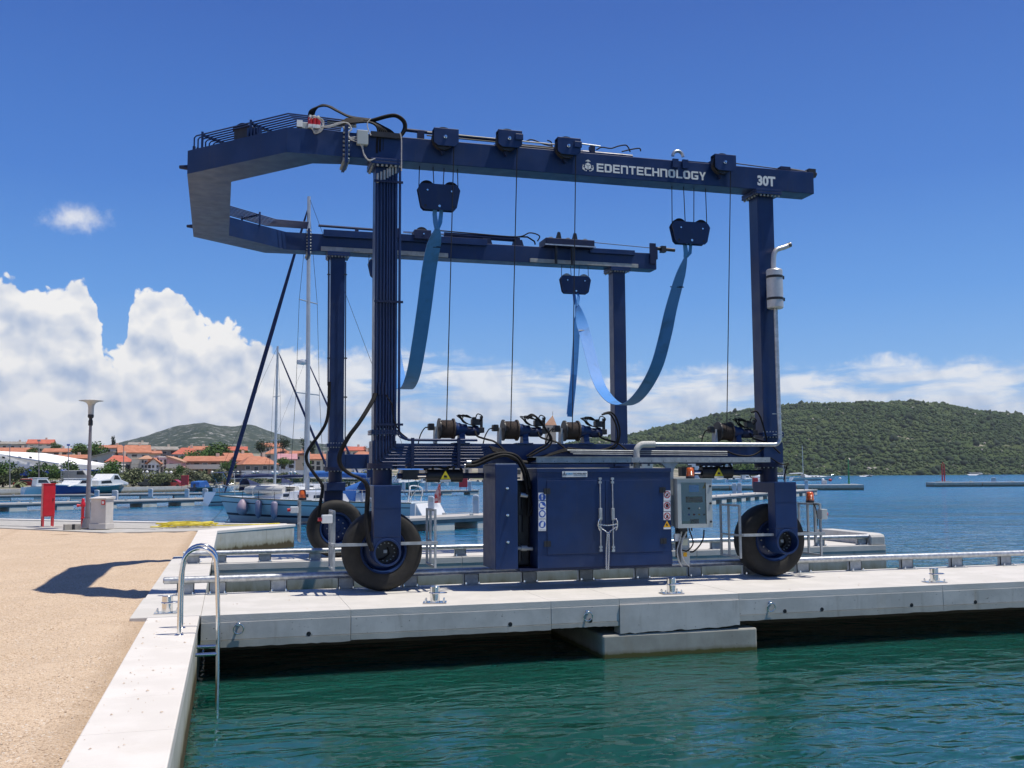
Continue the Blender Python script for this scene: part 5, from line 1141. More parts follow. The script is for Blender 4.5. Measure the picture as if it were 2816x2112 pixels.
# loose folded tail of the second sling
tl = thing('lifting_sling', 'folded blue sling tail hanging straight down below the far pulley block', 'sling', (h3[0], 23.2, 4.0), 'blue webbing slings hanging from the hoist')
pts = [WY(1587, 840, 23.2), WY(1587, 880, 23.2), WY(1583, 960, 23.2), WY(1577, 1040, 23.2), WY(1571, 1100, 23.2), WY(1567, 1140, 23.2)]
ribbon([tuple(p) for p in arc_pts(pts, 5)], [.10]*5+[.17]*21, [(1, .2, 0)]*26, .03).build('webbing', slm, tl, smooth=60)
pts = [WY(1567, 1146, 23.15), WY(1569, 1120, 23.12), WY(1573, 1080, 23.12), WY(1577, 1030, 23.12)]
ribbon([tuple(p) for p in arc_pts(pts, 5)], [.13]*16, [(1, -.3, 0)]*16, .02).build('fold', slm, tl, smooth=60)
# ------------------------------------------------------------------ far shore: terrain, hills
HF = np.array([sin(YAW), cos(YAW), 0.0])              # horizontal forward and right of the view used as a local town grid
def col_dir(px):
    d = RR*(px-1408)/F + FW; d[2] = 0; return d/np.dot(d, HF)
def colp(px, D): q = col_dir(px)*D; return q[0], q[1]
coast = [(-260, -10), (-120, 88), (-60, 140), (-30, 166), (-11, 185), (30, 235), (70, 280), (150, 370), (250, 480), (330, 560)]
def land_z(d): return .03 if d < 38 else .03+.064*(d-38)-.00005*(d-38)**2
m_ = MB(); V = []; Fc = []
ds = [0, 2, 20, 38, 70, 110, 160, 220, 300, 420]; cs = []
for (a, b) in zip(coast, coast[1:]):
    for k in range(4): cs.append((a[0]+(b[0]-a[0])*k/4, a[1]+(b[1]-a[1])*k/4))
cs.append(coast[-1])
for (x, y) in cs:
    for d in ds: V.append((x, y+d*1.25, land_z(d)+(.8*sin(x*.05+d*.03) if d > 60 else 0)))
nd = len(ds)
for i in range(len(cs)-1):
    for j in range(nd-1): Fc.append((i*nd+j, (i+1)*nd+j, (i+1)*nd+j+1, i*nd+j+1))
m_.ext(V, Fc)
earth = pm('town_ground', (.22, .20, .14), (.36, .32, .25), .08, .95, dirt=(.06, .085, .03), dirts=.05, dlo=.45, dhi=.6)
tag(m_.build('town_terrain', earth, smooth=60), kind='structure')
fq = thing('quay_wall', 'long pale harbour quay wall below the town promenade', 'quay wall', (coast[3][0], coast[3][1], 0))
for (a, b) in zip(coast[1:], coast[2:]):
    a = Vector((*a, 0)); b = Vector((*b, 0)); d = (b-a).normalized(); n_ = Vector((d.y, -d.x, 0))
    mm = MB(); mm.pxy([tuple((a+n_*.3)[:2]), tuple((b+n_*.3)[:2]), tuple((b-n_*2)[:2]), tuple((a-n_*2)[:2])], -2, .09); mm.build('wall_segment', quayfar, fq)

def hillmat(name, greens, rock, rsc, rlo, rhi, sc_=.03):
    m = bpy.data.materials.new(name); m.use_nodes = True; g = NT(m.node_tree); b = g.n['Principled BSDF']; b.inputs['Roughness'].default_value = 1; b.inputs['Specular IOR Level'].default_value = .1
    pos = g.add('ShaderNodeNewGeometry').outputs['Position']
    c = g.mix(g.ss(g.noise(pos, sc_, 8, .7), .35, .65), greens[0], greens[1])
    c = g.mix(g.m('MULTIPLY', g.ss(g.noise(pos, sc_*.25, 4, .6), .4, .65), .5), c, greens[2])
    c = g.mix(g.ss(g.noise(g.vm('MULTIPLY', pos, (1, 1, 2.2)), rsc, 7, .68), rlo, rhi), c, rock)
    g.lk(c, b.inputs['Base Color']); return m
def hill(name, ridge, D0, D1, D2, zshore, mt, rough, nv=26, nu=150, seed=1, lobes=0.0):
    r = np.random.RandomState(seed); ph = r.rand(12)*6.28; fr = np.array([1, 1.7, 2.9, 4.7, 7.9, 13, 19, 29, 41, 57, 83, 111])
    px0, px1 = ridge[0][0], ridge[-1][0]; xs = np.linspace(px0, px1, nu); ry = np.interp(xs, [p[0] for p in ridge], [p[1] for p in ridge])
    V = []; G = np.zeros((nu, nv+6, 3))
    for i, px in enumerate(xs):
        d = ray(px, ry[i]); zr = EYE + d[2]*D1/np.dot(d[:2], HF[:2]); zr = max(zr, zshore+.3)
        for j in range(nv+6):
            v = j/(nv-1)
            if v <= 1: D = D0+(D1-D0)*v; hz = zshore+(zr-zshore)*(.10*v+.90*(sin(pi/2*v)**1.25))
            else: w = (j-nv+1)/6; D = D1+(D2-D1)*w; hz = zr*(1-w**1.5)+zshore*w**1.5
            nz = sum(sin(px*.004*f_+ph[k]+v*f_*1.3*(1 if k % 2 else -1))/f_**.8 for k, f_ in enumerate(fr[:9]))*rough*min(1, max(0, v)*3)*(1 if v < .98 else .25)*min(1, (zr-zshore)/20)
            q = colp(px, D); G[i, j] = (q[0], q[1], hz+nz)
    nj = nv+6; Fc = [(i*nj+j, (i+1)*nj+j, (i+1)*nj+j+1, i*nj+j+1) for i in range(nu-1) for j in range(nj-1)]
    mb_ = MB(); mb_.v = [tuple(p) for p in G.reshape(-1, 3)]; mb_.f = Fc
    return tag(mb_.build(name, mt, smooth=80), kind='structure'), G
isl = [(1380, 1306), (1480, 1270), (1540, 1228), (1600, 1212), (1640, 1203), (1725, 1195), (1794, 1179), (1907, 1160), (1960, 1149), (2050, 1137), (2150, 1128), (2319, 1117), (2420, 1113), (2503, 1112), (2580, 1118), (2648, 1129), (2740, 1137), (2816, 1146), (2950, 1160), (3100, 1190), (3300, 1240), (3450, 1305)]
hm1 = hillmat('island_ground', ((.030, .052, .016), (.055, .085, .026), (.075, .09, .04)), (.30, .27, .22), .045, .60, .68, .05)
ho1, G1 = hill('hill', isl, 880, 1330, 1900, -.9, hm1, 2.2, seed=4)
# shrubs and small trees covering the island
def icoblob(r):
    t = (1+5**.5)/2; v = np.array([(-1, t, 0), (1, t, 0), (-1, -t, 0), (1, -t, 0), (0, -1, t), (0, 1, t), (0, -1, -t), (0, 1, -t), (t, 0, -1), (t, 0, 1), (-t, 0, -1), (-t, 0, 1)])/1.902
    f = np.array([(0, 11, 5), (0, 5, 1), (0, 1, 7), (0, 7, 10), (0, 10, 11), (1, 5, 9), (5, 11, 4), (11, 10, 2), (10, 7, 6), (7, 1, 8), (3, 9, 4), (3, 4, 2), (3, 2, 6), (3, 6, 8), (3, 8, 9), (4, 9, 5), (2, 4, 11), (6, 2, 10), (8, 6, 7), (9, 8, 1)])
    return v, f
def scatter_blobs(name, label, G, N, rmin, rmax, mt, seed, jmax, rockfn=None, pw=1.0):
    r = np.random.RandomState(seed); v, f = icoblob(r); nu, nj = G.shape[:2]
    I = r.rand(N)*(nu-1.001); J = (r.rand(N)**pw)*(jmax-.001); i = I.astype(int); j = J.astype(int); a = (I-i)[:, None]; b = (J-j)[:, None]
    P = G[i, j]*(1-a)*(1-b)+G[i+1, j]*a*(1-b)+G[i, j+1]*(1-a)*b+G[i+1, j+1]*a*b
    den = np.sin(P[:, 0]*.021+1)*np.sin(P[:, 1]*.017+P[:, 0]*.009)+.7*np.sin(P[:, 0]*.063+P[:, 1]*.04)*np.sin(P[:, 1]*.071-P[:, 0]*.03)
    R = rmin+(rmax-rmin)*r.rand(N)**2.6*np.clip(.75+.35*den, .35, 1.2); R *= np.where((den < -.75) & (r.rand(N) < .75), .3, 1.0)
    hs_ = .65+.6*r.rand(N)
    jit = 1+1.2*(r.rand(N, 12, 1)-.5)
    VV = v[None]*jit*R[:, None, None]; VV[:, :, 2] *= hs_[:, None]; VV += P[:, None, :]; VV[:, :, 2] += (R*.35)[:, None]
    FF = (f[None]+(np.arange(N)*12)[:, None, None]).reshape(-1, 3)
    me = bpy.data.meshes.new(name); me.vertices.add(N*12); me.vertices.foreach_set('co', VV.reshape(-1)); me.loops.add(len(FF)*3); me.loops.foreach_set('vertex_index', FF.reshape(-1).astype(np.int32)); me.polygons.add(len(FF)); me.polygons.foreach_set('loop_start', np.arange(len(FF), dtype=np.int32)*3); me.update(); me.validate()
    me.materials.append(mt); o = bpy.data.objects.new(name, me); col.objects.link(o); return tag(o, label, kind='stuff')
def foliage(name, c1, c2, c3, sc_):
    m = bpy.data.materials.new(name); m.use_nodes = True; g = NT(m.node_tree); b = g.n['Principled BSDF']; b.inputs['Roughness'].default_value = .8; b.inputs['Specular IOR Level'].default_value = .2
    pos = g.add('ShaderNodeNewGeometry').outputs['Position']; c = g.mix(g.ss(g.noise(pos, sc_, 5, .7), .35, .65), c1, c2); c = g.mix(g.m('MULTIPLY', g.ss(g.noise(pos, sc_*.13, 4, .6), .42, .68), .8), c, c3)
    g.lk(c, b.inputs['Base Color']); return m
scr1 = foliage('maquis_scrub', (.020, .043, .013), (.044, .076, .022), (.070, .098, .034), .10)
scatter_blobs('maquis_scrub', 'dense green maquis scrub covering the island hill', G1, 46000, .7, 3.0, scr1, 2, 28, pw=.9)
rockm = pm('limestone', (.30, .27, .22), (.42, .39, .33), .3, .95)
scatter_blobs('limestone_outcrops', 'pale limestone outcrops showing through the island scrub', G1, 420, .6, 2.6, rockm, 12, 27)
scr2 = foliage('dark_pines', (.012, .026, .011), (.022, .040, .016), (.03, .05, .02), .2)
scatter_blobs('dark_pines', 'darker pine clumps dotted over the island hill', G1, 1500, 1.6, 4.8, scr2, 15, 26)
mtn = [(-700, 1235), (-300, 1222), (-60, 1196), (0, 1205), (30, 1220), (90, 1238), (260, 1240), (330, 1226), (400, 1209), (450, 1197), (500, 1185), (540, 1176), (562, 1174), (600, 1182), (640, 1186), (681, 1182), (701, 1184), (718, 1189), (752, 1199), (811, 1213), (853, 1211), (878, 1220), (1000, 1230), (1060, 1237), (1200, 1250), (1400, 1270), (1700, 1300)]
hm2 = hillmat('mountain_ground', ((.022, .038, .022), (.042, .060, .034), (.055, .068, .042)), (.34, .33, .30), .05, .56, .63, .03)
ho2, G2 = hill('hill', mtn, 1500, 2700, 3600, 3, hm2, 7.0, seed=9, nu=170)

# ------------------------------------------------------------------ houses
roofm = [pm('roof_tile_orange', (.40, .155, .085), (.48, .205, .12), .8, .85, dirt=(.31, .14, .09), dirts=.3), pm('roof_tile_red', (.43, .105, .065), (.49, .15, .09), .8, .85), pm('roof_tile_pale', (.44, .24, .15), (.50, .30, .19), .8, .85), pm('roof_grey', (.24, .22, .19), (.32, .30, .26), .8, .85), pm('roof_purple', (.42, .20, .22), (.48, .26, .27), .8, .8)]
wm = {k: pm('render_'+k, c, tuple(min(1, q*1.1) for q in c), .5, .9) for k, c in dict(cream=(.72, .65, .52), grey=(.50, .48, .45), bluegrey=(.44, .49, .54), white=(.84, .83, .80), pink=(.66, .36, .34), brown=(.33, .20, .155), beige=(.64, .55, .43), dark=(.28, .26, .23), sand=(.70, .60, .45)).items()}
glassd = pm('window_dark', (.02, .024, .03), None, rough=.15); frm = pm('window_frame_white', (.62, .60, .56), None, rough=.6); shut = pm('brown_shutter', (.10, .05, .03), None, rough=.7)
bal = pm('balcony_parapet', (.58, .54, .48), None, rough=.8)
def house(lab, x0, x1, yb, ye, yr, D, roof='gx', wall='cream', rm=0, dep=9.0, wins=(2, 3), base=5.0, rot=0.0, balcony=None, chim=True, group='houses of the harbour town', over=.5, name='house'):
    pc_ = WD((x0+x1)/2, yb, D); s = D/F; w = (x1-x0)*s; h = (yb-ye)*s; rh = (ye-yr)*s
    rz = -YAW+(rot or rnd.uniform(.1, .5)); M = Matrix.Rotation(rz, 3, 'Z'); o = Vector(pc_)
    t = thing(name, lab, 'house', (o.x, o.y, o.z), group)
    def L(mb_): return MB().ext([tuple(o+M @ Vector(p)) for p in mb_.v], mb_.f)
    W2 = w/2
    L(MB().box((-W2, 0, -base), (W2, dep, h))).build('wall', wm[wall], t)
    q = over; R = roofm[rm]
    if roof == 'gx':
        rf = MB().pyz([(-q, h-.05), (dep/2, h+rh), (dep+q, h-.05), (dep+q, h+.18), (dep/2, h+rh+.25), (-q, h+.18)], -W2-q, W2+q)
        g_ = MB().pyz([(0, h), (dep, h), (dep/2, h+rh)], -W2, W2); L(g_).build('gable', wm[wall], t)
    elif roof == 'gy':
        rf = MB().pxz([(-W2-q, h-.05), (0, h+rh), (W2+q, h-.05), (W2+q, h+.18), (0, h+rh+.25), (-W2-q, h+.18)], -q, dep+q)
        g_ = MB().pxz([(-W2, h), (W2, h), (0, h+rh)], 0, dep); L(g_).build('gable', wm[wall], t)
    elif roof == 'hip':
        a, b = W2+q, dep+q; k = min(W2*.55, dep*.45); rf = MB().ext([(-a, -q, h), (a, -q, h), (a, b, h), (-a, b, h), (-W2+k, dep/2, h+rh), (W2-k, dep/2, h+rh)], [(0, 1, 5, 4), (1, 2, 5), (2, 3, 4, 5), (3, 0, 4), (3, 2, 1, 0)])
    elif roof == 'shl' or roof == 'shr':
        sg = 1 if roof == 'shr' else -1; p = [(-W2-q*.5, h+(rh if sg < 0 else 0)), (W2+q*.5, h+(rh if sg > 0 else 0))]
        rf = MB().pxz([p[0], p[1], (p[1][0], p[1][1]+.25), (p[0][0], p[0][1]+.25)], -q, dep+q); g_ = MB().pxz([(-W2, h), (W2, h), (W2*sg, h+rh)], 0, dep); L(g_).build('gable', wm[wall], t)
    else: rf = MB().box((-W2-.15, -.15, h), (W2+.15, dep+.15, h+max(.3, rh)))
    ro = L(rf).build('roof', R if roof != 'flat' else wm[wall], t)
    if chim and roof not in ('flat',):
        cx_ = W2*.4; L(MB().box((cx_-.35, dep*.45, h+rh*.4), (cx_+.35, dep*.45+.7, h+rh+.9))).build('chimney', wm['beige'], ro)
    nr, nc = wins
    fh = h/max(nr, 1)
    for r_ in range(nr):
        for c_ in range(nc):
            cx_ = -W2+w*(c_+.5)/nc+rnd.uniform(-.15, .15); cz = h-fh*(r_+.55); ww = min(1.1, w/nc*.5); wh = min(1.5, fh*.55)
            if rnd.random() < .2: wh *= 1.25; cz -= .2
            wo = L(MB().box((cx_-ww/2-.1, -.05, cz-wh/2-.1), (cx_+ww/2+.1, .02, cz+wh/2+.1))).build('window', frm if rnd.random() < .7 else shut, t)
            L(MB().box((cx_-ww/2, -.07, cz-wh/2), (cx_+ww/2, -.045, cz+wh/2))).build('pane', glassd, wo)
    if balcony:
        for zf in balcony:
            zz = h*zf; bo_ = L(MB().box((-W2*.95, -1.3, zz-.15), (W2*.95, -.002, zz))).build('balcony', bal, t)
            L(MB().box((-W2*.95, -1.3, zz), (W2*.95, -1.2, zz+.9)) if rnd.random() < .7 else MB().box((-W2*.95, -1.3, zz+.8), (W2*.95, -1.22, zz+.9)).box((-W2*.95, -1.3, zz+.4), (W2*.95, -1.24, zz+.46))).build('parapet', bal, bo_)
            for k in (-.93, 0, .93): L(MB().box((W2*k-.12, -1.28, zz-2.6), (W2*k+.12, -1.05, zz-.15))).build('post', bal, bo_)
    return t
H = house
H('cream house with a bright orange roof and balcony, highest at the far left', 78, 140, 1242, 1221, 1209, 380, 'gx', 'cream', 1, 9, (2, 3), balcony=(.45,))
H('low grey house left of the high cream house', 4, 67, 1236, 1222, 1215, 385, 'gx', 'grey', 3, 8, (1, 3))
H('long low house with an orange roof at the left picture edge', -12, 80, 1258, 1245, 1232, 300, 'gx', 'cream', 0, 9, (1, 4))
H('small house with orange roof below the high cream house', 122, 186, 1254, 1244, 1234, 320, 'gx', 'grey', 0, 8, (1, 3))
H('pale house with broad orange roof behind the white hall', 88, 190, 1276, 1268, 1251, 285, 'hip', 'beige', 2, 12, (1, 2))
H('pale orange roofed house right behind the white hall', 150, 232, 1275, 1262, 1252, 280, 'gx', 'beige', 0, 8, (1, 3))
H('blue grey house with orange roof behind the lamp post', 258, 334, 1256, 1233, 1225, 310, 'gx', 'bluegrey', 0, 9, (2, 3))
H('bare grey gabled house with one dark window beside the lamp post', 250, 306, 1286, 1258, 1243, 262, 'shr', 'grey', 3, 9, (1, 2), chim=False)
H('tall grey house with a steep orange roof above the red hip roof', 330, 408, 1284, 1246, 1225, 270, 'gx', 'grey', 0, 10, (2, 3), balcony=(.5,))
H('grey house under a bright red hip roof', 297, 362, 1296, 1270, 1251, 235, 'hip', 'grey', 1, 9, (1, 3))
H('flat roofed white house with a terrace beside the red hip roof', 252, 322, 1298, 1279, 1276, 228, 'flat', 'white', 3, 8, (1, 3), chim=False)
H('tall narrow cream house with balconies in the front row', 362, 390, 1303, 1262, 1258, 232, 'flat', 'sand', 3, 8, (3, 2), chim=False, balcony=(.36, .68))
H('cream tower-like house with an eight-cornered bay', 386, 406, 1302, 1262, 1252, 228, 'hip', 'cream', 2, 7, (3, 2), chim=False)
H('small white house with a pointed gable and arched windows', 406, 436, 1302, 1276, 1262, 226, 'gy', 'white', 0, 8, (2, 3), chim=False)
H('plain white house between the arched gable and the pink house', 437, 458, 1303, 1258, 1256, 228, 'flat', 'white', 3, 8, (2, 2), chim=False, balcony=(.48,))
H('pink house with a white sloping roof edge and balcony', 459, 500, 1303, 1272, 1256, 226, 'shl', 'pink', 2, 9, (2, 2), chim=False, balcony=(.52,))
H('dark unfinished house behind the white house', 420, 486, 1262, 1238, 1229, 300, 'gx', 'dark', 3, 9, (2, 3))
H('ochre fronted house behind the pointed gable', 396, 440, 1268, 1248, 1241, 290, 'gx', 'sand', 0, 9, (1, 2))
H('blue grey house with a bright red roof on the slope', 478, 541, 1266, 1249, 1230, 285, 'hip', 'bluegrey', 1, 9, (1, 4))
H('grey house with pale tiles at the top of the slope', 356, 402, 1236, 1224, 1217, 350, 'gx', 'beige', 3, 8, (1, 3))
H('orange roofed house on the slope right of the red roof', 520, 570, 1250, 1238, 1228, 330, 'gx', 'beige', 0, 8, (1, 3))
H('long dark brown house with orange roof and balcony along the promenade', 506, 622, 1303, 1270, 1256, 232, 'gx', 'brown', 0, 10, (2, 5), balcony=(.45,))
H('white gabled house with orange roof left of the great orange hip roof', 630, 700, 1292, 1268, 1247, 255, 'gx', 'white', 0, 11, (1, 2))
H('brown house under a great orange hip roof behind the masts', 672, 762, 1294, 1277, 1253, 245, 'hip', 'dark', 0, 12, (1, 4))
H('house with orange roof high above the great hip roof', 624, 676, 1248, 1240, 1229, 340, 'gx', 'white', 1, 9, (1, 3))
H('orange roofed house at the foot of the mountain behind the masts', 716, 772, 1240, 1229, 1219, 380, 'gx', 'cream', 0, 9, (1, 4))
H('orange roofed house below the pine behind the masts', 730, 792, 1262, 1248, 1232, 310, 'hip', 'beige', 0, 10, (1, 3))
H('white house with a purplish red roof beside the tall mast', 768, 812, 1288, 1264, 1249, 260, 'gx', 'white', 4, 9, (2, 2))
H('cream house with orange roof left of the far hoist leg', 850, 902, 1292, 1264, 1250, 262, 'gx', 'cream', 0, 9, (2, 3))
H('small orange roofed house between mast and far hoist leg', 790, 850, 1266, 1252, 1241, 320, 'gx', 'beige', 0, 9, (1, 3))
H('orange roofed house just right of the far hoist leg', 950, 1002, 1256, 1240, 1229, 320, 'gx', 'cream', 1, 9, (1, 3))
H('pale house with orange roof glimpsed left of the piped leg', 975, 1030, 1268, 1254, 1240, 300, 'hip', 'white', 0, 9, (1, 3))
H('beige stone building glimpsed below the left chassis beam', 1104, 1300, 1330, 1262, 1250, 330, 'gx', 'beige', 0, 12, (3, 7))
H('cream houses block hidden behind the engine housing', 1330, 1560, 1326, 1268, 1252, 380, 'gx', 'sand', 0, 12, (3, 6))
H('orange walled house glimpsed above the engine housing', 1700, 1800, 1318, 1268, 1256, 420, 'gx', 'beige', 0, 12, (3, 4))
H('white house glimpsed through the gap beside the cabinet', 1920, 1966, 1312, 1266, 1260, 440, 'flat', 'white', 3, 12, (2, 3), chim=False)
H('grey stone house glimpsed above the right steering cylinder', 1968, 2020, 1312, 1264, 1256, 450, 'gx', 'grey', 3, 12, (2, 2))
H('lone pale house by the island shore', 2390, 2420, 1299, 1290, 1285, 905, 'gx', 'white', 3, 8, (1, 3), chim=False)
# white hall with blue awnings
hl = thing('market_hall', 'long white hall with a sloping roofline and blue awnings at the left', 'hall', tuple(WD(80, 1300, 225)), None)
def poly_px(pts, D, dep, slope=0.0):
    m_ = MB(); a = [Vector(WD(px, py, D+slope*(px+60))) for px, py in pts]; b = [p+Vector(HF)*dep for p in a]; n = len(a); m_.ext(a+b, [tuple(range(n)), tuple(range(2*n-1, n-1, -1))]+[(i, i+n, (i+1) % n+n, (i+1) % n) for i in range(n)]); return m_
poly_px([(-60, 1302), (-60, 1238), (0, 1248), (160, 1275), (162, 1302)], 208, 30, .035).build('wall', wm['white'], hl)
poly_px([(160, 1302), (160, 1273), (252, 1279), (252, 1302)], 209, 22, .035).build('annex', wm['white'], hl)
poly_px([(20, 1252), (160, 1274), (160, 1277), (20, 1255)], 207.5, .4, .035).build('gutter', pm('gutter_blue', (.35, .42, .52), None), hl)
for k in range(8): poly_px([(118+5*k, 1290), (118+5*k, 1281), (121+5*k, 1281), (121+5*k, 1290)], 207.6, .3, .035).build('window', glassd, hl)
for px_ in (6, 50, 80): poly_px([(px_, 1260), (px_, 1255), (px_+6, 1256), (px_+6, 1261)], 207.6, .3, .035).build('window', glassd, hl)
awn = pm('blue_awning', (.03, .085, .36), (.04, .10, .42), 1, .7)
for i, (a_, b_) in enumerate(((34, 88), (124, 150), (152, 168), (186, 214), (216, 242), (242, 268))):
    poly_px([(a_, 1308), (a_, 1298), (a_+(b_-a_)*.15, 1292), (b_-(b_-a_)*.3, 1291), (b_, 1298), (b_, 1308)], 204+i*.6, 5).build('awning', awn, hl)
cn = thing('canopy_building', 'long low white flat-roofed building behind the moored yachts', 'building', tuple(WD(780, 1305, 215)), None)
poly_px([(664, 1305), (664, 1294), (900, 1293), (900, 1305)], 215, 10).build('roof_band', wm['white'], cn)
poly_px([(668, 1318), (668, 1305.5), (898, 1305.5), (898, 1318)], 218, 8).build('shop_front', wm['dark'], cn)
for px_ in (672, 720, 770, 820, 870, 896): poly_px([(px_, 1322), (px_, 1305.5), (px_+3, 1305.5), (px_+3, 1322)], 215.3, .4).build('column', wm['white'], cn)
# church tower
tw = thing('church_tower', 'slender church bell tower with a red pyramid spire behind the winches', 'tower', tuple(WD(1514, 1290, 430)), None)
poly_px([(1499, 1300), (1499, 1170), (1529, 1170), (1529, 1300)], 430, 4.7).build('shaft', wm['beige'], tw)
a = [Vector(WD(px, 1169, 430)) for px in (1497, 1531)]; b = [p+Vector(HF)*5.2 for p in a]; ap = Vector(WD(1520, 1142, 432.5)); MB().ext([*a, b[1], b[0], ap], [(0, 1, 4), (1, 2, 4), (2, 3, 4), (3, 0, 4), (3, 2, 1, 0)]).build('spire', roofm[2], tw)
MB().cyl(ap, ap+Vector((0, 0, 1.6)), .12, 6).build('finial', steelb, tw)
for px_ in (1505, 1517): poly_px([(px_, 1188), (px_, 1176), (px_+6, 1176), (px_+6, 1188)], 429.6, .3).build('belfry_opening', glassd, tw)

# ------------------------------------------------------------------ trees
leafm = {'olive': foliage('olive_leaf', (.115, .145, .065), (.175, .20, .105), (.20, .21, .13), .9), 'green': foliage('broad_leaf', (.045, .095, .022), (.085, .15, .038), (.11, .17, .05), .8), 'pine': foliage('pine_needle', (.012, .028, .012), (.026, .046, .02), (.03, .05, .025), .8)}
bark = pm('bark', (.10, .075, .055), (.16, .125, .095), 3, .9, bump=.4, bscale=12)
def crown_mesh(rx, rz, n, leaf, seed, lobes=7):
    r = np.random.RandomState(seed); C = r.randn(lobes, 3)*np.array([rx*.42, rx*.42, rz*.36]); R = (.45+.3*r.rand(lobes))
    V = []; Fc = []
    for k in range(n):
        c = C[r.randint(lobes)]; s = R[r.randint(lobes)]; d = r.randn(3); d /= np.linalg.norm(d); d *= r.rand()**.35
        p = c+d*np.array([rx*s, rx*s, rz*s]); a = r.randn(3); a /= np.linalg.norm(a); b = np.cross(a, r.randn(3)); b /= np.linalg.norm(b); l = leaf*(.6+.8*r.rand())
        o = len(V); V += [tuple(p-a*l), tuple(p+b*l*.55), tuple(p+a*l), tuple(p-b*l*.55)]; Fc.append((o, o+1, o+2, o+3))
    return V, Fc
def make_tree(kind, rx, rz, n, leaf, trunk, seed):
    t = thing('tree', '', 'tree', (0, 0, 0))
    V, Fc = crown_mesh(rx, rz, n, leaf, seed); zc = trunk+rz*.75
    MB().ext([(x, y, z+zc) for x, y, z in V], Fc).build('crown', leafm[kind], t)
    m_ = MB().tube([(0, 0, -1), (.05, .03, trunk*.5), (-.04, .05, trunk+rz*.3)], [.28, .2, .12], 7)
    for k in range(5):
        a = k*1.3+seed; m_.tube([(-.03, .04, trunk*(.7+.06*k)), (rx*.3*cos(a), rx*.3*sin(a), trunk+rz*.4), (rx*.5*cos(a), rx*.5*sin(a), trunk+rz*.8)], [.1, .06, .02], 5)
    m_.build('trunk', bark, t, smooth=60); return t
TP = {'olive': [make_tree('olive', 2.5, 1.9, 1300, .27, 1.4, s) for s in (1, 2)], 'green': [make_tree('green', 2.7, 2.7, 1500, .29, 1.5, s) for s in (3, 4)], 'pine': [make_tree('pine', 2.6, 3.4, 1100, .26, 2.2, s) for s in (5, 6)]}
used = set()
def tree(kind, px, yb, yt, D, lab, group, wide=1.0):
    src = TP[kind][rnd.randrange(2)]
    o = src if src.name not in used else copy_tree(src); used.add(src.name)
    p = WD(px, yb, D); hgt = (yb-yt)*D/F*1.18; ref = {'olive': 4.3, 'green': 6.0, 'pine': 7.6}[kind]; s = hgt/ref; wide = wide*1.1
    o.location = tuple(p); o.rotation_euler = (0, 0, rnd.uniform(0, 6.28)); o.scale = (s*wide, s*wide, s); o['label'] = lab; o['group'] = group
ORD = ['first', 'second', 'third', 'fourth', 'fifth', 'sixth', 'seventh', 'eighth', 'ninth', 'tenth', 'eleventh', 'twelfth', 'thirteenth', 'fourteenth', 'fifteenth', 'sixteenth', 'seventeenth', 'eighteenth', 'nineteenth', 'twentieth', 'twenty-first', 'twenty-second', 'twenty-third', 'twenty-fourth', 'twenty-fifth', 'twenty-sixth', 'twenty-seventh', 'twenty-eighth']
row = [('green', 8, 1342, 1284, 1.2), ('olive', 38, 1338, 1300, 1.0), ('green', 105, 1336, 1284, 1.0), ('green', 147, 1335, 1290, 1.0), ('green', 195, 1336, 1282, 1.05), ('green', 268, 1335, 1296, 1.1), ('green', 305, 1334, 1280, 1.2), ('olive', 335, 1340, 1300, 1.2), ('olive', 366, 1340, 1303, 1.3), ('olive', 385, 1338, 1306, 1.2), ('olive', 418, 1338, 1305, 1.3), ('olive', 443, 1337, 1306, 1.2), ('olive', 474, 1338, 1303, 1.3), ('olive', 505, 1336, 1307, 1.2), ('green', 500, 1318, 1284, .8), ('olive', 536, 1336, 1304, 1.3), ('olive', 562, 1335, 1306, 1.2), ('olive', 590, 1334, 1303, 1.25), ('olive', 618, 1333, 1305, 1.2), ('green', 628, 1308, 1270, .8), ('olive', 700, 1336, 1308, 1.3), ('olive', 770, 1336, 1310, 1.3), ('olive', 815, 1335, 1308, 1.2), ('olive', 862, 1336, 1308, 1.2), ('olive', 960, 1338, 1306, 1.3), ('olive', 998, 1338, 1308, 1.2), ('green', 938, 1330, 1296, 1.0)]
row.sort(key=lambda q: q[1])
for i, (k, px, yb, yt, w) in enumerate(row): tree(k, px, yb, yt, rnd.uniform(176, 198)+max(0, px-600)*.06, ('bushy green' if k == 'green' else 'grey green olive-like')+' tree on the town promenade, '+ORD[i]+' from the left', 'trees along the town promenade', w)
hillt = [('green', 88, 1262, 1236, 300, 1.2), ('green', 152, 1242, 1222, 350, 1.4), ('green', 218, 1256, 1228, 300, 1.1), ('green', 245, 1268, 1222, 290, 1.3), ('pine', 396, 1250, 1232, 310, 1.0), ('green', 556, 1280, 1240, 270, 1.6), ('green', 590, 1285, 1232, 275, 1.7), ('green', 618, 1270, 1238, 280, 1.4), ('green', 486, 1278, 1260, 260, 1.5), ('green', 668, 1258, 1240, 300, 1.5), ('pine', 720, 1262, 1222, 290, 1.1), ('pine', 778, 1248, 1213, 310, 1.2), ('pine', 838, 1252, 1219, 320, 1.3), ('pine', 862, 1254, 1226, 320, 1.0), ('green', 782, 1286, 1262, 250, 1.4), ('green', 846, 1290, 1272, 240, 1.2), ('pine', 1011, 1262, 1236, 310, .8), ('green', 1050, 1262, 1238, 320, 1.4), ('green', 2040, 1312, 1276, 460, 1.4), ('green', 2064, 1312, 1282, 470, 1.3)]
for i, (k, px, yb, yt, D, w) in enumerate(hillt): tree(k, px, yb, yt, D, ('dark pine' if k == 'pine' else 'green garden tree')+' among the town houses, '+ORD[i]+' from the left', 'trees among the town houses', w)
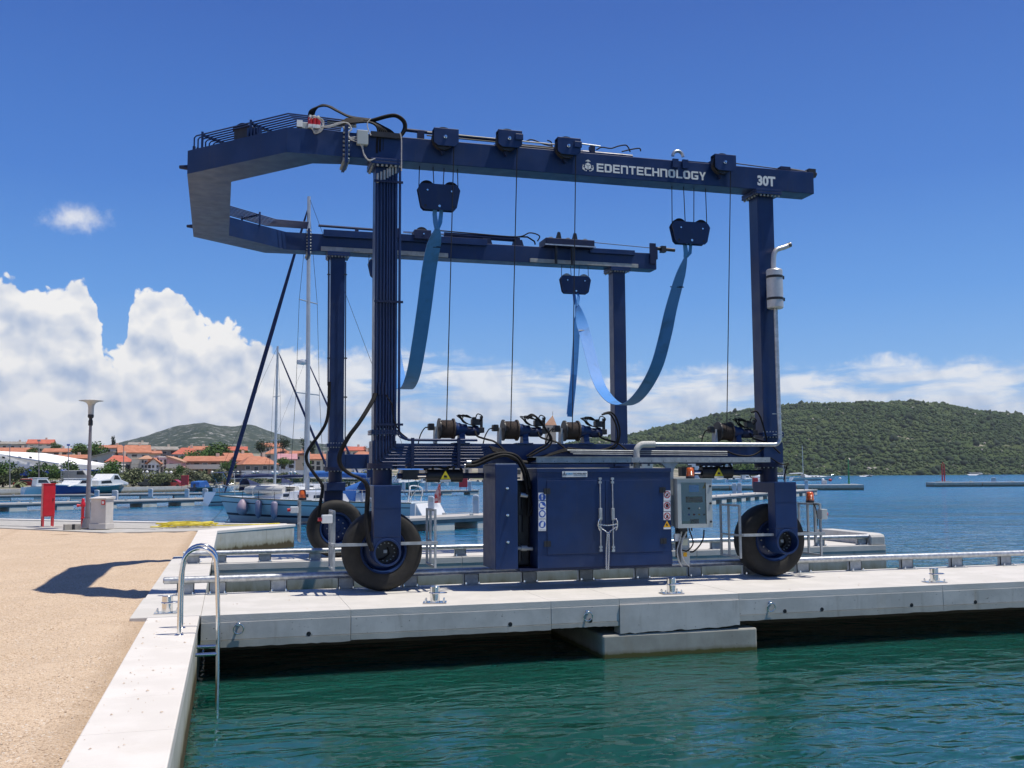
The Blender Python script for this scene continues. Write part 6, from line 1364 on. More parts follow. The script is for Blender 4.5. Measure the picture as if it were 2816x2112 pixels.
cy = thing('cypress_tree', 'thin dark cypress standing above the roofs behind the lamp post', 'tree', tuple(WD(311, 1232, 340)))
p = Vector(WD(311, 1232, 340)); V, Fc = crown_mesh(.55, 2.2, 500, .2, 8); MB().ext([(p.x+x, p.y+y, p.z+z+1.2) for x, y, z in V], Fc).build('crown', leafm['pine'], cy); MB().cyl(p-Vector((0, 0, 2)), p+Vector((0, 0, 1)), .15, 6).build('trunk', bark, cy)
# palms on the promenade
def palm(px, yb, yt, D, lab):
    p = Vector(WD(px, yb, D)); hgt = (yb-yt)*D/F; t = thing('palm_tree', lab, 'palm', tuple(p), 'palms on the promenade'); th = hgt*.45
    MB().tube([p+Vector((0, 0, -.6)), p+Vector((.05, 0, th*.5)), p+Vector((0, .05, th))], [.28, .24, .3], 8).build('trunk', bark, t, smooth=60)
    for k in range(22):
        a = k*2.4; e = .2+.9*rnd.random(); L_ = hgt*.62; d = Vector((cos(a), sin(a), 0)); m_ = MB(); pr = None; c0 = p+Vector((0, 0, th))
        for j in range(6):
            s = j/5; q = c0+d*(L_*s*cos(e*.6))+Vector((0, 0, L_*(s*sin(e)*.9-s*s*.75))); wv = Vector((-d.y, d.x, 0))*(.28*sin(pi*(.1+.85*s)))
            if pr: m_.quad(pr[0], pr[1], q+wv, q-wv)
            pr = (q-wv, q+wv)
        m_.build('frond', leafm['olive'], t)
for a in ((53, 1346, 1308, 168, 'palm beside the first lamp pole at the far left'), (142, 1338, 1300, 172, 'palm in front of the blue awnings, left of the lamp post'), (285, 1336, 1300, 176, 'palm on the promenade just right of the lamp post'), (912, 1340, 1300, 190, 'palm glimpsed beside the far hoist leg')): palm(*a)
# promenade lamps and poles
globe = pm('globe_lamp', (.75, .75, .72), None, rough=.3); polem = pm('grey_pole', (.28, .29, .30), None, rough=.5, metal=.3)
for i, (px, yt) in enumerate(((327, 1300), (398, 1300), (464, 1301), (528, 1301), (590, 1301), (648, 1301), (702, 1301), (755, 1301), (805, 1301))):
    D = 182+i*2.0; p = Vector(WD(px, 1342, D)); q = Vector(WD(px, yt, D)); t = thing('globe_lamp', 'twin globe promenade lamp, '+ORD[i]+' from the left', 'street lamp', tuple(p), 'twin globe lamps on the promenade')
    MB().cyl(p, q, .06, 6).build('pole', polem, t); r_ = Vector(RT)
    MB().cyl(q-r_*.45, q+r_*.45, .03, 6).build('crossbar', polem, t)
    for s in (-1, 1): MB().sphere(q+r_*.42*s+Vector((0, 0, .12)), .3, 10, 6).build('globe', globe, t, smooth=60)
for i, (px, yt, yb, D, nm) in enumerate(((27, 1226, 1346, 165, 'leftmost'), (107, 1214, 1336, 172, 'second'), (188, 1226, 1332, 175, 'third'), (340, 1226, 1342, 182, 'fourth'), (436, 1290, 1338, 184, 'fifth'), (168, 1284, 1332, 170, 'short'))):
    p = Vector(WD(px, yb, D)); q = Vector(WD(px, yt, D)); t = thing('light_pole', nm+(' of the tall grey poles on the promenade, counted from the left' if nm not in ('leftmost', 'short') else ' grey pole on the promenade by the white hall'), 'pole', tuple(p), 'tall poles on the promenade')
    MB().tube([p, q], [.10, .055], 8).build('shaft', polem, t); r_ = Vector(RT)
    MB().obox(q+Vector((0, 0, .15)), (.5, .3, .3)).build('lamp_head', awn if i == 2 else polem, t)
# parked vehicles on the promenade
carw = pm('car_white', (.68, .68, .67), None, rough=.3, coat=.4); card = pm('car_dark', (.03, .035, .04), None, rough=.3, coat=.4); carr = pm('car_red', (.40, .03, .03), None, rough=.3, coat=.4)
def car(px, yb, D, mt, lab, van=False, rz=0):
    p = Vector(WD(px, yb, D)); t = thing('parked_van' if van else 'parked_car', lab, 'van' if van else 'car', tuple(p), 'vehicles parked on the promenade'); M = Matrix.Rotation(-YAW+rz, 3, 'Z')
    prof = [(-2.1, .35), (-2.1, .85), (-1.3, 1.0), (-.7, 1.48), (.9, 1.5), (1.6, 1.05), (2.1, .9), (2.15, .35)] if not van else [(-2.5, .35), (-2.5, 2.1), (1.3, 2.15), (1.9, 1.3), (2.5, 1.1), (2.55, .35)]
    def L(m_): return MB().ext([tuple(p+M @ Vector(q)) for q in m_.v], m_.f)
    L(MB().pxz(prof, -.85, .85)).build('body', mt, t, bevel=.08)
    wp = [(-1.2, 1.02), (-.68, 1.4), (.85, 1.42), (1.4, 1.05)] if not van else [(.2, 1.35), (.2, 1.95), (1.2, 1.98), (1.65, 1.35)]
    L(MB().pxz(wp, -.87, .87)).build('window', glassd, t)
    for x in (-1.35, 1.35):
        for y in (-.8, .8): L(MB().cyl((x, y-.1, .32), (x, y+.1, .32), .32, 12)).build('wheel', tyrem, t)
car(312, 1343, 176, carw, 'white car parked behind the motor boats', rz=.2); car(213, 1326, 180, pm('van_grey', (.45, .45, .43), None, rough=.4), 'pale van parked beyond the lamp post', True)
car(415, 1341, 178, card, 'dark car parked under the promenade trees, left of the pair'); car(442, 1341, 180, card, 'dark car parked under the promenade trees, right of the pair'); car(472, 1342, 180, carr, 'dark red car parked under the promenade trees'); car(75, 1341, 170, carr, 'red and white vehicle parked at the far left of the promenade')
# ------------------------------------------------------------------ pontoons and breakwaters
deckw = pm('pontoon_deck', (.42, .40, .37), (.50, .48, .44), .8, .8); floatm = pm('pontoon_float', (.55, .53, .46), (.62, .60, .53), 1.2, .8, dirt=(.35, .31, .2), dirts=.8); pondark = pm('pontoon_frame', (.16, .17, .17), (.22, .23, .22), 1, .7); pedm = pm('pedestal_grey', (.50, .54, .58), (.54, .58, .62), 1, .45)
def pontoon(lab, A, B, w=2.2, step=3.4, peds=(), zt=-.22, cat='pontoon', floats=True):
    A = Vector((A[0], A[1], 0)); B = Vector((B[0], B[1], 0)); d = (B-A); L_ = d.length; d.normalize(); n_ = Vector((-d.y, d.x, 0)); c = (A+B)/2
    t = thing('floating_pontoon', lab, cat, (c.x, c.y, WL)); rz = atan2(d.y, d.x)
    MB().obox((c.x, c.y, zt-.06), (L_, w, .12), rz).build('deck', deckw, t); MB().obox((c.x, c.y, zt-.21), (L_-.05, w-.1, .17), rz).build('frame', pondark, t)
    if floats:
        k = 0
        while k*step < L_-1:
            p = A+d*(k*step+.9); MB().obox((p.x, p.y, zt-.55), (1.45, w-.15, .52), rz).build('float', floatm, t, bevel=.05); k += 1
    i = 0
    while i*4.2 < L_-1:
        for s in (-1, 1): p = A+d*(i*4.2+1.6)+n_*s*(w/2-.12); MB().obox((p.x, p.y, zt+.05), (.22, .05, .1), rz).build('cleat', galvd, t)
        i += 1
    for nm, px, py_ in peds: pass
    return t
def pedestal(px, ybase, D, h, lab, w=.34):
    p = Vector(WD(px, ybase, D)); t = thing('service_pedestal', lab, 'pedestal', tuple(p), 'grey service pedestals on the pontoons'); M = Matrix.Rotation(-YAW, 3, 'Z')
    def L(m_): return MB().ext([tuple(p+M @ Vector(q)) for q in m_.v], m_.f)
    hw = w/2
    L(MB().pxz([(-hw, 0), (hw, 0), (hw, h-.08), (hw*.5, h-.01), (-hw*.3, h), (-hw, h-.03)], -.14, .14)).build('body', pedm, t, bevel=.03)
    for z in (h*.55, h*.78): L(MB().cyl((-hw-.02, 0, z), (-hw+.02, 0, z), .06, 8)).build('socket', signw, t)
    L(MB().box((-hw*.7, -.146, h*.7), (hw*.7, -.141, h*.9))).build('lens', grey, t)
def wl(px, py): return WZ(px, py, WL)
pontoon('floating pontoon with white floats just beyond the quay at the left', wl(-140, 1411), wl(577, 1388), 2.2, 3.9)
pontoon('second floating pontoon at the left, behind the first one', wl(-120, 1379), wl(575, 1369), 2.0, 3.9)
pontoon('floating pontoon with mooring lines behind the near left wheel', wl(1010, 1466), wl(1445, 1441), 2.3, 3.0)
pontoon('floating pontoon seen between the legs, beyond the white yacht stern', wl(960, 1366), wl(1308, 1360), 2.0, 4.2)
pontoon('floating pontoon with white floats right of the control cabinet', wl(1780, 1399), wl(2224, 1360), 2.2, 3.1)
for px, yb, D, lab in ((266, 1373, 112, 'grey pedestal on the second pontoon, left of the white utility cabinet'), (316, 1380, 90, 'grey pedestal above the corner of the white utility cabinet'), (414, 1368, 118, 'grey pedestal between utility cabinet and yacht, left one'), (514, 1368, 120, 'grey pedestal between utility cabinet and yacht, middle one'), (564, 1373, 98, 'grey pedestal nearest to the bow of the moored yacht')): pedestal(px, yb, D, 1.05, lab, .5)
pedestal(1186, 1418, 50, .98, 'large grey service pedestal on the pontoon right of the near left wheel', .30); pedestal(1309, 1412, 51, .95, 'grey service pedestal on the pontoon left of the blue tank', .32)
for px, yb, D, lab in ((1110, 1352, 130, 'grey pedestal beyond the yacht stern, beside the near leg'), (1172, 1352, 132, 'grey pedestal on the farther pontoon, left of the red cabinet'), (1292, 1350, 134, 'grey pedestal at the end of the farther pontoon'), (2020, 1362, 108, 'twin-sided grey pedestal on the right pontoon, left one'), (2034, 1361, 109, 'twin-sided grey pedestal on the right pontoon, right one'), (2218, 1347, 132, 'grey pedestal at the end of the right pontoon')): pedestal(px, yb, D, 1.3, lab, .42)
redm = pm('red_enamel', (.52, .010, .022), (.58, .014, .03), 4, .35, coat=.2)
def redbox(px, yb, D, lab, w=.5, h=1.5):
    p = Vector(WD(px, yb, D)); t = thing('fire_cabinet', lab, 'fire cabinet', tuple(p), 'red fire cabinets'); MB().obox(p+Vector((0, 0, h*.6)), (w, .4, h*.75), -YAW).build('cabinet', redm, t, bevel=.02)
    for s in (-1, 1): MB().cyl(p+Vector((s*w*.4, 0, -.05)), p+Vector((s*w*.4, 0, h*.25)), .03, 6).build('leg', redm, t)
redbox(1274, 1348, 131, 'red fire cabinet on the farther pontoon behind the blue tank', 1.1, 1.7); redbox(2077, 1349, 116, 'red fire cabinet on the right pontoon beside the right near leg', .6, 1.5); redbox(508, 1342, 170, 'red fire cabinet on the far promenade quay', 1.2, 2.2)
def breakwater(lab, A, B, w=4):
    A = Vector((A[0], A[1], 0)); B = Vector((B[0], B[1], 0)); d = (B-A); L_ = d.length; d.normalize(); c = (A+B)/2; t = thing('breakwater', lab, 'breakwater', (c.x, c.y, WL), 'floating concrete breakwaters'); rz = atan2(d.y, d.x); n = int(L_/12)+1
    for k in range(n):
        p = A+d*(L_*(k+.5)/n); MB().obox((p.x, p.y, -.56), (L_/n-.15, w, .75), rz).build('body', quayfar, t); MB().obox((p.x, p.y, -.12), (L_/n-.1, w+.15, .14), rz).build('deck', concd, t)
    return t
breakwater('grey concrete breakwater ending below the green mast', wl(1650, 1349.5), wl(2370, 1347)); breakwater('grey concrete breakwater with the red mast at the right edge', wl(2556, 1338.5), wl(2960, 1336.5))
gr_ = pm('mast_green', (.02, .22, .07), None, rough=.5); rd_ = pm('mast_red', (.42, .02, .03), None, rough=.5)
def navmast(px, yt, yb, D, mt, lab, twin=False):
    p = Vector(WD(px, yb, D)); hgt = (yb-yt)*D/F; t = thing('navigation_mast', lab, 'beacon mast', tuple(p)); r_ = Vector(RT)
    MB().obox(p+Vector((0, 0, .12)), (2.2, 2.0, .25), -YAW).build('plinth', concd, t)
    for s in ((-1, 1) if twin else (0,)): MB().tube([p+r_*.22*s, p+r_*.22*s+Vector((0, 0, hgt))], [.12, .09] if twin else [.14, .06], 8).build('post', mt, t)
    for k in range(6): MB().cyl(p-r_*.25+Vector((0, 0, hgt*(k+1)/7)), p+r_*.25+Vector((0, 0, hgt*(k+1)/7)), .03, 5).build('rung', mt, t)
    MB().cyl(p+Vector((0, 0, hgt)), p+Vector((0, 0, hgt+.35)), .10, 8).build('lantern', mt, t)
navmast(2335, 1269, 1335, 163, gr_, 'slim green navigation mast at the end of the left breakwater'); navmast(2595, 1276, 1327, 190, rd_, 'red navigation mast at the end of the right breakwater', True)
pedestal(2267, 1336, 160, .9, 'pale pedestal on the breakwater left of the green mast', .8); pedestal(2733, 1329, 196, 1.1, 'white pedestal on the breakwater right of the red mast', .9)
for i, px in enumerate((2666, 2780)):
    p = Vector(WD(px, 1328.5, 192)); t = thing('mooring_cleat', 'low white mooring fitting on the right breakwater, '+('nearer to' if i == 0 else 'farther from')+' the red mast', 'cleat', tuple(p)); MB().obox(p+Vector((0, 0, .12)), (1.4, .5, .24), -YAW).build('base', concd, t); MB().obox(p+Vector((.3, 0, .32)), (.5, .4, .2), -YAW).build('horn', galvd, t)

# ------------------------------------------------------------------ boats
gel = pm('gelcoat_white', (.70, .71, .70), (.74, .75, .74), .6, .22, coat=.3); hullb = pm('hull_pale_blue', (.55, .65, .68), (.60, .69, .71), .5, .25, coat=.3); navyc = pm('navy_canvas', (.012, .022, .075), (.02, .032, .10), 2, .85); bluec = pm('blue_canvas', (.02, .11, .36), (.03, .14, .42), 2, .8); strip = pm('stripe_dark', (.015, .025, .05), None, rough=.4); teak = pm('teak_deck', (.30, .20, .12), (.38, .27, .17), 4, .8)
alum = pm('mast_aluminium', (.50, .51, .51), (.56, .57, .57), 2, .4, .5); rib = pm('dinghy_fabric', (.50, .49, .46), (.56, .55, .51), 2, .7); fend = pm('fender_purple_grey', (.22, .20, .28), (.28, .26, .34), 4, .5); hullg = pm('hull_green', (.05, .16, .15), None, rough=.3); hullbl = pm('hull_blue', (.015, .04, .22), None, rough=.3, coat=.3); tint = pm('tinted_glass', (.025, .035, .045), None, rough=.1)
def hull_mb(L_, B, fs, fb, keel=-.35, rake=.08, n=18, full=.55, transom=.75):
    """local frame: x from stern 0 to bow L, y beam, z above water. returns hull and deck builders"""
    V = []; m = 6; S = []
    for i in range(n+1):
        t = i/n; b = B/2*(transom+(1-transom)*sin(pi*min(1, t/full)/2)) if t < full else B/2*max(.0, 1-((t-full)/(1-full))**2.1)
        sh = fs+(fb-fs)*t**1.6; row = []
        for k in range(m):
            u = k/(m-1); z = keel+(sh-keel)*u; y = b*(u**.45 if t < .95 else u**.7); x = L_*t+rake*L_*u*max(0, (t-.5)*2)**2*1.0-(.05*L_*(1-u)*max(0, 1-t*6))
            row.append((x, y, z))
        S.append(row)
    h = MB(); dk = MB(); Vl = []
    for row in S:
        for p in row: Vl.append(p)
    for row in S:
        for p in row: Vl.append((p[0], -p[1], p[2]))
    N = (n+1)*m; Fc = []
    for i in range(n):
        for k in range(m-1):
            a = i*m+k; Fc.append((a, a+m, a+m+1, a+1)); Fc.append((N+a, N+a+1, N+a+m+1, N+a+m))
    Fc.append(tuple(range(m))+tuple(N+k for k in range(m-1, -1, -1)))
    h.ext(Vl, Fc)
    E1 = [S[i][-1] for i in range(n+1)]; dv_ = [(x, y*.985, z-.02) for x, y, z in E1]+[(x, -y*.985, z-.02) for x, y, z in E1]
    dk.ext(dv_, [(i, i+1, n+1+i+1, n+1+i) for i in range(n)])
    return h, dk, S
def xf(mb_, stern, heading): M = Matrix.Rotation(heading, 3, 'Z'); o = Vector(stern); return MB().ext([tuple(o+M @ Vector(p)) for p in mb_.v], mb_.f)
def band(S, u0, u1, off=.012):
    m_ = MB(); V = []
    def at(row, u): k = u*(len(row)-1); i = min(int(k), len(row)-2); f = k-i; return Vector(row[i]).lerp(Vector(row[i+1]), f)
    for sg in (1, -1):
        V = [];
        for row in S:
            for u in (u0, u1): p = at(row, u); V.append((p.x, sg*(p.y+off), p.z))
        m_.ext(V, [(2*i, 2*i+2, 2*i+3, 2*i+1) for i in range(len(S)-1)])
    return m_
def sailboat(lab, stern_px, bow_px, yw_s, yw_b, B, fs, fb, hm, mast_t, mast_h, canv, cat='sailboat', detail=1, mastlean=0, bimini=True, genoa=True):
    s = wl(stern_px, yw_s); b = wl(bow_px, yw_b); d = Vector(b)-Vector(s); L_ = d.length; hd = atan2(d.y, d.x); st = Vector((s[0], s[1], WL)); t = thing('sailing_yacht', lab, cat, tuple(st), 'sailing yachts in the harbour')
    h, dk, S = hull_mb(L_, B, fs, fb); X = lambda m_: xf(m_, st, hd)
    X(h).build('hull', hm, t, smooth=50); X(dk).build('deck', gel, t)
    X(band(S, .40, .47)).build('boot_stripe', strip, t); X(band(S, .80, .83)).build('sheer_stripe', strip, t); X(band(S, .96, 1.0, .03)).build('toe_rail', teak, t)
    zf = fs+(fb-fs)*.45
    crf = MB(); prof = [(.30, 0), (.31, .42), (.40, .55), (.62, .48), (.78, .22), (.86, .02)]
    P = []
    for u, z in prof:
        hwid = B*.30*(1 if u < .5 else max(.15, 1-(u-.5)*2.0)); zz = fs+(fb-fs)*u**1.6
        P.append([(L_*u, -hwid*1.15, zz-.03), (L_*u, -hwid, zz+z*.85), (L_*u, -hwid*.5, zz+z), (L_*u, hwid*.5, zz+z), (L_*u, hwid, zz+z*.85), (L_*u, hwid*1.15, zz-.03)])
    V = [p for r_ in P for p in r_]; Fc = [(i*6+k, i*6+k+1, (i+1)*6+k+1, (i+1)*6+k) for i in range(len(P)-1) for k in range(5)]+[tuple(range(6)), tuple((len(P)-1)*6+k for k in range(5, -1, -1))]
    co_ = X(MB().ext(V, Fc)).build('coachroof', gel, t, smooth=30)
    for u in (.37, .46, .55, .64):
        hwid = B*.30*(1 if u < .5 else max(.15, 1-(u-.5)*2.0)); zz = fs+(fb-fs)*u**1.6
        for sg in (-1, 1): X(MB().ext([(L_*(u-.028), sg*hwid*1.10, zz+.12), (L_*(u+.028), sg*hwid*1.10, zz+.10), (L_*(u+.03), sg*hwid*1.05, zz+.27), (L_*(u-.025), sg*hwid*1.05, zz+.30)], [(0, 1, 2, 3)])).build('window', tint, co_)
    mx = L_*mast_t; zm = fs+(fb-fs)*mast_t**1.6+.3; mh = mast_h; lean = mastlean
    ma = X(MB().tube([(mx, 0, zm-.4), (mx+lean*.5, 0, zm+mh*.5), (mx+lean, 0, zm+mh)], [.13, .125, .10], 10)).build('mast', alum, t, smooth=50)
    for k, hh_ in enumerate((.33, .64)):
        X(MB().cyl((mx+lean*hh_, -B*(.30-.07*k), zm+mh*hh_), (mx+lean*hh_, B*(.30-.07*k), zm+mh*hh_), .035, 6)).build('spreader', alum, ma)
    for sg in (-1, 1): X(MB().tube([(mx, sg*B*.45, zm-.3), (mx+lean*.33, sg*B*.30, zm+mh*.33), (mx+lean*.64, sg*B*.23, zm+mh*.64), (mx+lean, 0, zm+mh*.98)], .012, 4)).build('shroud', ropel, t)
    X(MB().tube([(.1, 0, fs+.2), (mx+lean, 0, zm+mh)], .012, 4)).build('backstay', ropel, t)
    fw_ = (L_*1.05, 0, fb+.15); mt_ = Vector((mx+lean, 0, zm+mh*.97))
    if genoa: X(MB().tube([Vector(fw_).lerp(mt_, u) for u in (0, .05, .3, .6, .95, 1)], [.03, .11, .13, .12, .06, .02], 8)).build('furled_genoa', navyc, t, smooth=60)
    bm_ = X(MB().cyl((mx-.2, 0, zm+.95), (mx-L_*.36, 0, zm+.85), .07, 8)).build('boom', alum, t, smooth=50)
    if canv is not None:
        X(MB().tube([(mx-.2, 0, zm+1.1), (mx-L_*.12, 0, zm+1.12), (mx-L_*.34, 0, zm+.98)], [.16, .2, .13], 8)).build('sail_cover', canv, bm_, smooth=60)
        a0 = L_*.27; hw = B*.36; zz = fs
        sp = MB(); V = []
        for k in range(9):
            a = pi*k/8; V += [(a0, hw*cos(a), zz+1.25*sin(a)**.6+.02), (a0+L_*.10, hw*.8*cos(a), zz+.5*sin(a)**.6+.3)]
        sp.ext(V, [(2*k, 2*k+1, 2*k+3, 2*k+2) for k in range(8)]); so_ = X(sp).build('sprayhood', canv, t, smooth=60)
        if bimini:
            V = []
            for k in range(7):
                u = k/6; V += [(L_*.04+L_*.20*u, -B*.38, zz+1.75+.12*sin(pi*u)), (L_*.04+L_*.20*u, B*.38, zz+1.75+.12*sin(pi*u))]
            bi = X(MB().ext(V, [(2*k, 2*k+2, 2*k+3, 2*k+1) for k in range(6)])).build('bimini', canv, t, smooth=60)
            for u in (.05, .14, .23):
                for sg in (-1, 1): X(MB().cyl((L_*.14, sg*B*.40, zz), (L_*u, sg*B*.38, zz+1.76), .018, 5)).build('bimini_bow', steel, bi)
    for sg in (-1, 1):
        pts = []
        for i in range(0, 19, 2):
            p = S[i][-1]; pts.append((p[0], sg*p[1]*.97, p[2]+.62)); X(MB().cyl((p[0], sg*p[1]*.97, p[2]), (p[0], sg*p[1]*.97, p[2]+.62), .014, 5)).build('stanchion', steel, t)
        X(MB().tube(pts, .009, 4)).build('lifeline', steel, t)
    X(MB().tube([(L_*1.0, .35, fb+.5), (L_*1.07, 0, fb+.62), (L_*1.0, -.35, fb+.5)], .018, 6)).build('pulpit', steel, t)
    return t, st, hd, L_, S, X
Y1, st1, hd1, L1, S1, X1 = sailboat('large white yacht with fenders moored just beyond the quay, grey dinghy on deck', 1166, 640, 1443, 1434, 3.9, 1.25, 1.55, hullb, .59, 17.6, bluec, mastlean=.15)
# stern steps, wheel, ensign
X1(MB().pyz([(-1.5, -.2), (1.5, -.2), (1.45, 1.2), (-1.45, 1.2)], -.25, .05)).build('transom', gel, Y1)
X1(MB().pxz([(-1.1, -.15), (.05, -.15), (.05, 1.2), (-.25, 1.2)], -1.35, 1.35)).build('swim_platform', gel, Y1, bevel=.05)
X1(MB().tube(arc_pts([(.6, -.7, 1.2), (.5, -.7, 1.9), (.65, -.35, 2.1), (.65, .35, 2.1), (.5, .7, 1.9), (.6, .7, 1.2)]), .035, 8)).build('helm_arch', gel, Y1, smooth=60)
fl_ = MB()
for k in range(6): fl_.ext([(-.5-.02*k, -1.0+.09*k, 2.2-.1*k), (-.55, -.95+.09*k, 1.2), (-.45+.05*(k % 2), -.9+.09*k, 1.15), (-.4, -.92+.09*k, 2.2-.1*k)], [(0, 1, 2, 3)])
X1(fl_).build('ensign', pm('ensign_red', (.45, .05, .05), (.55, .35, .33), 3, .8, mixlo=.45, mixhi=.55), Y1); X1(MB().cyl((-.1, -1.0, 1.2), (-.6, -1.0, 2.4), .02, 6)).build('flagstaff', teak, Y1)
X1(MB().lathe([(.001, .0), (.32, .05), (.36, .16), (.32, .28), (.001, .34)], (L1*.59+.45, 0, 9.2), seg=18)).build('radar_dome', gel, Y1, smooth=60)
# fenders on the near side and the inflatable on the foredeck
for i, (u, kd) in enumerate(((.86, 'round'), (.755, 'long'), (.65, 'long'))):
    r_ = S1[int(round(u*18))]; p = r_[-1]; c = X1(MB().ext([(L1*u, -p[1]-.22 if False else p[1]+.2, p[2])], [])).v[0]
    c2 = X1(MB().ext([(L1*u, -(p[1]+.2), p[2])], [])).v[0]; c = c if c[1] < c2[1] else c2
    f_ = thing('boat_fender', ('round pear-shaped', 'long purple grey (left)', 'long purple grey (right)')[i]+' fender on the side of the large yacht', 'fender', c, 'fenders of the large yacht')
    if kd == 'round': MB().lathe([(.02, 0), (.12, -.05), (.28, -.28), (.34, -.52), (.30, -.74), (.16, -.88), (.01, -.92)], (c[0], c[1], c[2]-.1), seg=16).build('body', pm('fender_pink', (.36, .28, .34), (.42, .33, .38), 4, .5), f_, smooth=60)
    else: MB().lathe([(.02, 0), (.14, -.04), (.19, -.14), (.19, -.78), (.14, -.9), (.02, -1.05)], (c[0], c[1], c[2]-.12), seg=14).build('body', fend, f_, smooth=60)
    MB().cyl((c[0], c[1], c[2]-.12), (c[0], c[1]+.15, c[2]+.4), .015, 5).build('line', ropel, f_)
zdk = 1.45
din = thing('inflatable_dinghy', 'grey white inflatable dinghy lying upside down on the yacht foredeck', 'dinghy', X1(MB().ext([(L1*.80, 0, zdk)], [])).v[0])
pts = [(L1*.68, -.62, zdk+.42), (L1*.78, -.64, zdk+.45), (L1*.86, -.55, zdk+.46), (L1*.905, -.2, zdk+.42), (L1*.905, .2, zdk+.42), (L1*.86, .55, zdk+.46), (L1*.78, .64, zdk+.45), (L1*.68, .62, zdk+.42)]
X1(MB().tube(arc_pts(pts, 4), .23, 12)).build('tube', rib, din, smooth=60); X1(MB().ext([(L1*.68, -.5, zdk+.62), (L1*.86, -.45, zdk+.66), (L1*.90, 0, zdk+.62), (L1*.86, .45, zdk+.66), (L1*.68, .5, zdk+.62), (L1*.77, 0, zdk+.78)], [(0, 1, 5), (1, 2, 5), (2, 3, 5), (3, 4, 5), (4, 0, 5)])).build('floor', rib, din); X1(MB().tube(arc_pts([(q[0]*1.0, q[1]*1.32, q[2]) for q in pts], 4), .03, 6)).build('rubbing_strake', navyc, din)
sailboat('yacht with navy bimini and sprayhood behind the large yacht, stern to the left', 578, 905, 1391, 1383, 3.5, 1.25, 1.5, hullb, .52, 13.6, navyc, mastlean=.1)
sailboat('smaller yacht behind the tall mast, navy sail cover', 700, 985, 1374, 1372, 3.4, 1.2, 1.4, gel, .48, 15.0, navyc, mastlean=.1, bimini=False)
sailboat('white yacht moored off the wooded shore at the right', 2178, 2288, 1322, 1321, 3.4, 1.1, 1.4, gel, .28, 10.6, gel, genoa=False, bimini=False)
sailboat('distant yacht half hidden behind the right near leg', 2108, 2172, 1318, 1317, 3.2, 1.1, 1.3, gel, .72, 13.5, navyc, genoa=False, bimini=False)
def motorboat(lab, px0, px1, yw0, yw1, hm, fb=1.0, cabin=1, B=None, canv=None, stripe=None, flip=False, D=None):
    if flip: px0, px1, yw0, yw1 = px1, px0, yw1, yw0
    s = wl(px0, yw0); b = wl(px1, yw1); d = Vector(b)-Vector(s); L_ = d.length; hd = atan2(d.y, d.x); st = Vector((s[0], s[1], WL)); B = B or L_*.34
    t = thing('motor_boat', lab, 'motor boat', tuple(st), 'motor boats in the harbour'); h, dk, S = hull_mb(L_, B, fb*.8, fb*1.15, rake=.10, full=.5, transom=.85); X = lambda m_: xf(m_, st, hd)
    X(h).build('hull', hm, t, smooth=50); X(dk).build('deck', gel, t); X(band(S, .93, 1.0, .03)).build('rub_rail', gel, t)
    if stripe is not None: X(band(S, .62, .72)).build('stripe', stripe, t)
    z = fb*.85
    if cabin == 1:
        hw = B*.36; c = L_; cb = X(MB().pxz([(c*.28, z), (c*.30, z+1.15), (c*.34, z+1.25), (c*.60, z+1.2), (c*.70, z+.5), (c*.88, z+.25), (c*.90, z+.1)], -hw, hw)).build('cabin', gel, t, bevel=.1)
        X(MB().pxz([(c*.34, z+.55), (c*.345, z+1.0), (c*.575, z+1.0), (c*.645, z+.52)], -hw-.015, hw+.015)).build('window', tint, cb); X(MB().box((c*.18, -hw*1.05, z+1.22), (c*.63, hw*1.05, z+1.32))).build('roof', gel, cb, bevel=.04)
    elif cabin == 2:
        hw = B*.38; c = L_; cb = X(MB().pxz([(c*.12, z), (c*.13, z+.9), (c*.40, z+1.15), (c*.5, z+1.9), (c*.62, z+1.85), (c*.72, z+.9), (c*.9, z+.45), (c*.92, z+.1)], -hw, hw)).build('cabin', gel, t, bevel=.12)
        X(MB().pxz([(c*.50, z+1.0), (c*.52, z+1.65), (c*.60, z+1.62), (c*.67, z+.98)], -hw-.015, hw+.015)).build('window', tint, cb); X(MB().pxz([(c*.18, z+.35), (c*.18, z+.75), (c*.42, z+.85), (c*.46, z+.4)], -hw-.015, hw+.015)).build('window', tint, cb)
    else:
        X(MB().pxz([(L_*.42, z), (L_*.46, z+.55), (L_*.55, z+.05)], -B*.3, B*.3)).build('windscreen', tint, t)
        X(MB().box((L_*.06, -.2, z-.2), (L_*.12, .2, z+.55))).build('outboard', card, t, bevel=.05)
        X(MB().box((L_*.25, -B*.25, z-.1), (L_*.36, B*.25, z+.3))).build('seat', gel, t, bevel=.03)
    if canv is not None: X(MB().pxz([(L_*.08, z), (L_*.10, z+.95), (L_*.36, z+1.15), (L_*.44, z+.5), (L_*.46, z)], -B*.4, B*.4)).build('canvas_cover', canv, t, bevel=.1)
    X(MB().tube([(L_*.7, B*.3, fb+.5), (L_*1.05, 0, fb*1.15+.45), (L_*.7, -B*.3, fb+.5)], .02, 5)).build('bow_rail', steel, t)
motorboat('white cabin boat with grey windows moored left of the red cabinet', 64, 160, 1363, 1361, gel, 1.55, 1)
motorboat('blue hulled cabin boat right of the red cabinet', 158, 258, 1362, 1358, hullbl, 1.4, 1, canv=None, flip=True)
motorboat('large white flybridge cruiser with a dark green hull band behind the lamp post', 232, 338, 1359, 1355, hullg, 1.5, 2, flip=False)
motorboat('low white open boat on the town quay, left of the blue cover', 404, 470, 1352, 1351, gel, .8, 0, canv=rib)
motorboat('small white boat on the town quay under the pink house', 466, 506, 1351, 1350, gel, .8, 0)
motorboat('white boat with a bright blue canvas cover on the town quay', 528, 606, 1352, 1350, card, .9, 0, canv=bluec)
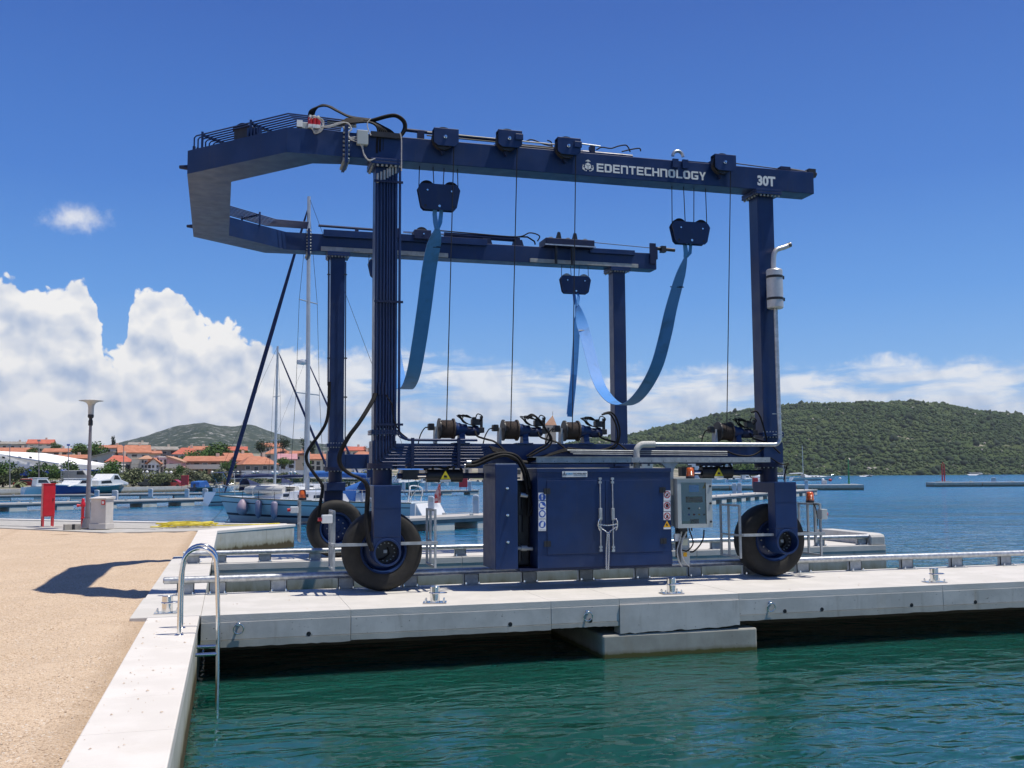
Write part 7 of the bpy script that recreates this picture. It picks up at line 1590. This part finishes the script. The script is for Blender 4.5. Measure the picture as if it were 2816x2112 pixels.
motorboat('small white boat with red seats near the yacht bimini', 590, 640, 1352, 1351, gel, .8, 0)
for i, (a, b, y, hm) in enumerate(((1115, 1152, 1338, gel), (1150, 1182, 1337, hullb), (1180, 1206, 1336, gel), (1204, 1232, 1336, gel), (1230, 1262, 1335, gel), (1264, 1292, 1334, gel), (1296, 1330, 1334, gel))):
    motorboat('small white motor boat in the far row below the chassis, '+ORD[i]+' from the left', a, b, y, y-.4, hm, .9, 1 if i % 3 else 0, flip=i % 2 == 0)
for i, (a, b, y) in enumerate(((1956, 1994, 1327), (1998, 2034, 1326), (2036, 2066, 1326))): motorboat('small boat moored beyond the right pontoon, '+ORD[i]+' from the left', a, b, y, y-.5, gel, 1.0, 1 if i != 1 else 0)
motorboat('tiny white boat off the island shore, left of the red mast', 2374, 2396, 1311, 1310.6, gel, .8, 0); motorboat('tiny white boat off the island shore, right of the red mast', 2676, 2692, 1307, 1306.6, gel, 1.0, 1); motorboat('white boat half hidden behind the right near leg', 2080, 2120, 1331, 1330, gel, 1.2, 2)
motorboat('teal hulled workboat moored behind the near left leg', 1060, 1150, 1346, 1344, hullg, 1.5, 1)
for i, (px, py, mt) in enumerate(((2233, 1320, card), (2263, 1322, gel), (2283, 1323, rd_), (2310, 1318, gel))):
    p = wl(px, py); t = MB().sphere((p[0], p[1], WL+.25), .55, 12, 8).build('mooring_buoy', mt, None, org=(p[0], p[1], WL), smooth=60); tag(t, ('dark', 'white', 'red', 'small white')[i]+' mooring buoy floating '+('beside the anchored yacht', 'right of the anchored yacht', 'left of the green mast', 'nearest the green mast')[i], 'buoy', 'mooring buoys')
# mooring lines of the large yacht
for i, (a, b, lab) in enumerate((((612, 1398, 62), (553, 1444, 58), 'thin dark mooring line from the yacht bow to the quay, upper'), ((640, 1404, 61), (606, 1440, 58), 'thin dark mooring line from the yacht bow to the quay, lower'), ((1150, 1390, 62), (1296, 1408, 51), 'pale mooring line from the yacht stern to the pontoon'))):
    A = Vector(WD(*a)); B_ = Vector(WD(*b)); o = MB().tube([A.lerp(B_, u)+Vector((0, 0, -.25*sin(pi*u))) for u in [k/8 for k in range(9)]], .016, 5).build('mooring_line', ropel if i < 2 else rib, None, org=tuple(B_)); tag(o, lab, 'rope')

# ------------------------------------------------------------------ things on the quay at the left
lamp = thing('lamp_post', 'tall grey lamp post with a glass funnel and disc top', 'street lamp', (-4.91, 39.4, 0)); lp = (-4.91, 39.4, 0)
zt_ = WY(245.5, 1140, 39.4)[2]; sh_ = pm('lamp_post_grey', (.20, .19, .205), (.25, .235, .25), 3, .5, .2)
MB().tube([(lp[0], lp[1], 0), (lp[0], lp[1], .5), (lp[0], lp[1], zt_*.5), (lp[0], lp[1], zt_-.38)], [.10, .09, .07, .05], 16).build('pole', sh_, lamp, smooth=50)
MB().lathe([(.001, .03), (.3, .03), (.3, 0)], lp, seg=20).lathe([(.14, .35), (.20, .03)], lp, seg=16).build('base_flange', sh_, lamp)
MB().lathe([(.08, -.40), (.08, -.22), (.06, -.2), (.06, -.14), (.105, -.10), (.105, .0), (.05, .0)], (lp[0], lp[1], zt_), seg=20).build('collar', black, lamp, smooth=40)
gls = pm('frosted_glass', (.60, .60, .56), None, rough=.3, trans=.25)
MB().lathe([(.095, 0), (.10, .1), (.102, .26), (.115, .35), (.17, .43), (.28, .475), (.41, .495), (.41, .50), (.2, .47), (.09, .34)], (lp[0], lp[1], zt_), seg=28).build('glass_funnel', gls, lamp, smooth=60)
MB().lathe([(.42, .498), (.42, .512), (.30, .53), (.001, .56)], (lp[0], lp[1], zt_), seg=28).build('disc_top', pm('lamp_disc', (.52, .49, .42), None, rough=.5), lamp, smooth=50)
rc = thing('fire_cabinet', 'bright red fire cabinet on two legs left of the lamp post', 'fire cabinet', (-6.5, 41.4, 0), 'red fire cabinets'); w_ = 38/F*42
rz_ = .62; c0 = Vector((-6.53, 41.2, 0)); Mx = Matrix.Rotation(rz_-.3, 3, 'Z')
def RL(m_, c=c0, M=Mx): return MB().ext([tuple(c+M @ Vector(p)) for p in m_.v], m_.f)
RL(MB().box((-.21, -.20, .38), (.21, .20, 1.58))).build('cabinet', redm, rc, bevel=.012); RL(MB().box((-.23, -.22, 1.58), (.23, .22, 1.61))).build('roof_plate', redm, rc); RL(MB().box((-.18, -.207, .42), (.18, -.201, 1.54))).build('door', redm, rc); RL(MB().box((.12, -.222, .95), (.15, -.208, 1.05))).build('handle', black, rc)
for sx in (-.17, .17):
    for sy in (-.16, .16): RL(MB().box((sx-.025, sy-.025, 0), (sx+.025, sy+.025, .38))).build('leg', redm, rc)
RL(MB().box((-.30, -.28, -.05), (.30, .28, .005))).build('foot_slab', concd, rc)
hy = thing('fire_hydrant', 'slim red fire hydrant standpipe beside the lamp post', 'hydrant', (-5.14, 39.9, 0)); hx, hy_ = -5.14, 39.9
MB().lathe([(.10, 0), (.10, .03), (.058, .04), (.058, .30), (.075, .31), (.075, .35), (.058, .36), (.058, .74), (.075, .75), (.082, .80), (.075, .9), (.06, .92), (.06, 1.03), (.03, 1.06), (.001, 1.06)], (hx, hy_, 0), seg=16).build('barrel', redm, hy, smooth=40)
for sg, z in ((-1, .80), (1, .34), (1, .80)): MB().lathe([(.045, 0), (.045, .10), (.06, .10), (.06, .16), (.001, .17)], (hx+sg*.05, hy_, z), (sg, -.25, 0), 12).build('outlet', redm, hy, smooth=40)
ub = thing('utility_cabinet', 'white concrete utility cabinet with sloping lid beside the lamp post', 'utility cabinet', (-4.33, 38.5, 0)); c1 = Vector((-4.33, 38.55, 0)); M1 = Matrix.Rotation(-.42, 3, 'Z')
ubm = pm('cabinet_offwhite', (.54, .51, .47), (.60, .57, .53), 3, .8, bump=.15, bscale=40)
RL(MB().box((-.32, -.28, 0), (.32, .28, .20)), c1, M1).build('plinth', ubm, ub, bevel=.015); RL(MB().box((-.29, -.25, .2), (.29, .25, 1.06)), c1, M1).build('body', ubm, ub, bevel=.01)
RL(MB().pyz([(-.31, 1.06), (.31, 1.06), (.31, 1.15), (-.31, 1.09)], -.33, .33), c1, M1).build('lid', ubm, ub); RL(MB().box((.12, -.27, .86), (.26, -.252, 1.02)), c1, M1).build('red_plate', redm, ub); RL(MB().box((.145, -.276, .895), (.225, -.271, .985)), c1, M1).build('plate_label', signw, ub)
RL(MB().box((.12, -.265, .72), (.22, -.252, .84)), c1, M1).build('socket', grey, ub)
bk = thing('concrete_block', 'small grey hollow concrete block lying by the lamp post', 'block', (-5.36, 38.7, -.02)); c2 = Vector((-5.33, 38.75, -.02)); M2 = Matrix.Rotation(.35, 3, 'Z'); blk = pm('block_grey', (.30, .28, .25), (.38, .36, .32), 6, .9, bump=.3, bscale=30)
RL(MB().box((-.27, -.12, 0), (-.03, .12, .2)), c2, M2).build('block_half', blk, bk, bevel=.01); RL(MB().box((.07, -.12, 0), (.28, .12, .2)), c2, M2).build('block_half', blk, bk, bevel=.01); RL(MB().box((-.031, -.10, .01), (.071, .10, .19)), c2, M2).build('web', black, bk)
# coiled yellow hose
yh = thing('yellow_hose', 'bright yellow hose lying in a flat heap of coils on the quay', 'hose', (-1.3, 38.9, 0)); ym = pm('hose_yellow', (.70, .56, .03), (.78, .65, .08), 8, .5); hr = random.Random(3)
for k in range(13):
    cx_ = -1.45+hr.uniform(-.55, .6); cy_ = 38.85+hr.uniform(-.35, .35); ra = hr.uniform(.35, .85); rb = ra*hr.uniform(.35, .6); z = .02+.018*hr.random()*5; ph = hr.random()*6
    MB().tube([(cx_+ra*cos(a+ph)*(1+.12*sin(3*a+k)), cy_+rb*sin(a+ph)*(1+.15*sin(2*a)), z+.03*sin(2*a+k)+.01*k*.6) for a in [2*pi*j/26 for j in range(26)]], .019, 6, closed=True).build('hose_loop', ym, yh, smooth=60)
MB().tube(arc_pts([(-.9, 38.85, .03), (-.2, 38.8, .03), (.6, 38.95, .03), (1.2, 39.2, .03), (1.9, 39.6, .03)]), .019, 6).build('hose_end', ym, yh, smooth=60); MB().tube(arc_pts([(-1.9, 38.8, .03), (-2.4, 38.9, .03), (-2.7, 38.7, .03), (-2.3, 38.5, .03), (-1.8, 38.6, .03)]), .019, 6).build('hose_end', ym, yh, smooth=60)

# ------------------------------------------------------------------ summer haze between here and the hills
hz = MB().box((-2900, -300, -4.2), (3900, 4600, 260)); hzm = bpy.data.materials.new('haze_air'); hzm.use_nodes = True; g = NT(hzm.node_tree); g.n.clear(); o_ = g.add('ShaderNodeOutputMaterial'); v_ = g.add('ShaderNodeVolumePrincipled'); v_.inputs['Color'].default_value = (.80, .88, 1.0, 1); v_.inputs['Density'].default_value = 0.00008; v_.inputs['Anisotropy'].default_value = .2; g.lk(v_.outputs[0], o_.inputs['Volume'])
tag(hz.build('haze', hzm), label='thin blue summer haze over the harbour', kind='stuff')
sc.cycles.volume_bounces = 0
